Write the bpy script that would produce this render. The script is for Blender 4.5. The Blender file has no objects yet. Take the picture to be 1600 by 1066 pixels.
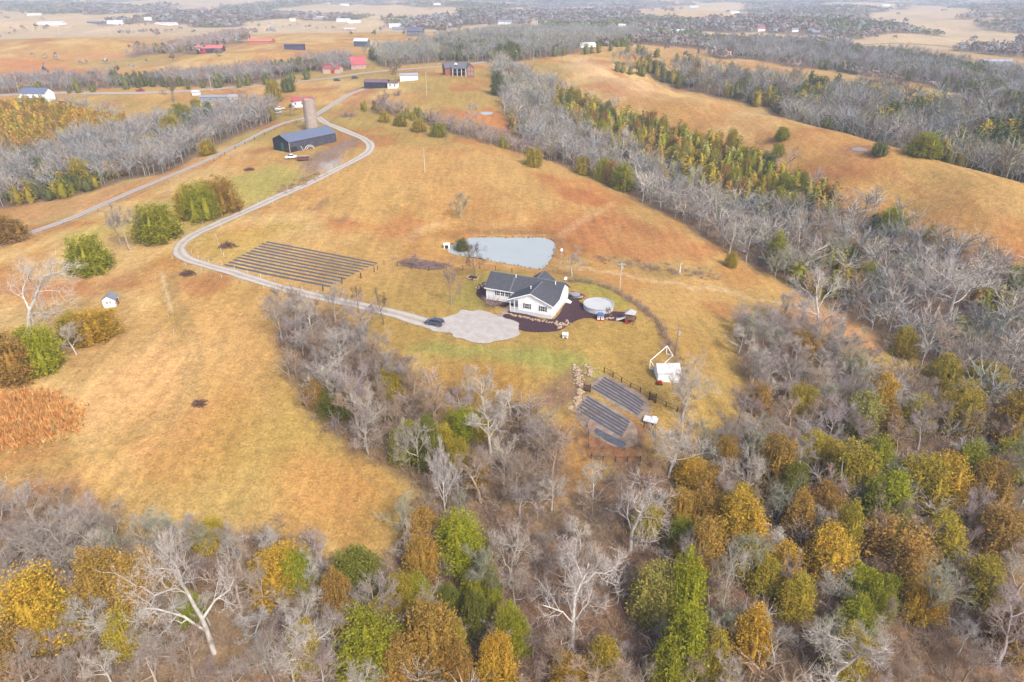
import bpy, bmesh, math, random
import numpy as np
from mathutils import Vector, Matrix

random.seed(7); RNG = np.random.default_rng(11)
scene = bpy.context.scene
COL = scene.collection

# ------------------------------------------------------------------ camera
CAM_H = 72.0
PITCH = math.radians(27.6)
FPX = 1066.7                      # focal length in pixels of a 1600-wide picture
cam_data = bpy.data.cameras.new("camera")
cam_data.sensor_width = 36.0
cam_data.lens = 36.0 * FPX / 1600.0
cam_data.clip_start = 1.0
cam_data.clip_end = 40000.0
cam = bpy.data.objects.new("camera", cam_data)
cam.location = (0, 0, CAM_H)
cam.rotation_euler = (math.pi / 2 - PITCH, 0, 0)
COL.objects.link(cam)
scene.camera = cam

# ------------------------------------------------------------------ sky, sun, exposure
SUN_EL, SUN_AZ = math.radians(44), math.radians(146)   # azimuth clockwise from +Y
world = bpy.data.worlds.new("World"); scene.world = world
world.use_nodes = True
wn, wl = world.node_tree.nodes, world.node_tree.links
wn.clear()
w_out = wn.new("ShaderNodeOutputWorld"); w_bg = wn.new("ShaderNodeBackground")
w_sky = wn.new("ShaderNodeTexSky"); w_sky.sky_type = 'NISHITA'; w_sky.sun_disc = False
w_sky.sun_elevation = SUN_EL; w_sky.sun_rotation = SUN_AZ
w_sky.air_density = 1.0; w_sky.dust_density = 4.0; w_sky.ozone_density = 1.0
w_bg.inputs['Strength'].default_value = 0.115
wl.new(w_sky.outputs[0], w_bg.inputs[0]); wl.new(w_bg.outputs[0], w_out.inputs[0])
sun_data = bpy.data.lights.new("sun", 'SUN'); sun_data.energy = 1.5
sun_data.angle = math.radians(10); sun_data.color = (1.0, 0.96, 0.91)
sun = bpy.data.objects.new("sun", sun_data); COL.objects.link(sun)
sd = Vector((math.sin(SUN_AZ) * math.cos(SUN_EL), math.cos(SUN_AZ) * math.cos(SUN_EL), math.sin(SUN_EL)))
sun.rotation_euler = sd.to_track_quat('Z', 'Y').to_euler()
sun.location = (200, -100, 300)
vs = scene.view_settings
scene.display_settings.display_device = 'sRGB'
vs.view_transform = 'Standard'; vs.look = 'None'; vs.exposure = 1.26; vs.gamma = 1.0
vs.use_curve_mapping = False
scene.render.engine = 'CYCLES'
scene.cycles.use_denoising = True
scene.cycles.use_adaptive_sampling = True; scene.cycles.adaptive_threshold = 0.02
scene.cycles.max_bounces = 4; scene.cycles.diffuse_bounces = 2; scene.cycles.glossy_bounces = 2
scene.cycles.transmission_bounces = 3; scene.cycles.volume_bounces = 1
scene.cycles.transparent_max_bounces = 6
scene.cycles.caustics_reflective = False; scene.cycles.caustics_refractive = False

# ------------------------------------------------------------------ small helpers
def s2l(c):
    return tuple(((v / 255) / 12.92 if v / 255 <= 0.04045 else ((v / 255 + 0.055) / 1.055) ** 2.4) for v in c)
KALB = 0.58
def alb(r, g, b, k=KALB):
    """albedo of a surface that photographs as this sRGB colour"""
    return tuple(v * k for v in s2l((r, g, b)))

def tag(o, label=None, cat=None, group=None, kind=None):
    if label: o['label'] = label
    if cat: o['category'] = cat
    if group: o['group'] = group
    if kind: o['kind'] = kind
    return o
def empty(name, loc=(0, 0, 0), rz=0.0):
    o = bpy.data.objects.new(name, None); COL.objects.link(o)
    o.location = loc; o.rotation_euler = (0, 0, rz); o.empty_display_size = 0.5
    return o
def meshobj(name, verts, faces, mat, parent=None, loc=(0, 0, 0), rz=0.0, smooth=False):
    me = bpy.data.meshes.new(name); me.from_pydata([tuple(v) for v in verts], [], faces); me.update()
    if mat: me.materials.append(mat)
    if smooth:
        me.polygons.foreach_set('use_smooth', [True] * len(me.polygons))
    o = bpy.data.objects.new(name, me); COL.objects.link(o)
    o.location = loc; o.rotation_euler = (0, 0, rz)
    if parent: o.parent = parent
    return o
def np_mesh(name, V, F, mat=None, smooth=False):
    """fast mesh from numpy arrays; F is (n,3) or (n,4)"""
    V = np.asarray(V, np.float32); F = np.asarray(F, np.int32)
    me = bpy.data.meshes.new(name)
    me.vertices.add(len(V)); me.vertices.foreach_set('co', V.ravel())
    k = F.shape[1]
    me.loops.add(F.size); me.loops.foreach_set('vertex_index', F.ravel())
    me.polygons.add(len(F))
    me.polygons.foreach_set('loop_start', np.arange(0, F.size, k, dtype=np.int32))
    me.polygons.foreach_set('loop_total', np.full(len(F), k, np.int32))
    if smooth: me.polygons.foreach_set('use_smooth', np.ones(len(F), bool))
    me.update(calc_edges=True); me.validate()
    if mat: me.materials.append(mat)
    return me
def link(name, me, parent=None, loc=(0, 0, 0), rz=0.0):
    o = bpy.data.objects.new(name, me); COL.objects.link(o); o.location = loc; o.rotation_euler = (0, 0, rz)
    if parent: o.parent = parent
    return o

# noise in numpy
def _hash(ix, iy, seed):
    n = (ix.astype(np.int64) * 374761393 + iy.astype(np.int64) * 668265263 + seed * 982451653) & 0xFFFFFFFF
    n = ((n ^ (n >> 13)) * 1274126177) & 0xFFFFFFFF
    return ((n ^ (n >> 16)) & 0xFFFF) / 65535.0
def vnoise(x, y, seed=0):
    ix = np.floor(x); iy = np.floor(y); fx = x - ix; fy = y - iy
    fx = fx * fx * (3 - 2 * fx); fy = fy * fy * (3 - 2 * fy)
    a = _hash(ix, iy, seed); b = _hash(ix + 1, iy, seed); c = _hash(ix, iy + 1, seed); d = _hash(ix + 1, iy + 1, seed)
    return (a * (1 - fx) + b * fx) * (1 - fy) + (c * (1 - fx) + d * fx) * fy
def fbm(x, y, seed=0, oct=4):
    s = 0; a = 0.5; t = 0
    for k in range(oct):
        s = s + a * vnoise(x * 2 ** k + 17.3 * k, y * 2 ** k - 9.1 * k, seed + k); t += a; a *= 0.5
    return s / t
def sstep(a, b, x):
    t = np.clip((x - a) / (b - a), 0, 1); return t * t * (3 - 2 * t)

# ------------------------------------------------------------------ terrain heights
_c, _s = math.cos(PITCH), math.sin(PITCH)
def ray(px, py):
    u = (px - 800) / FPX; v = (533 - py) / FPX
    return (u, _c + v * _s, -_s + v * _c)
def plane_at(px, py, z):
    d = ray(px, py); t = (z - CAM_H) / d[2]
    return d[0] * t, d[1] * t
def project(x, y, z):
    """world -> picture pixel (1600 wide)"""
    x = np.asarray(x, float); y = np.asarray(y, float); z = np.asarray(z, float) - CAM_H
    dep = y * _c - z * _s; up = y * _s + z * _c
    dep = np.where(dep < 1, 1, dep)
    return 800 + FPX * x / dep, 533 - FPX * up / dep

# heights read off the picture: pixel and metres above the house yard
HP = [
 # house knoll, lawn, drive
 (830,480,0),(750,510,0),(700,470,.3),(880,540,-.6),(800,570,-1.2),(960,520,-.6),(1000,480,-.8),(700,560,-1.4),
 (960,640,-3.2),(920,600,-2.2),(1042,592,-1.6),(1010,540,-1.0),(1000,700,-5),(640,560,-1),(780,420,-.8),(930,440,-1.2),
 (600,485,.5),(520,465,.8),(450,450,1.0),(370,425,1.6),(290,395,2.6),(320,360,3.4),(400,320,4.6),(500,270,6.6),(575,230,8.2),(560,205,8.6),
 (500,185,9.6),(520,160,11),(590,118,14),(650,115,15.5),(718,118,17.5),(480,215,8.2),(440,245,7.6),(470,250,7.4),(520,230,8),
 (480,410,1.4),(430,380,2.4),(560,425,.8),(620,380,-.2),(600,330,2.4),(560,290,5),(650,280,4.2),(700,320,0),(760,345,-1.8),(640,235,6.8),
 (760,250,4.2),(720,200,7),(640,190,9),(700,160,12),(760,150,12),(760,175,9),(820,280,1.5),(900,320,-1.2),(960,340,-3),(850,340,-1.8),
 (705,385,-2.8),(785,395,-3.2),(868,390,-3.2),(840,420,-2.8),(740,408,-2.4),(930,400,-3.6),(1000,415,-4.6),(1090,430,-6),(1000,470,-3.2),
 (1080,500,-4.4),(1100,560,-4),(1150,470,-6.5),(1200,470,-8),(1080,370,-4.4),(1040,330,-4),(1300,510,-11),
 # creek wood on the right
 (800,140,9),(830,190,4),(900,235,-1),(980,280,-5),(1080,335,-7.5),(1180,400,-9.5),(1300,450,-12),(1450,520,-14),(1590,600,-15),
 # right field
 (830,115,14),(880,150,11),(960,190,7),(1060,215,5),(1160,245,4),(1240,285,2),(1320,330,0),(1400,345,-1),(1480,385,-3),(1590,420,-5),
 (900,100,20),(1000,150,15.5),(1100,185,14),(1200,215,13),(1300,245,12),(1400,280,10.5),(1500,320,8.5),(1590,360,6),
 (940,102,21.5),(1000,120,21),(1100,150,20),(1200,178,19),(1300,203,18),(1400,231,17),(1500,262,16),(1600,292,15),(1750,340,13),
 # second field on the right, its lower edge and crest
 (1010,95,19),(1100,113,14),(1200,128,12),(1318,143,12),(1397,158,12),(1467,169,12),(1600,191,12),
 (1000,73,24),(1100,88,22),(1200,101,20),(1341,120,19),(1425,131,18.5),(1510,152,18),(1600,176,17.5),(1760,215,16),
 # left side
 (180,310,2.8),(340,240,6),(410,205,8.4),(450,190,9.2),(60,370,1.5),(250,290,4),(0,420,1),(100,400,.5),(200,380,2),(150,460,0),(240,470,.8),
 (170,480,-.2),(60,520,-1.5),(300,560,-1.5),(350,470,.4),(200,600,-2.6),(60,660,-3.5),(300,700,-5),(450,640,-4),(440,540,-1.8),
 (100,760,-6),(300,800,-8),(500,780,-8.5),(600,820,-10),(560,640,-5.5),(640,720,-8),(720,760,-10),(800,690,-6),(860,640,-3.5),(900,760,-10),
 (100,300,-1),(200,270,-.5),(300,230,2),(20,260,-2),(90,210,1),(200,190,4.5),(330,185,6),(400,172,8.5),
 (55,155,9),(200,158,9),(340,155,10.5),(440,150,11.5),(480,135,12.5),(560,118,14),(690,104,17.5),
 # left far fields
 (320,83,19),(200,107,14.5),(60,131,10),(420,80,20),(560,80,17),(330,110,12),(450,100,13),
 (120,112,8),(30,118,9),(150,95,7),(240,92,8),(60,85,16),(160,66,20),(250,80,12),(0,60,20),
 (100,70,19),(200,62,19),(30,75,17),(300,66,12),(350,60,14),(420,55,18),(520,50,20),(600,60,20),(650,58,21),(720,52,19),(800,62,16),(900,66,15),(60,100,9),(100,104,7),(180,90,7),(220,86,8),(480,66,20),(560,70,18),(280,72,11),
 # ravine woods in the foreground
 (0,900,-9),(0,1060,-12),(200,950,-11),(300,1060,-13.5),(500,940,-13),(600,1060,-16),(800,850,-13),(800,960,-16),(800,1066,-18),
 (1000,800,-11),(1000,950,-16),(1000,1066,-18),(1100,720,-8),(1150,640,-6),(1200,560,-7),(1250,700,-11),(1400,640,-14),(1550,720,-16),
 (1200,850,-13),(1400,850,-15),(1600,900,-17),(1300,1000,-17),(1600,1066,-18),(400,850,-9.5)]
CP = []
for (px, py, z) in HP:
    x, y = plane_at(px, py, z); CP.append((x, y, z))
# valleys behind the crests (hidden from here) and ground around and behind the camera
def behind(px, py, z, dist, z2):
    x, y = plane_at(px, py, z); r = math.hypot(x, y); CP.append((x * (r + dist) / r, y * (r + dist) / r, z2))
for (px, py, z) in [(1000,120,21),(1100,150,20),(1200,178,19),(1300,203,18),(1400,231,17),(1500,262,16),(1600,292,15),(1750,340,13)]:
    behind(px, py, z, 26, z - 6); behind(px, py, z, 55, 4)
for (px, py, z) in [(1100,88,22),(1200,101,20),(1341,120,19),(1425,131,18.5),(1510,152,18),(1600,176,17.5),(1760,215,16)]:
    behind(px, py, z, 40, z - 8); behind(px, py, z, 90, 4)
for (px, py, z) in [(320,83,19),(200,107,14.5),(60,131,10)]:
    behind(px, py, z, 50, z - 9)
for a in range(-180, 180, 30):
    for r in (12, 45):
        th = math.radians(a)
        if abs(a) < 60 and r > 20: continue
        CP.append((r * math.sin(th), r * math.cos(th), -18 + 0.0 * r))
for a in list(range(75, 181, 15)) + list(range(-180, -74, 15)):
    for r in (120, 320, 700):
        th = math.radians(a); CP.append((r * math.sin(th), r * math.cos(th), -12 + 6 * math.sin(3 * th + r)))
for a in range(-75, 76, 10):
    for r in (1450, 1900, 2600):
        th = math.radians(a); CP.append((r * math.sin(th), r * math.cos(th), {1450: 5, 1900: 2, 2600: 0}[r]))
CP = np.array(CP)
def _uv(x, y):
    r = np.maximum(np.hypot(x, y), 8.0)
    return np.stack([np.arctan2(x, y) * 1.0, np.log(r)], -1)
_cu = _uv(CP[:, 0], CP[:, 1]); _C2 = 0.035 ** 2
def _ker(a, b):
    d = ((a[:, None, :] - b[None, :, :]) ** 2).sum(-1); return np.sqrt(d + _C2)
_K = _ker(_cu, _cu); _n = len(CP)
_z0 = -2.0
_w = np.linalg.solve(_K - 0.010 * np.eye(_n), CP[:, 2] - _z0)
def raw_height(x, y):
    sh = x.shape; x = x.ravel(); y = y.ravel(); out = np.empty(len(x))
    for i in range(0, len(x), 20000):
        out[i:i + 20000] = _ker(_uv(x[i:i + 20000], y[i:i + 20000]), _cu) @ _w + _z0
    r = np.hypot(x, y)
    far = sstep(850, 1450, r)
    hills = (fbm(x / 420, y / 420, 3, 3) - 0.5) * 52 + (fbm(x / 1500, y / 1500, 9, 2) - 0.5) * 40
    hills = np.clip(hills, -22, 24) - 2
    out = np.clip(out, -20, 26)
    mid = (fbm(x / 60, y / 60, 21, 2) - 0.5) * 1.2 * sstep(60, 400, r)
    out = out * (1 - far) + hills * far + mid
    out -= sstep(3500, 9000, r) * 10
    return out.reshape(sh)
_deg = math.pi / 180
TH = np.concatenate([np.arange(-180, -62, 6.0), np.arange(-61.6, 61.7, 0.28), np.arange(66, 181, 6.0)]) * _deg
RR = np.concatenate([[0.5, 6, 14, 22], np.exp(np.arange(math.log(30), math.log(9500), 0.0098))])
_TT, _RR = np.meshgrid(TH, RR)
GX, GY = _RR * np.sin(_TT), _RR * np.cos(_TT)
GZ = raw_height(GX, GY)
GZ[:, -1] = GZ[:, 0]
# the pond basins are level
def hgt(x, y):
    x = np.asarray(x, float); y = np.asarray(y, float)
    th = np.arctan2(x, y); r = np.hypot(x, y)
    j = np.clip(np.searchsorted(TH, th) - 1, 0, len(TH) - 2); i = np.clip(np.searchsorted(RR, r) - 1, 0, len(RR) - 2)
    a = np.clip((th - TH[j]) / (TH[j + 1] - TH[j]), 0, 1); b = np.clip((r - RR[i]) / (RR[i + 1] - RR[i]), 0, 1)
    return (GZ[i, j] * (1 - a) + GZ[i, j + 1] * a) * (1 - b) + (GZ[i + 1, j] * (1 - a) + GZ[i + 1, j + 1] * a) * b
_MR = np.exp(np.linspace(math.log(30), math.log(9000), 900))
def at_many(P, up=0.0):
    """first ground point (raised by up) that the ray through each pixel meets"""
    P = np.asarray(P, float).reshape(-1, 2); up = np.broadcast_to(np.asarray(up, float), (len(P),))
    out = np.zeros((len(P), 3))
    for k0 in range(0, len(P), 400):
        Q = P[k0:k0 + 400]; u = (Q[:, 0] - 800) / FPX; v = (533 - Q[:, 1]) / FPX
        d = np.stack([u, _c + v * _s, -_s + v * _c], -1); dh = np.hypot(d[:, 0], d[:, 1])
        t = _MR[None, :] / dh[:, None]
        X = d[:, 0:1] * t; Y = d[:, 1:2] * t; Zr = CAM_H + d[:, 2:3] * t
        g = Zr - hgt(X, Y) - up[k0:k0 + 400, None]
        below = g < 0; idx = np.argmax(below, 1); none = ~below.any(1)
        idx = np.where(none, len(_MR) - 1, np.maximum(idx, 1))
        ar = np.arange(len(Q)); g0 = g[ar, idx - 1]; g1 = g[ar, idx]
        f = np.clip(g0 / np.where(np.abs(g0 - g1) < 1e-9, 1, g0 - g1), 0, 1)
        tt = t[ar, idx - 1] * (1 - f) + t[ar, idx] * f
        x = d[:, 0] * tt; y = d[:, 1] * tt
        out[k0:k0 + 400] = np.stack([x, y, hgt(x, y)], -1)
    return out
def at(px, py, up=0.0):
    p = at_many([(px, py)], up)[0]; return float(p[0]), float(p[1]), float(p[2])
def zat(x, y): return float(hgt(x, y))

# level the pond and the house pad a little
POND_PX = [(700,386),(712,378),(735,370),(800,371),(850,371),(864,377),(868,388),(860,405),(848,419),(835,418),(800,411),(750,403),(722,398),(703,393)]
POND = at_many(POND_PX); POND_Z = float(np.median(POND[:, 2])) - 0.25
def poly_dist(poly, X, Y):
    """signed distance (inside negative) of points to a polygon in plan"""
    poly = np.asarray(poly)[:, :2]; n = len(poly)
    d = np.full(X.shape, 1e18); ins = np.zeros(X.shape, bool)
    for k in range(n):
        ax, ay = poly[k]; bx, by = poly[(k + 1) % n]
        ex, ey = bx - ax, by - ay; L2 = ex * ex + ey * ey + 1e-12
        t = np.clip(((X - ax) * ex + (Y - ay) * ey) / L2, 0, 1)
        d = np.minimum(d, (X - ax - t * ex) ** 2 + (Y - ay - t * ey) ** 2)
        c = ((ay > Y) != (by > Y)) & (X < (bx - ax) * (Y - ay) / (by - ay + 1e-18) + ax)
        ins ^= c
    d = np.sqrt(d); return np.where(ins, -d, d)
_pc = POND[:, :2].mean(0)
_m = np.hypot(GX - _pc[0], GY - _pc[1]) < 60
_d = poly_dist(POND, GX[_m], GY[_m])
_z = GZ[_m]
_bed = POND_Z - 0.5 - 0.8 * sstep(0, 6, -_d)
_rim = np.maximum(POND_Z + 0.12, POND_Z + 0.12 + (_z - POND_Z) * sstep(0, 10, _d))
_rim = _rim * (1 - sstep(9, 18, _d)) + _z * sstep(9, 18, _d)
GZ[_m] = np.where(_d < -0.5, _bed, np.where(_d < 0.6, (POND_Z - 0.5) + (0.62) * sstep(-0.5, 0.6, _d), _rim))
HOUSE_C = (3.5, 157.5)
_m = np.hypot(GX - HOUSE_C[0], GY - HOUSE_C[1]) < 40
_k = 1 - sstep(13, 30, np.hypot(GX[_m] - HOUSE_C[0], GY[_m] - HOUSE_C[1]))
GZ[_m] = GZ[_m] * (1 - _k) + (-0.1) * _k
# ------------------------------------------------------------------ land cover
C_STRAW = alb(222,184,120); C_TAN = alb(206,163,96); C_ORANGE = alb(202,148,84); C_RUST = alb(184,114,70)
C_OLIVE = alb(176,152,80); C_GREEN = alb(176,160,70); C_LITTER = alb(132,112,98); C_BROWN = alb(144,117,96)
C_MUD = alb(158,132,116); C_PALE = alb(238,214,176); C_LAWN = alb(186,152,84); C_PINK = alb(214,154,112)
gx, gy = GX.ravel(), GY.ravel(); gr = np.hypot(gx, gy)
# irregular edges: positions are looked up with a wobble that grows with distance
wob = np.clip(gr * 0.010, 0.6, 14)
wx = gx + (fbm(gx / (wob * 4), gy / (wob * 4), 31, 3) - 0.5) * wob * 3
wy = gy + (fbm(gx / (wob * 4), gy / (wob * 4), 57, 3) - 0.5) * wob * 5
n1 = fbm(gx / 45, gy / 60, 5, 4)[:, None]; n2 = fbm(gx / 14, gy / 18, 8, 4)[:, None]; n3 = fbm(gx / 120, gy / 120, 14, 3)[:, None]
n4 = fbm(gx / 4, gy / 5, 44, 3)[:, None]
mixc = lambda a, b, t: a * (1 - t) + b * t
col = np.ones((len(gx), 3)) * np.array(C_TAN)
col = mixc(col, np.array(C_STRAW), sstep(.46, .66, n1) * .9)
col = mixc(col, np.array(C_ORANGE), sstep(.5, .68, n2) * .75)
col = mixc(col, np.array(C_OLIVE), sstep(.52, .68, n3) * .7)
col = mixc(col, np.array(C_RUST), sstep(.60, .74, fbm(gx / 30, gy / 24, 77, 4))[:, None] * .62)
woods = np.zeros(len(gx))
def paint(px_poly, colour, amount=1.0, feather=3.0, world=None, noise=0.0, seed=1):
    """land cover inside an outline on the ground"""
    global col
    P = at_many(px_poly) if world is None else np.asarray(world)
    lo = P[:, :2].min(0) - feather - 12; hi = P[:, :2].max(0) + feather + 12
    m = (gx > lo[0]) & (gx < hi[0]) & (gy > lo[1]) & (gy < hi[1])
    if not m.any(): return
    d = poly_dist(P, wx[m], wy[m])
    k = (1 - sstep(-feather, feather, d)) * amount
    if noise: k = k * np.clip(1 - noise + 2 * noise * sstep(.35, .65, fbm(gx[m] / 9, gy[m] / 9, seed, 3)), 0, 1)
    col[m] = col[m] * (1 - k[:, None]) + np.array(colour) * k[:, None]
    return m, k
# far country: wooded ground with pale fields
farw = sstep(900, 1100, gr)
col = mixc(col, np.array(alb(222,192,148)) * (.8 + .3 * n1), farw[:, None])

FIELDS_FAR = [  # pale fields between the far woods
 [(95,3),(400,3),(395,8),(330,10),(230,10),(120,7)],
 [(420,16),(500,7),(560,6),(640,10),(720,12),(715,22),(690,26),(560,26),(480,22)],
 [(560,27),(640,24),(690,24),(660,30),(580,32)],
 [(690,18),(760,14),(765,19),(700,21)],[(770,17),(800,13),(840,14),(820,20)],[(838,18),(870,20),(866,23),(835,21)],
 [(980,20),(1045,10),(1140,13),(1195,22),(1150,31),(1080,32),(1010,30)],
 [(860,11),(930,10),(935,14),(870,15)],[(1350,30),(1380,20),(1420,14),(1500,12),(1530,17),(1450,21),(1410,33)],
 [(1535,26),(1600,30),(1600,36),(1545,31)],[(1330,10),(1400,7),(1395,12),(1340,13)],
 [(1000,2),(1100,2),(1090,6),(1010,6)],[(1500,3),(1590,4),(1580,8),(1510,8)],[(600,3),(700,2),(690,6),(610,7)],[(20,26),(5,40),(40,34),(60,28)],
 [(400,32),(520,33),(600,35),(700,48),(650,72),(560,83),(420,86),(400,66),(330,58),(300,50)],
 [(700,46),(780,38),(830,40),(860,44),(850,52),(720,58)],
 [(1320,66),(1360,58),(1450,55),(1600,56),(1600,78),(1500,75),(1480,85),(1400,90),(1340,82)],
 [(830,30),(860,31),(842,42),(815,38)],[(915,50),(990,44),(1010,50),(960,56)],
 [(1080,48),(1190,52),(1330,60),(1330,66),(1200,66),(1100,60)],
 [(0,36),(60,38),(180,40),(300,38),(330,55),(300,62),(360,70),(320,84),(200,107),(60,131),(0,140)],
]
FAR_SITES = [(617,43),(622,48),(648,50),(536,34),(552,36),(546,48),(502,29),(457,33),(538,9),(511,7),(78,39),(148,37),(179,38),(258,39),(52,24),(231,32),(790,38),(846,38),(897,60),(917,74),(966,62),(1003,53),(986,58),(1058,50),(1189,49),(1242,50),(1275,54),(824,58),(972,43),(802,88),(683,8),(1085,12),(1148,21),(1385,10),(1560,103),(558,108),(519,115),(711,112),(340,155),(56,155),(638,122),(588,134)]
WOODS = {   # name: outline of the wooded ground
 'ravine': [(0,800),(120,805),(230,850),(340,850),(430,830),(520,885),(600,880),(655,800),(700,770),(880,790),(930,760),(960,730),(1040,720),(1110,690),(1180,640),(1150,560),(1160,500),(1250,500),(1330,560),(1430,600),(1600,680),(1600,1100),(800,1130),(0,1100)],
 'drawbelt': [(430,540),(450,490),(520,492),(590,545),(640,600),(690,655),(740,662),(790,630),(850,650),(880,700),(890,790),(760,790),(690,790),(640,745),(560,715),(490,655)],
 'creek': [(768,110),(790,104),(880,148),(960,185),(1060,210),(1150,237),(1240,280),(1310,325),(1400,338),(1470,380),(1540,405),(1620,420),(1640,680),(1600,680),(1420,560),(1330,500),(1240,450),(1190,425),(1130,390),(1040,335),(960,290),(880,260),(820,235),(790,190)],
 'leftwood': [(-40,330),(-40,175),(60,170),(195,190),(210,205),(330,190),(350,175),(400,172),(432,178),(420,195),(340,225),(250,275),(180,285),(110,310),(40,320)],
 'belt': [(-30,150),(-30,135),(100,128),(200,126),(300,122),(400,112),(480,98),(540,92),(560,106),(520,116),(495,112),(440,122),(400,132),(280,136),(120,142)],
 'roadbelt': [(570,88),(640,80),(720,62),(800,52),(860,50),(1000,52),(1020,60),(960,72),(900,84),(780,100),(740,98),(690,98),(600,106)],
 'hedge': [(566,172),(640,186),(720,214),(830,245),(880,258),(870,246),(820,228),(740,204),(690,194),(640,176),(600,168)],
 'leftgully': [(190,92),(260,83),(310,84),(330,78),(380,62),(390,52),(330,58),(290,64),(250,72),(200,84)],
}
fw = sstep(780, 950, gr)
nf = fbm(gx / 260, gy / 380, 91, 3)
woods = np.maximum(woods, fw * sstep(.40, .46, nf))
for P in FIELDS_FAR:
    W = at_many(P); m = (gx > W[:, 0].min() - 60) & (gx < W[:, 0].max() + 60) & (gy > W[:, 1].min() - 60) & (gy < W[:, 1].max() + 60)
    d = poly_dist(W, wx[m], wy[m]); woods[m] *= sstep(-5, 5, d)
WPOLY = {k: at_many(v) for k, v in WOODS.items()}
# valleys behind the two crests on the right
def shift(px, py, dist):
    x, y, z = at(px, py); r = math.hypot(x, y); return (x * (r + dist) / r, y * (r + dist) / r, 0)
c1 = [(950,103),(1010,124),(1100,151),(1200,179),(1300,204),(1400,232),(1500,263),(1600,293),(1720,335)]
c1b = [(1600,190),(1467,168),(1397,157),(1318,142),(1200,128),(1100,113),(1050,108),(1000,100),(960,98)]
WPOLY['valley'] = np.array([shift(x, y, 14) for x, y in c1] + [shift(x, y, -2) for x, y in [(1700,212)] + c1b])
c2 = [(1110,90),(1200,101),(1341,120),(1425,131),(1510,152),(1600,176),(1720,205)]
WPOLY['farvalley'] = np.array([shift(x, y, 16) for x, y in c2] + [shift(x, y, 230) for x, y in [(1700,200),(1600,176),(1510,152),(1425,131),(1341,120),(1200,101),(1110,90)]])
for k, P in WPOLY.items():
    m = (gx > P[:, 0].min() - 9) & (gx < P[:, 0].max() + 9) & (gy > P[:, 1].min() - 9) & (gy < P[:, 1].max() + 9)
    d = poly_dist(P, wx[m], wy[m]); f = 2.5
    woods[m] = np.maximum(woods[m], 1 - sstep(-f, f, d))
# --- named patches of grass and earth
paint([(600,430),(690,418),(760,420),(880,430),(960,452),(1020,500),(1050,560),(1010,600),(930,575),(840,590),(700,570),(620,540),(560,500),(560,450)], C_LAWN, .9, 3, noise=.2)
paint([(740,430),(800,425),(770,470),(740,490),(700,470)], alb(166,152,78), .85, 3)
paint([(690,535),(780,548),(840,540),(900,556),(960,600),(850,575),(760,565),(640,545)], alb(164,160,84), .9, 2.5)
paint([(890,430),(950,450),(1000,490),(960,480),(900,455)], alb(180,166,76), .85, 2.5)
paint([(930,520),(1010,510),(1040,560),(1000,600),(950,570)], alb(190,154,84), .7, 3)
paint([(300,300),(420,255),(480,262),(400,318),(330,350),(290,380),(230,350),(180,370),(100,370),(200,330)], alb(198,174,98), .85, 5)
paint([(330,280),(430,262),(480,275),(420,310),(340,320)], alb(184,172,90), .75, 5)
paint([(300,370),(380,355),(480,345),(360,410),(300,400)], alb(196,164,84), .7, 4)
paint([(540,250),(660,230),(780,262),(760,300),(600,330),(480,320)], C_TAN, .5, 8)
paint([(580,350),(640,335),(680,350),(650,372),(590,372)], C_RUST, .55, 4, noise=.3)
paint([(850,350),(960,330),(1100,380),(1110,405),(960,412),(880,400)], C_RUST, .72, 6, noise=.3)
paint([(830,270),(920,285),(1000,320),(940,330),(860,300)], alb(196,120,66), .6, 5, noise=.3)
paint([(700,360),(850,350),(880,366),(740,368),(660,375)], alb(166,112,62), .7, 3)
paint([(950,402),(1060,404),(1130,420),(1060,432),(960,420)], alb(176,150,92), .8, 3, noise=.3)
paint([(1240,465),(1310,490),(1400,540),(1340,540),(1270,510),(1220,490)], C_PINK, .65, 4)
paint([(620,590),(760,560),(860,600),(800,640),(700,640)], alb(184,134,70), .6, 4, noise=.3)
paint([(850,600),(905,575),(920,610),(880,640),(840,635)], alb(140,108,98), .75, 1.5, noise=.3)
paint([(900,690),(980,640),(1010,660),(990,720),(910,720)], alb(150,100,78), .85, 2)
paint([(860,660),(905,650),(930,760),(880,790),(850,720)], alb(176,122,72), .6, 3)
paint([(0,700),(200,690),(330,610),(300,520),(270,440),(240,440),(250,540),(210,620),(120,690),(0,720)], alb(170,146,78), .55, 2.5, noise=.35)
paint([(0,735),(150,700),(240,668),(180,725),(0,765)], alb(186,158,72), .6, 2.5)
paint([(250,520),(300,560),(260,640),(150,670),(130,620),(200,560)], alb(232,180,118), .85, 5)
paint([(340,480),(420,470),(440,560),(420,640),(350,600)], alb(220,172,108), .6, 6)
paint([(460,700),(560,720),(620,760),(560,830),(440,800),(420,740)], alb(212,152,88), .6, 5)
paint([(0,740),(100,750),(160,790),(0,800)], alb(130,100,82), .7, 3, noise=.3)
paint([(80,500),(180,470),(240,500),(200,560),(120,600)], alb(196,152,92), .5, 4)
paint([(120,440),(200,425),(180,455),(140,470)], alb(180,118,74), .6, 4, noise=.3)
paint([(20,240),(120,310),(230,280),(330,240),(300,262),(200,310),(60,345),(0,350)], alb(206,152,96), .7, 4)
# round the barn
paint([(228,430),(275,428),(335,520),(345,580),(315,650),(220,720),(100,765),(0,790),(0,740),(100,712),(200,660),(270,600),(285,540)], alb(228,176,112), .5, 4)
paint([(470,255),(530,225),(560,212),(560,225),(520,262),(470,275)], C_MUD, .9, 3)
paint([(505,258),(540,246),(530,262),(505,272)], alb(202,192,186), .85, 2)
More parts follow.
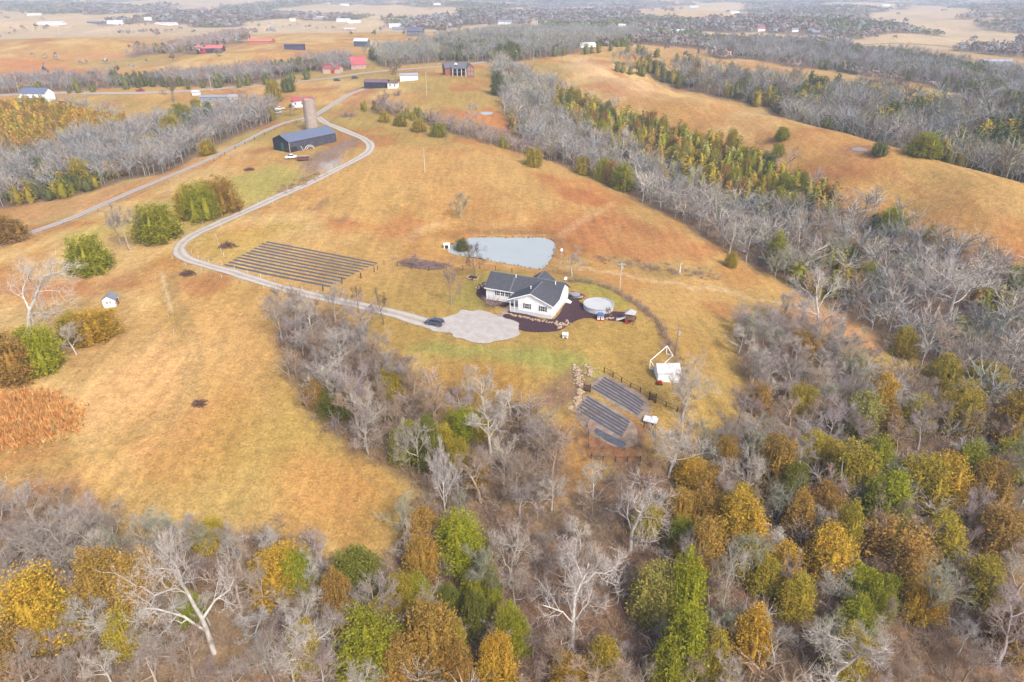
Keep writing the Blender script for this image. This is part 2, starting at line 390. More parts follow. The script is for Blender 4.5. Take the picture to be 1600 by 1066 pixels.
# right field tones
paint([(880,105),(900,90),(960,120),(1040,145),(1000,150),(920,125)], alb(236,194,140), .7, 8)
paint([(960,190),(1060,190),(1200,230),(1300,270),(1200,262),(1060,215)], alb(204,140,82), .45, 10, noise=.3)
paint([(1300,300),(1500,330),(1600,370),(1600,410),(1450,370)], alb(212,148,86), .6, 6)
paint([(720,185),(760,165),(800,190),(840,215),(780,205)], alb(206,128,74), .75, 5)
paint([(0,92),(60,92),(140,108),(120,118),(40,130),(0,132)], alb(212,142,86), .8, 8)
paint([(130,78),(240,82),(200,90),(110,92),(60,86)], alb(214,150,102), .6, 8)
paint([(1322,228),(1368,228),(1372,240),(1330,242),(1310,234)], alb(160,112,88), .9, 3)
def line(px, width, colour, amount):
    """a worn track or trail"""
    global col
    C = at_many(px); 
    lo = C[:, :2].min(0) - 6; hi = C[:, :2].max(0) + 6; m = (gx > lo[0]) & (gx < hi[0]) & (gy > lo[1]) & (gy < hi[1]); d2 = np.full(m.sum(), 1e9)
    for a_, b_ in zip(C[:-1, :2], C[1:, :2]):
        e_ = b_ - a_; t_ = np.clip(((wx[m] - a_[0]) * e_[0] + (wy[m] - a_[1]) * e_[1]) / (e_ @ e_ + 1e-9), 0, 1); d2 = np.minimum(d2, np.hypot(wx[m] - a_[0] - t_ * e_[0], wy[m] - a_[1] - t_ * e_[1]))
    k = (1 - sstep(width * .4, width, d2)) * amount; col[m] = col[m] * (1 - k[:, None]) + np.array(colour) * k[:, None]
C_PATH = alb(228,196,146); C_WORN = alb(150,132,88)
for q in ([(250,432),(262,470),(282,520),(292,560),(280,610),(240,655),(160,700),(60,735),(0,752)], [(262,430),(275,468),(298,518),(308,562),(296,618),(252,665),(170,712),(70,748),(0,766)]): line(q, 1.3, C_WORN, .32)
line([(245,430),(256,462),(264,490)], .5, C_PATH, .8); line([(430,440),(440,560),(470,660),(560,740),(640,790)], .8, alb(168,136,84), .5)
for q in ([(560,330),(620,325),(690,345),(740,360)], [(600,300),(700,330),(760,352)], [(480,330),(560,322),(650,338)]): line(q, 1.4, alb(182,146,88), .4)
for q in ([(640,375),(665,360),(700,350)], [(870,372),(900,350),(930,330),(960,318)]): line(q, 2.4, C_PATH, .3)
line([(885,420),(960,428),(1060,440),(1160,462),(1230,480)], 2.2, C_PATH, .55); line([(700,418),(760,412),(850,424)], 1.8, alb(226,168,106), .7)
for k_ in range(9): line([(560 + 22 * k_, 262 + 5 * k_), (640 + 20 * k_, 258 + 6 * k_), (720 + 16 * k_, 268 + 8 * k_)], 1.0, alb(190,138,84), .35)
for k_ in range(6): line([(960 + 60 * k_, 130 + 16 * k_), (1080 + 60 * k_, 170 + 18 * k_), (1230 + 60 * k_, 222 + 20 * k_)], 2.0, alb(204,150,92), .4)
for P_ in ([(493,322),(515,310),(520,320),(500,328)], [(527,345),(548,335),(552,342),(532,350)], [(478,330),(500,324),(498,332)]): paint(P_, alb(142,112,92), .7, 1.2, noise=.3)
paint([(700,366),(740,362),(860,362),(880,372),(878,395),(862,425),(846,428),(870,405),(874,382),(860,368),(740,366)], alb(150,112,78), .6, 1.5, noise=.3)
# leaf litter under the woods
wmix = woods * np.clip(.75 + .5 * (n2[:, 0] - .3), 0, 1)
lit = mixc(np.ones((len(gx), 3)) * np.array(C_LITTER), np.array(C_BROWN), sstep(.45, .6, n2))
lit = mixc(lit, np.array(alb(96,78,72)), sstep(.5, .65, n4) * .6)
col = mixc(col, lit, (wmix * .92)[:, None])
# bottom of the ponds
d = poly_dist(POND, gx, gy) if False else None

def mat(name, base=(.5, .5, .5), rough=.8, spec=.3, metal=0.0):
    m = bpy.data.materials.new(name); m.use_nodes = True
    b = m.node_tree.nodes['Principled BSDF']
    b.inputs['Base Color'].default_value = (*base, 1); b.inputs['Roughness'].default_value = rough
    b.inputs['Specular IOR Level'].default_value = spec; b.inputs['Metallic'].default_value = metal
    return m
def nmat(name, base, rough=.85, spec=.2, scale=1.5, amt=.25, bump=0.0, bscale=None, tint=None, detail=5):
    """noise-varied material in object space"""
    m = mat(name, base, rough, spec); nt = m.node_tree; N, L = nt.nodes, nt.links; b = N['Principled BSDF']
    tc = N.new('ShaderNodeTexCoord'); no = N.new('ShaderNodeTexNoise'); no.inputs['Scale'].default_value = scale; no.inputs['Detail'].default_value = detail
    L.new(tc.outputs['Object'], no.inputs['Vector'])
    mr = N.new('ShaderNodeMapRange'); mr.inputs[1].default_value = .3; mr.inputs[2].default_value = .7
    L.new(no.outputs['Fac'], mr.inputs[0])
    mx = N.new('ShaderNodeMix'); mx.data_type = 'RGBA'
    t = tint or tuple(v * (1 - amt) for v in base)
    mx.inputs[6].default_value = (*[min(1, v * (1 + amt)) for v in base], 1); mx.inputs[7].default_value = (*t, 1)
    L.new(mr.outputs[0], mx.inputs[0]); L.new(mx.outputs[2], b.inputs['Base Color'])
    if bump:
        n2_ = N.new('ShaderNodeTexNoise'); n2_.inputs['Scale'].default_value = bscale or scale * 3; n2_.inputs['Detail'].default_value = 4
        L.new(tc.outputs['Object'], n2_.inputs['Vector'])
        bp = N.new('ShaderNodeBump'); bp.inputs['Strength'].default_value = 1.0; bp.inputs['Distance'].default_value = bump
        L.new(n2_.outputs['Fac'], bp.inputs['Height']); L.new(bp.outputs[0], b.inputs['Normal'])
    return m

# the ground material: land-cover colour, broken up by tussocks, thatch and bare spots
gm = mat('ground_cover', (.3, .2, .1), .95, .1); nt = gm.node_tree; N, L = nt.nodes, nt.links; bs = N['Principled BSDF']
att = N.new('ShaderNodeAttribute'); att.attribute_name = 'cover'
geo = N.new('ShaderNodeNewGeometry')
def noise_node(scale, detail=5, rough=.6, stretch=None):
    no = N.new('ShaderNodeTexNoise'); no.inputs['Scale'].default_value = scale; no.inputs['Detail'].default_value = detail; no.inputs['Roughness'].default_value = rough
    if stretch:
        mp = N.new('ShaderNodeMapping'); mp.inputs['Scale'].default_value = stretch[:3]; mp.inputs['Rotation'].default_value = (0, 0, stretch[3])
        L.new(geo.outputs['Position'], mp.inputs['Vector']); L.new(mp.outputs[0], no.inputs['Vector'])
    else: L.new(geo.outputs['Position'], no.inputs['Vector'])
    return no
def ramp(no, lo, hi, a, b):
    mr = N.new('ShaderNodeMapRange'); mr.inputs[1].default_value = lo; mr.inputs[2].default_value = hi; mr.inputs[3].default_value = a; mr.inputs[4].default_value = b
    L.new(no.outputs['Fac'], mr.inputs[0]); return mr.outputs[0]
def mul(a, b):
    m_ = N.new('ShaderNodeMath'); m_.operation = 'MULTIPLY'; L.new(a, m_.inputs[0]); L.new(b, m_.inputs[1]); return m_.outputs[0]
f = mul(mul(ramp(noise_node(.55, 6, .7), .3, .7, .74, 1.24), ramp(noise_node(2.2, 4, .7), .3, .7, .76, 1.22)), ramp(noise_node(.09, 4, .6, (1, .45, 1, .5)), .3, .7, .86, 1.13))
vm = N.new('ShaderNodeVectorMath'); vm.operation = 'SCALE'; L.new(att.outputs['Color'], vm.inputs[0]); L.new(f, vm.inputs['Scale'])
# dark tussocks
tus = ramp(noise_node(.8, 3, .8), .66, .74, 0, .55)
mx = N.new('ShaderNodeMix'); mx.data_type = 'RGBA'; L.new(tus, mx.inputs[0]); L.new(vm.outputs[0], mx.inputs[6]); mx.inputs[7].default_value = (*alb(150,104,62), 1)
mow = ramp(noise_node(.5, 4, .6, (1, .10, 1, .75)), .35, .65, .90, 1.10)
vm2 = N.new('ShaderNodeVectorMath'); vm2.operation = 'SCALE'; L.new(mx.outputs[2], vm2.inputs[0]); L.new(mow, vm2.inputs['Scale'])
# greener thatch showing through
gre = ramp(noise_node(.16, 5, .65), .56, .72, 0, .35)
mx2 = N.new('ShaderNodeMix'); mx2.data_type = 'RGBA'; L.new(gre, mx2.inputs[0]); L.new(vm2.outputs[0], mx2.inputs[6]); mx2.inputs[7].default_value = (*alb(176,152,86), 1)
L.new(mx2.outputs[2], bs.inputs['Base Color'])
bp = N.new('ShaderNodeBump'); bp.inputs['Strength'].default_value = .7; bp.inputs['Distance'].default_value = .2
bh = N.new('ShaderNodeMath'); bh.operation = 'ADD'; L.new(noise_node(1.3, 6, .7).outputs['Fac'], bh.inputs[0]); L.new(noise_node(.3, 3, .6).outputs['Fac'], bh.inputs[1])
L.new(bh.outputs[0], bp.inputs['Height']); L.new(bp.outputs[0], bs.inputs['Normal'])

nr, nc = GX.shape
idx = np.arange(nr * nc).reshape(nr, nc)
F = np.stack([idx[:-1, :-1], idx[1:, :-1], idx[1:, 1:], idx[:-1, 1:]], -1).reshape(-1, 4)[:, ::-1]
me = np_mesh('ground', np.stack([GX, GY, GZ], -1).reshape(-1, 3), F, gm, smooth=True)
a = me.color_attributes.new('cover', 'FLOAT_COLOR', 'POINT')
a.data.foreach_set('color', np.concatenate([np.clip(col, .005, .9), np.ones((len(col), 1))], 1).astype(np.float32).ravel())
ground = tag(link('ground', me), kind='structure')
# ------------------------------------------------------------------ trees: shapes
def frame_of(d):
    d = d / np.linalg.norm(d); a = np.array([0, 0, 1.0]) if abs(d[2]) < .9 else np.array([1.0, 0, 0])
    u = np.cross(d, a); u /= np.linalg.norm(u); return d, u, np.cross(d, u)
class Geo:
    def __init__(s): s.V = []; s.F = []; s.n = 0; s.A = []
    def add(s, V, F, a=0.0):
        s.V.append(V); s.F.append(np.asarray(F) + s.n); s.n += len(V); s.A.append(np.full(len(V), a) if np.isscalar(a) else a)
    def tube(s, pts, rad, k, a=0.0):
        V = []; m = len(pts)
        for i, p in enumerate(pts):
            d = pts[min(i + 1, m - 1)] - pts[max(i - 1, 0)]; _, u, v = frame_of(d)
            for j in range(k):
                t = 2 * math.pi * j / k; V.append(p + rad[i] * (math.cos(t) * u + math.sin(t) * v))
        F = []
        for i in range(m - 1):
            for j in range(k):
                q = [i * k + j, i * k + (j + 1) % k, (i + 1) * k + (j + 1) % k, (i + 1) * k + j]
                F += [[q[0], q[1], q[2]], [q[0], q[2], q[3]]]
        s.add(np.array(V), F, a)
    def ribbon(s, pts, rad, rng, a=0.0):
        V = []; m = len(pts)
        _, u, v = frame_of(pts[-1] - pts[0]); t = rng.uniform(0, 6.28); w = math.cos(t) * u + math.sin(t) * v
        for i, p in enumerate(pts): V += [p - w * rad[i], p + w * rad[i]]
        F = []
        for i in range(m - 1): F += [[2 * i, 2 * i + 1, 2 * i + 3], [2 * i, 2 * i + 3, 2 * i + 2]]
        s.add(np.array(V), F, a)
    def arrays(s): return np.concatenate(s.V), np.concatenate(s.F), np.concatenate(s.A)

def grow_bare(seed, H=13., spread=1.0, trunk_frac=.3, limbs=6, crook=.2, twig=.028, dens=1.15, lean=0.0, up=.25, r0=None):
    """a leafless tree: (trunk and main limbs, finer crown)"""
    rng = np.random.default_rng(seed); T = Geo(); C = Geo()
    R0 = r0 or H * .017
    def walk(p, d, L, n, crook, up):
        pts = [p]; d = d / np.linalg.norm(d)
        for _ in range(n):
            d = d + rng.normal(0, crook, 3) + np.array([0, 0, up]); d /= np.linalg.norm(d); p = p + d * L / n; pts.append(p)
        return np.array(pts)
    def sub(pts, f):
        x = f * (len(pts) - 1); i = min(int(x), len(pts) - 2); t = x - i
        return pts[i] * (1 - t) + pts[i + 1] * t, pts[i + 1] - pts[i]
    def side(d, ang):
        d, u, v = frame_of(d); t = rng.uniform(0, 6.28)
        return d * math.cos(ang) + (math.cos(t) * u + math.sin(t) * v) * math.sin(ang)
    ht = H * trunk_frac
    trunk = walk(np.array([0, 0, -.4]), np.array([lean, 0, 1.]), H * .72, 7, crook * .35, .12)
    T.tube(trunk, np.linspace(R0 * 1.25, R0 * .28, len(trunk)) , 7)
    for i in range(limbs):
        f = trunk_frac + (1 - trunk_frac) * (i + rng.uniform(0, .9)) / limbs; f = min(f, .99)
        p, d = sub(trunk, f)
        L1 = H * rng.uniform(.34, .52) * spread * (1.1 - .45 * f)
        az = i * 2.4 + rng.uniform(-.5, .5); el = rng.uniform(.35, .9) + f * .25
        dd = np.array([math.cos(az) * math.cos(el), math.sin(az) * math.cos(el), math.sin(el)])
        l1 = walk(p, dd, L1, 5, crook, up * .35); r1 = R0 * rng.uniform(.42, .6) * (1.1 - .5 * f)
        T.tube(l1, np.linspace(r1, r1 * .3, len(l1)), 5)
        for j in range(int(6 * dens)):
            f2 = .25 + .75 * (j + rng.uniform(0, 1)) / (6 * dens)
            p2, d2 = sub(l1, min(f2, 1)); L2 = L1 * rng.uniform(.35, .62) * (1.15 - .5 * f2)
            l2 = walk(p2, side(d2, rng.uniform(.5, 1.0)), L2, 4, crook * 1.1, up * .5); r2 = max(r1 * rng.uniform(.32, .45) * (1.1 - .5 * f2), .02)
            C.tube(l2, np.linspace(r2, r2 * .4, len(l2)), 4, .15)
            for k in range(int(5 * dens)):
                f3 = .2 + .8 * (k + rng.uniform(0, 1)) / (5 * dens)
                p3, d3 = sub(l2, min(f3, 1)); L3 = L2 * rng.uniform(.4, .7)
                l3 = walk(p3, side(d3, rng.uniform(.4, 1.0)), L3, 3, crook * 1.2, up * .6); r3 = max(r2 * .42, twig * .8)
                C.tube(l3, np.linspace(r3, twig * .6, len(l3)), 3, .4)
                for m in range(int(5 * dens)):
                    p4, d4 = sub(l3, rng.uniform(.15, 1)); L4 = L3 * rng.uniform(.45, .8)
                    l4 = walk(p4, side(d4, rng.uniform(.4, 1.1)), L4, 2, crook, up * .6)
                    C.ribbon(l4, [twig * .55, twig * .42, twig * .2], rng, .75)
                    for q in range(3):
                        p5, d5 = sub(l4, rng.uniform(.1, 1)); L5 = max(L4 * rng.uniform(.5, .9), .25)
                        e = p5 + side(d5, rng.uniform(.3, .9)) * L5 + np.array([0, 0, L5 * .15])
                        C.ribbon(np.array([p5, e]), [twig * .36, twig * .14], rng, 1.0)
    return T, C

def unit_dirs(rng, n):
    v = rng.normal(size=(n, 3)); return v / np.linalg.norm(v, axis=1)[:, None]
def cedar_profile(t, sharp):
    """radius along height 0..1"""
    return np.clip(np.minimum((t + .06) / .22, 1) ** .6 * np.clip(1 - t, 0, 1) ** sharp, 0.02, 1)
def grow_cedar(seed, H=9., R=3., sharp=.62, n=1500, lobes=1.0, spray=.30):
    """an eastern redcedar: feathery sprays over several leaders; returns (trunk, crown)"""
    rng = np.random.default_rng(seed); T = Geo(); C = Geo()
    trunk = np.array([[0, 0, -.3], [.05, 0, H * .4], [0, .05, H * .85]]); T.tube(trunk, [R * .07, R * .05, .02], 6)
    # leaders: the crown is a bunch of plumes
    nl = 9; lead = []
    lead.append((0, 0, 0, H, R * .62))
    for i in range(nl):
        a = i * 2.4 + rng.uniform(-.4, .4); rr = R * rng.uniform(.3, .56)
        lead.append((math.cos(a) * rr, math.sin(a) * rr, 0, H * rng.uniform(.66, .94), R * rng.uniform(.4, .52)))
    # inner hull blocking see-through, coloured darker for the shade inside the crown
    for (x, y, _, h, r) in lead:
        k, m = 7, 6; V = []; F = []
        for i in range(m):
            t = i / (m - 1); rad = r * .42 * cedar_profile(np.array([t]), sharp)[0]
            for j in range(k):
                a = 6.283 * j / k + i * .4; q = rng.uniform(.75, 1.15)
                V.append((x + math.cos(a) * rad * q, y + math.sin(a) * rad * q, .15 + t * h * .82))
        for i in range(m - 1):
            for j in range(k):
                q = [i * k + j, i * k + (j + 1) % k, (i + 1) * k + (j + 1) % k, (i + 1) * k + j]; F += [[q[0], q[1], q[2]], [q[0], q[2], q[3]]]
        C.add(np.array(V), F, .35)
    for (x, y, _, h, r) in lead:
        m = int(n * (r * h) / sum(q[4] * q[3] for q in lead))
        # foliage gathers in billows: pick billow centres on the plume, then scatter sprays round each
        nc = max(10, m // 26); tc = rng.uniform(0, .97, nc) ** 1.1; ac = rng.uniform(0, 6.283, nc); rc = r * cedar_profile(tc, sharp) * rng.uniform(.72, 1.0, nc)
        pick = rng.integers(0, nc, m); t = tc[pick]; sg = (.10 + .13 * cedar_profile(t, sharp)) * r * 1.25
        off = rng.normal(0, 1, (m, 3)) * sg[:, None]
        P = np.stack([x + np.cos(ac[pick]) * rc[pick], y + np.sin(ac[pick]) * rc[pick], .25 + t * h * .97], -1) + off; P[:, 2] = np.maximum(P[:, 2], .05)
        a = np.arctan2(P[:, 1] - y, P[:, 0] - x); O = np.stack([np.cos(a), np.sin(a), np.zeros(m)], -1)
        D = O * .55 + np.array([0, 0, .55]) + off / sg[:, None] * .45 + rng.normal(0, .45, (m, 3)); D /= np.linalg.norm(D, axis=1)[:, None]
        S = rng.uniform(.6, 1.25, m) * spray * (.55 + .45 * (1 - t))
        shade = rng.uniform(0, 1, m)
        Vs = []; Fs = []
        for b in range(3):
            dd = D + rng.normal(0, .42, (m, 3)); dd /= np.linalg.norm(dd, axis=1)[:, None]
            side_ = np.cross(dd, unit_dirs(rng, m)); side_ /= np.linalg.norm(side_, axis=1)[:, None]
            w = (S * rng.uniform(.24, .4, m))[:, None]; L = S[:, None] * rng.uniform(.8, 1.2, (m, 1))
            base = P - dd * L * .35
            Vs.append(np.stack([base + dd * L * .35 - side_ * w, base + dd * L * .35 + side_ * w, base + dd * L * 1.15], 1).reshape(-1, 3))
        for b in range(3):
            C.add(Vs[b], np.arange(3 * m).reshape(m, 3), np.repeat(np.clip(shade + rng.normal(0, .12, m), 0, 1), 3))
    return T, C

# ------------------------------------------------------------------ trees: materials
def foliage_mat(name, use_vertex=False):
    m = mat(name, (.1, .1, .05), .75, .25); N, L = m.node_tree.nodes, m.node_tree.links; b = N['Principled BSDF']
    at_ = N.new('ShaderNodeAttribute'); at_.attribute_name = 'shade'
    if use_vertex:
        oc = N.new('ShaderNodeAttribute'); oc.attribute_name = 'tcol'; src = oc.outputs['Color']
    else:
        oi = N.new('ShaderNodeObjectInfo'); src = oi.outputs['Color']
    mr = N.new('ShaderNodeMapRange'); mr.inputs[3].default_value = .62; mr.inputs[4].default_value = 1.42; L.new(at_.outputs['Fac'], mr.inputs[0])
    sc = N.new('ShaderNodeVectorMath'); sc.operation = 'SCALE'; L.new(src, sc.inputs[0]); L.new(mr.outputs[0], sc.inputs['Scale'])
    # some sprays bronze, some green
    no = N.new('ShaderNodeTexNoise'); no.inputs['Scale'].default_value = .38; no.inputs['Detail'].default_value = 4
    g = N.new('ShaderNodeNewGeometry'); L.new(g.outputs['Position'], no.inputs['Vector'])
    r2 = N.new('ShaderNodeMapRange'); r2.inputs[1].default_value = .42; r2.inputs[2].default_value = .66; r2.inputs[4].default_value = .6; L.new(no.outputs['Fac'], r2.inputs[0])
    mx = N.new('ShaderNodeMix'); mx.data_type = 'RGBA'; mx.blend_type = 'MULTIPLY'; mx.inputs[7].default_value = (1.10, .92, .76, 1)
    L.new(r2.outputs[0], mx.inputs[0]); L.new(sc.outputs[0], mx.inputs[6]); L.new(mx.outputs[2], b.inputs['Base Color'])
    return m
def bark_mat(name, use_vertex=False):
    m = mat(name, (.3, .27, .25), .9, .1); N, L = m.node_tree.nodes, m.node_tree.links; b = N['Principled BSDF']
    at_ = N.new('ShaderNodeAttribute'); at_.attribute_name = 'shade'      # 0 stout limb .. 1 twig tip
    if use_vertex:
        oc = N.new('ShaderNodeAttribute'); oc.attribute_name = 'tcol'; src = oc.outputs['Color']
    else:
        oi = N.new('ShaderNodeObjectInfo'); src = oi.outputs['Color']
    no = N.new('ShaderNodeTexNoise'); no.inputs['Scale'].default_value = 1.1; no.inputs['Detail'].default_value = 4
    g = N.new('ShaderNodeNewGeometry'); L.new(g.outputs['Position'], no.inputs['Vector'])
    mr = N.new('ShaderNodeMapRange'); mr.inputs[1].default_value = .3; mr.inputs[2].default_value = .7; mr.inputs[3].default_value = .72; mr.inputs[4].default_value = 1.18; L.new(no.outputs['Fac'], mr.inputs[0])
    sc = N.new('ShaderNodeVectorMath'); sc.operation = 'SCALE'; L.new(src, sc.inputs[0]); L.new(mr.outputs[0], sc.inputs['Scale'])
    r2 = N.new('ShaderNodeMapRange'); r2.inputs[1].default_value = .3; r2.inputs[2].default_value = 1.0; r2.inputs[4].default_value = .75; L.new(at_.outputs['Fac'], r2.inputs[0])
    tw = N.new('ShaderNodeMix'); tw.data_type = 'RGBA'; tw.blend_type = 'MULTIPLY'; tw.inputs[7].default_value = (.94, .88, .87, 1)
    L.new(r2.outputs[0], tw.inputs[0]); L.new(sc.outputs[0], tw.inputs[6]); L.new(tw.outputs[2], b.inputs['Base Color'])
    return m
M_CEDAR = foliage_mat('cedar_foliage'); M_CEDARV = foliage_mat('cedar_foliage_mass', True)
M_BARK = bark_mat('bare_bark'); M_BARKV = bark_mat('bare_bark_mass', True)
M_TRUNK = nmat('cedar_trunk', alb(120, 86, 66), .9, .1, 3, .3)
def geo_mesh(name, g, m):
    V, F, A = g.arrays(); me = np_mesh(name, V, F, m)
    at_ = me.attributes.new('shade', 'FLOAT', 'POINT'); at_.data.foreach_set('value', A.astype(np.float32))
    return me

BARE = []   # (H, W, trunk mesh, crown mesh)
specs = [dict(H=13, spread=1.0), dict(H=13, spread=1.15, limbs=7, crook=.24), dict(H=12, spread=.85, trunk_frac=.4, limbs=6), dict(H=13, spread=1.0, crook=.28, limbs=7),
         dict(H=11, spread=1.25, trunk_frac=.22, limbs=8, crook=.22), dict(H=14, spread=.8, trunk_frac=.45, limbs=7, up=.35), dict(H=10, spread=1.1, trunk_frac=.15, limbs=9, crook=.16, up=.4)]
for i, sp in enumerate(specs):
    T, C = grow_bare(100 + i, **sp); V = np.concatenate([T.arrays()[0], C.arrays()[0]])
    BARE.append((V[:, 2].max(), 2 * np.percentile(np.hypot(V[:, 0], V[:, 1]), 97), geo_mesh('bare_trunk', T, M_BARK), geo_mesh('bare_crown', C, M_BARK)))
SYC = []    # pale sycamores with stout crooked limbs and fine reddish twigs
for i, sp in enumerate([dict(H=15, spread=1.15, limbs=6, crook=.26, trunk_frac=.28, r0=.30, dens=1.0, twig=.026), dict(H=15, spread=1.0, limbs=7, crook=.30, trunk_frac=.2, r0=.28, twig=.026), dict(H=14, spread=1.3, limbs=6, crook=.34, trunk_frac=.18, r0=.31, twig=.026)]):
    T, C = grow_bare(300 + i, **sp); V = np.concatenate([T.arrays()[0], C.arrays()[0]])
    SYC.append((V[:, 2].max(), 2 * np.percentile(np.hypot(V[:, 0], V[:, 1]), 97), geo_mesh('sycamore_trunk', T, M_BARK), geo_mesh('sycamore_crown', C, M_BARK)))
SHRUB = []  # many-stemmed leafless bushes
for i in range(3):
    rng = np.random.default_rng(500 + i); C = Geo(); T = Geo()
    for s_ in range(26):
        a = rng.uniform(0, 6.28); d = np.array([math.cos(a) * .8, math.sin(a) * .8, rng.uniform(.5, 1.5)]); d /= np.linalg.norm(d)
        L_ = rng.uniform(1.2, 2.3); p0 = np.array([math.cos(a) * .25, math.sin(a) * .25, -.1]); pts = [p0, p0 + d * L_ * .5 + rng.normal(0, .08, 3), p0 + d * L_ + rng.normal(0, .15, 3) - np.array([0, 0, .15])]
        T.tube(np.array(pts), [.035, .024, .01], 3, .3)
        for q in range(16):
            f = rng.uniform(.25, 1); b = pts[0] * (1 - f) + pts[2] * f; e = b + (d + rng.normal(0, .7, 3)) * rng.uniform(.3, .8)
            C.ribbon(np.array([b, (b + e) / 2 + rng.normal(0, .05, 3), e]), [.016, .012, .006], rng, .9)
    V = np.concatenate([T.arrays()[0], C.arrays()[0]])
    SHRUB.append((V[:, 2].max(), 2 * np.percentile(np.hypot(V[:, 0], V[:, 1]), 97), geo_mesh('shrub_stems', T, M_BARK), geo_mesh('shrub_twigs', C, M_BARK)))
CED = []
for i, (sh, R) in enumerate([(.42, 3.0), (.55, 2.6), (.36, 3.3), (.46, 2.9), (.62, 2.7), (.38, 3.0)]):
    T, C = grow_cedar(700 + i, 9., R, sh, 8500); V = C.arrays()[0]
    CED.append((V[:, 2].max(), 2 * np.percentile(np.hypot(V[:, 0], V[:, 1]), 97), geo_mesh('cedar_trunk', T, M_TRUNK), geo_mesh('cedar_crown', C, M_CEDAR)))

# ------------------------------------------------------------------ trees: placing
GRASSG = dict(gold=alb(218,178,58), bronze=alb(196,158,70), olive=alb(192,172,52), green=alb(168,168,38), bright=alb(168,172,32), dark=alb(130,132,42), pale=alb(184,176,88), brown=alb(186,148,72), deep=alb(120,128,66))
BARKC = dict(grey=alb(200,188,176), lav=alb(206,192,188), white=alb(240,232,222), warm=alb(200,178,156), mauve=alb(184,162,154), sage=alb(188,188,162), dark=alb(146,130,116), silver=alb(224,216,202), cool=alb(192,190,184), steel=alb(180,182,182))
placed = []          # (x, y, r) of every planted tree
def plant(proto, name, x, y, H, W, colour, label, cat, group, jitter=.12, rz=None, wmin=None):
    ph, pw, tm, cm = proto
    z = zat(x, y)
    e = empty(name, (x, y, z), random.uniform(0, 6.28) if rz is None else rz)
    s = W / pw; e.scale = (s * random.uniform(.95, 1.05), s * random.uniform(.95, 1.05), H / ph)
    tag(e, label, cat, group)
    t = link('trunk', tm, e); c = link('crown', cm, e)
    k = random.uniform(1 - jitter, 1 + jitter); h = random.uniform(-.5, .5) * jitter
    cc = (colour[0] * k * (1 + h * .5), colour[1] * k, colour[2] * k * (1 - h), 1)
    t.color = cc; c.color = cc
    placed.append((x, y, W * .5)); return e
def px_to_tree(cx, top, bot, w):
    """ground position, height and width of a tree whose crown covers these pixels"""
    x, y, z = at(cx, bot)
    for _ in range(2):
        d = math.sqrt(x * x + y * y + (CAM_H - z) ** 2); th = math.atan2(CAM_H - z, math.hypot(x, y))
        W = w * d / FPX; x, y, z = at(cx, bot - .42 * w * math.sin(th))
    H = ((bot - top) * d / FPX - .62 * W * math.sin(th)) / math.cos(th)
    return x, y, max(H, W * .75), W
ZONES = [  # (outline, phrase)
 ([(-50,800),(210,800),(210,930),(-50,930)], 'at the left end of the ravine woods'),
 ([(-50,930),(210,930),(210,1150),(-50,1150)], 'in the bottom left corner woods'),
 ([(210,780),(420,780),(420,940),(210,940)], 'in the ravine woods below the left field'),
 ([(210,940),(420,940),(420,1150),(210,1150)], 'along the bottom edge left of the green cedars'),
 ([(420,800),(620,800),(620,950),(420,950)], 'in the ravine just below the field tip'),
 ([(420,950),(620,950),(620,1150),(420,1150)], 'along the bottom edge left of centre'),
 ([(620,720),(800,720),(800,930),(620,930)], 'among the cedars below the tree belt'),
 ([(620,930),(800,930),(800,1150),(620,1150)], 'along the bottom edge near the centre'),
 ([(800,700),(1000,700),(1000,900),(800,900)], 'in the ravine below the fenced garden'),
 ([(800,900),(1000,900),(1000,1150),(800,1150)], 'left of the tall green cedar pair'),
 ([(1000,640),(1200,640),(1200,800),(1000,800)], 'in the woods just right of the garden'),
 ([(1000,800),(1200,800),(1200,940),(1000,940)], 'round the green cedars right of centre'),
 ([(1000,940),(1200,940),(1200,1150),(1000,1150)], 'along the bottom edge right of centre'),
 ([(1200,690),(1420,690),(1420,860),(1200,860)], 'among the big gold cedars'),
 ([(1200,860),(1420,860),(1420,1150),(1200,1150)], 'in the lower right woods'),
 ([(1420,690),(1660,690),(1660,860),(1420,860)], 'by the right edge below the sycamores'),
 ([(1420,860),(1660,860),(1660,1150),(1420,1150)], 'in the bottom right corner woods'),
 ([(1100,430),(1330,430),(1330,690),(1100,690)], 'in the woods right of the mown yard'),
 ([(1330,430),(1660,430),(1660,690),(1330,690)], 'in the woods below the twin sycamores'),
 ([(400,430),(600,430),(600,640),(400,640)], 'in the tree belt just below the drive'),
 ([(400,640),(640,640),(640,800),(400,800)], 'in the tree belt bordering the left field'),
 ([(600,540),(760,540),(760,720),(600,720)], 'in the tree belt below the gravel pad'),
 ([(760,540),(1000,540),(1000,720),(760,720)], 'in the tree belt left of the garden'),
 ([(760,90),(900,90),(900,270),(760,270)], 'at the upper end of the creek woods'),
 ([(900,130),(1060,130),(1060,330),(900,330)], 'in the creek woods beyond the pond field'),
 ([(1060,180),(1240,180),(1240,450),(1060,450)], 'midway along the creek woods'),
 ([(1240,240),(1660,240),(1660,430),(1240,430)], 'in the creek woods under the right hill field'),
 ([(-60,100),(200,100),(200,260),(-60,260)], 'in the dense cedar stand at the left edge'),
 ([(-60,260),(200,260),(200,345),(-60,345)], 'in the left woods beside the fenced lane'),
 ([(200,100),(450,100),(450,300),(200,300)], 'in the left woods below the long trailer'),
 ([(-60,345),(420,345),(420,620),(-60,620)], 'on the left pasture'),
]
def in_poly(px, py, P):
    c = False; n = len(P)
    for k in range(n):
        ax, ay = P[k]; bx, by = P[(k + 1) % n]
        if (ay > py) != (by > py) and px < (bx - ax) * (py - ay) / (by - ay) + ax: c = not c
    return c
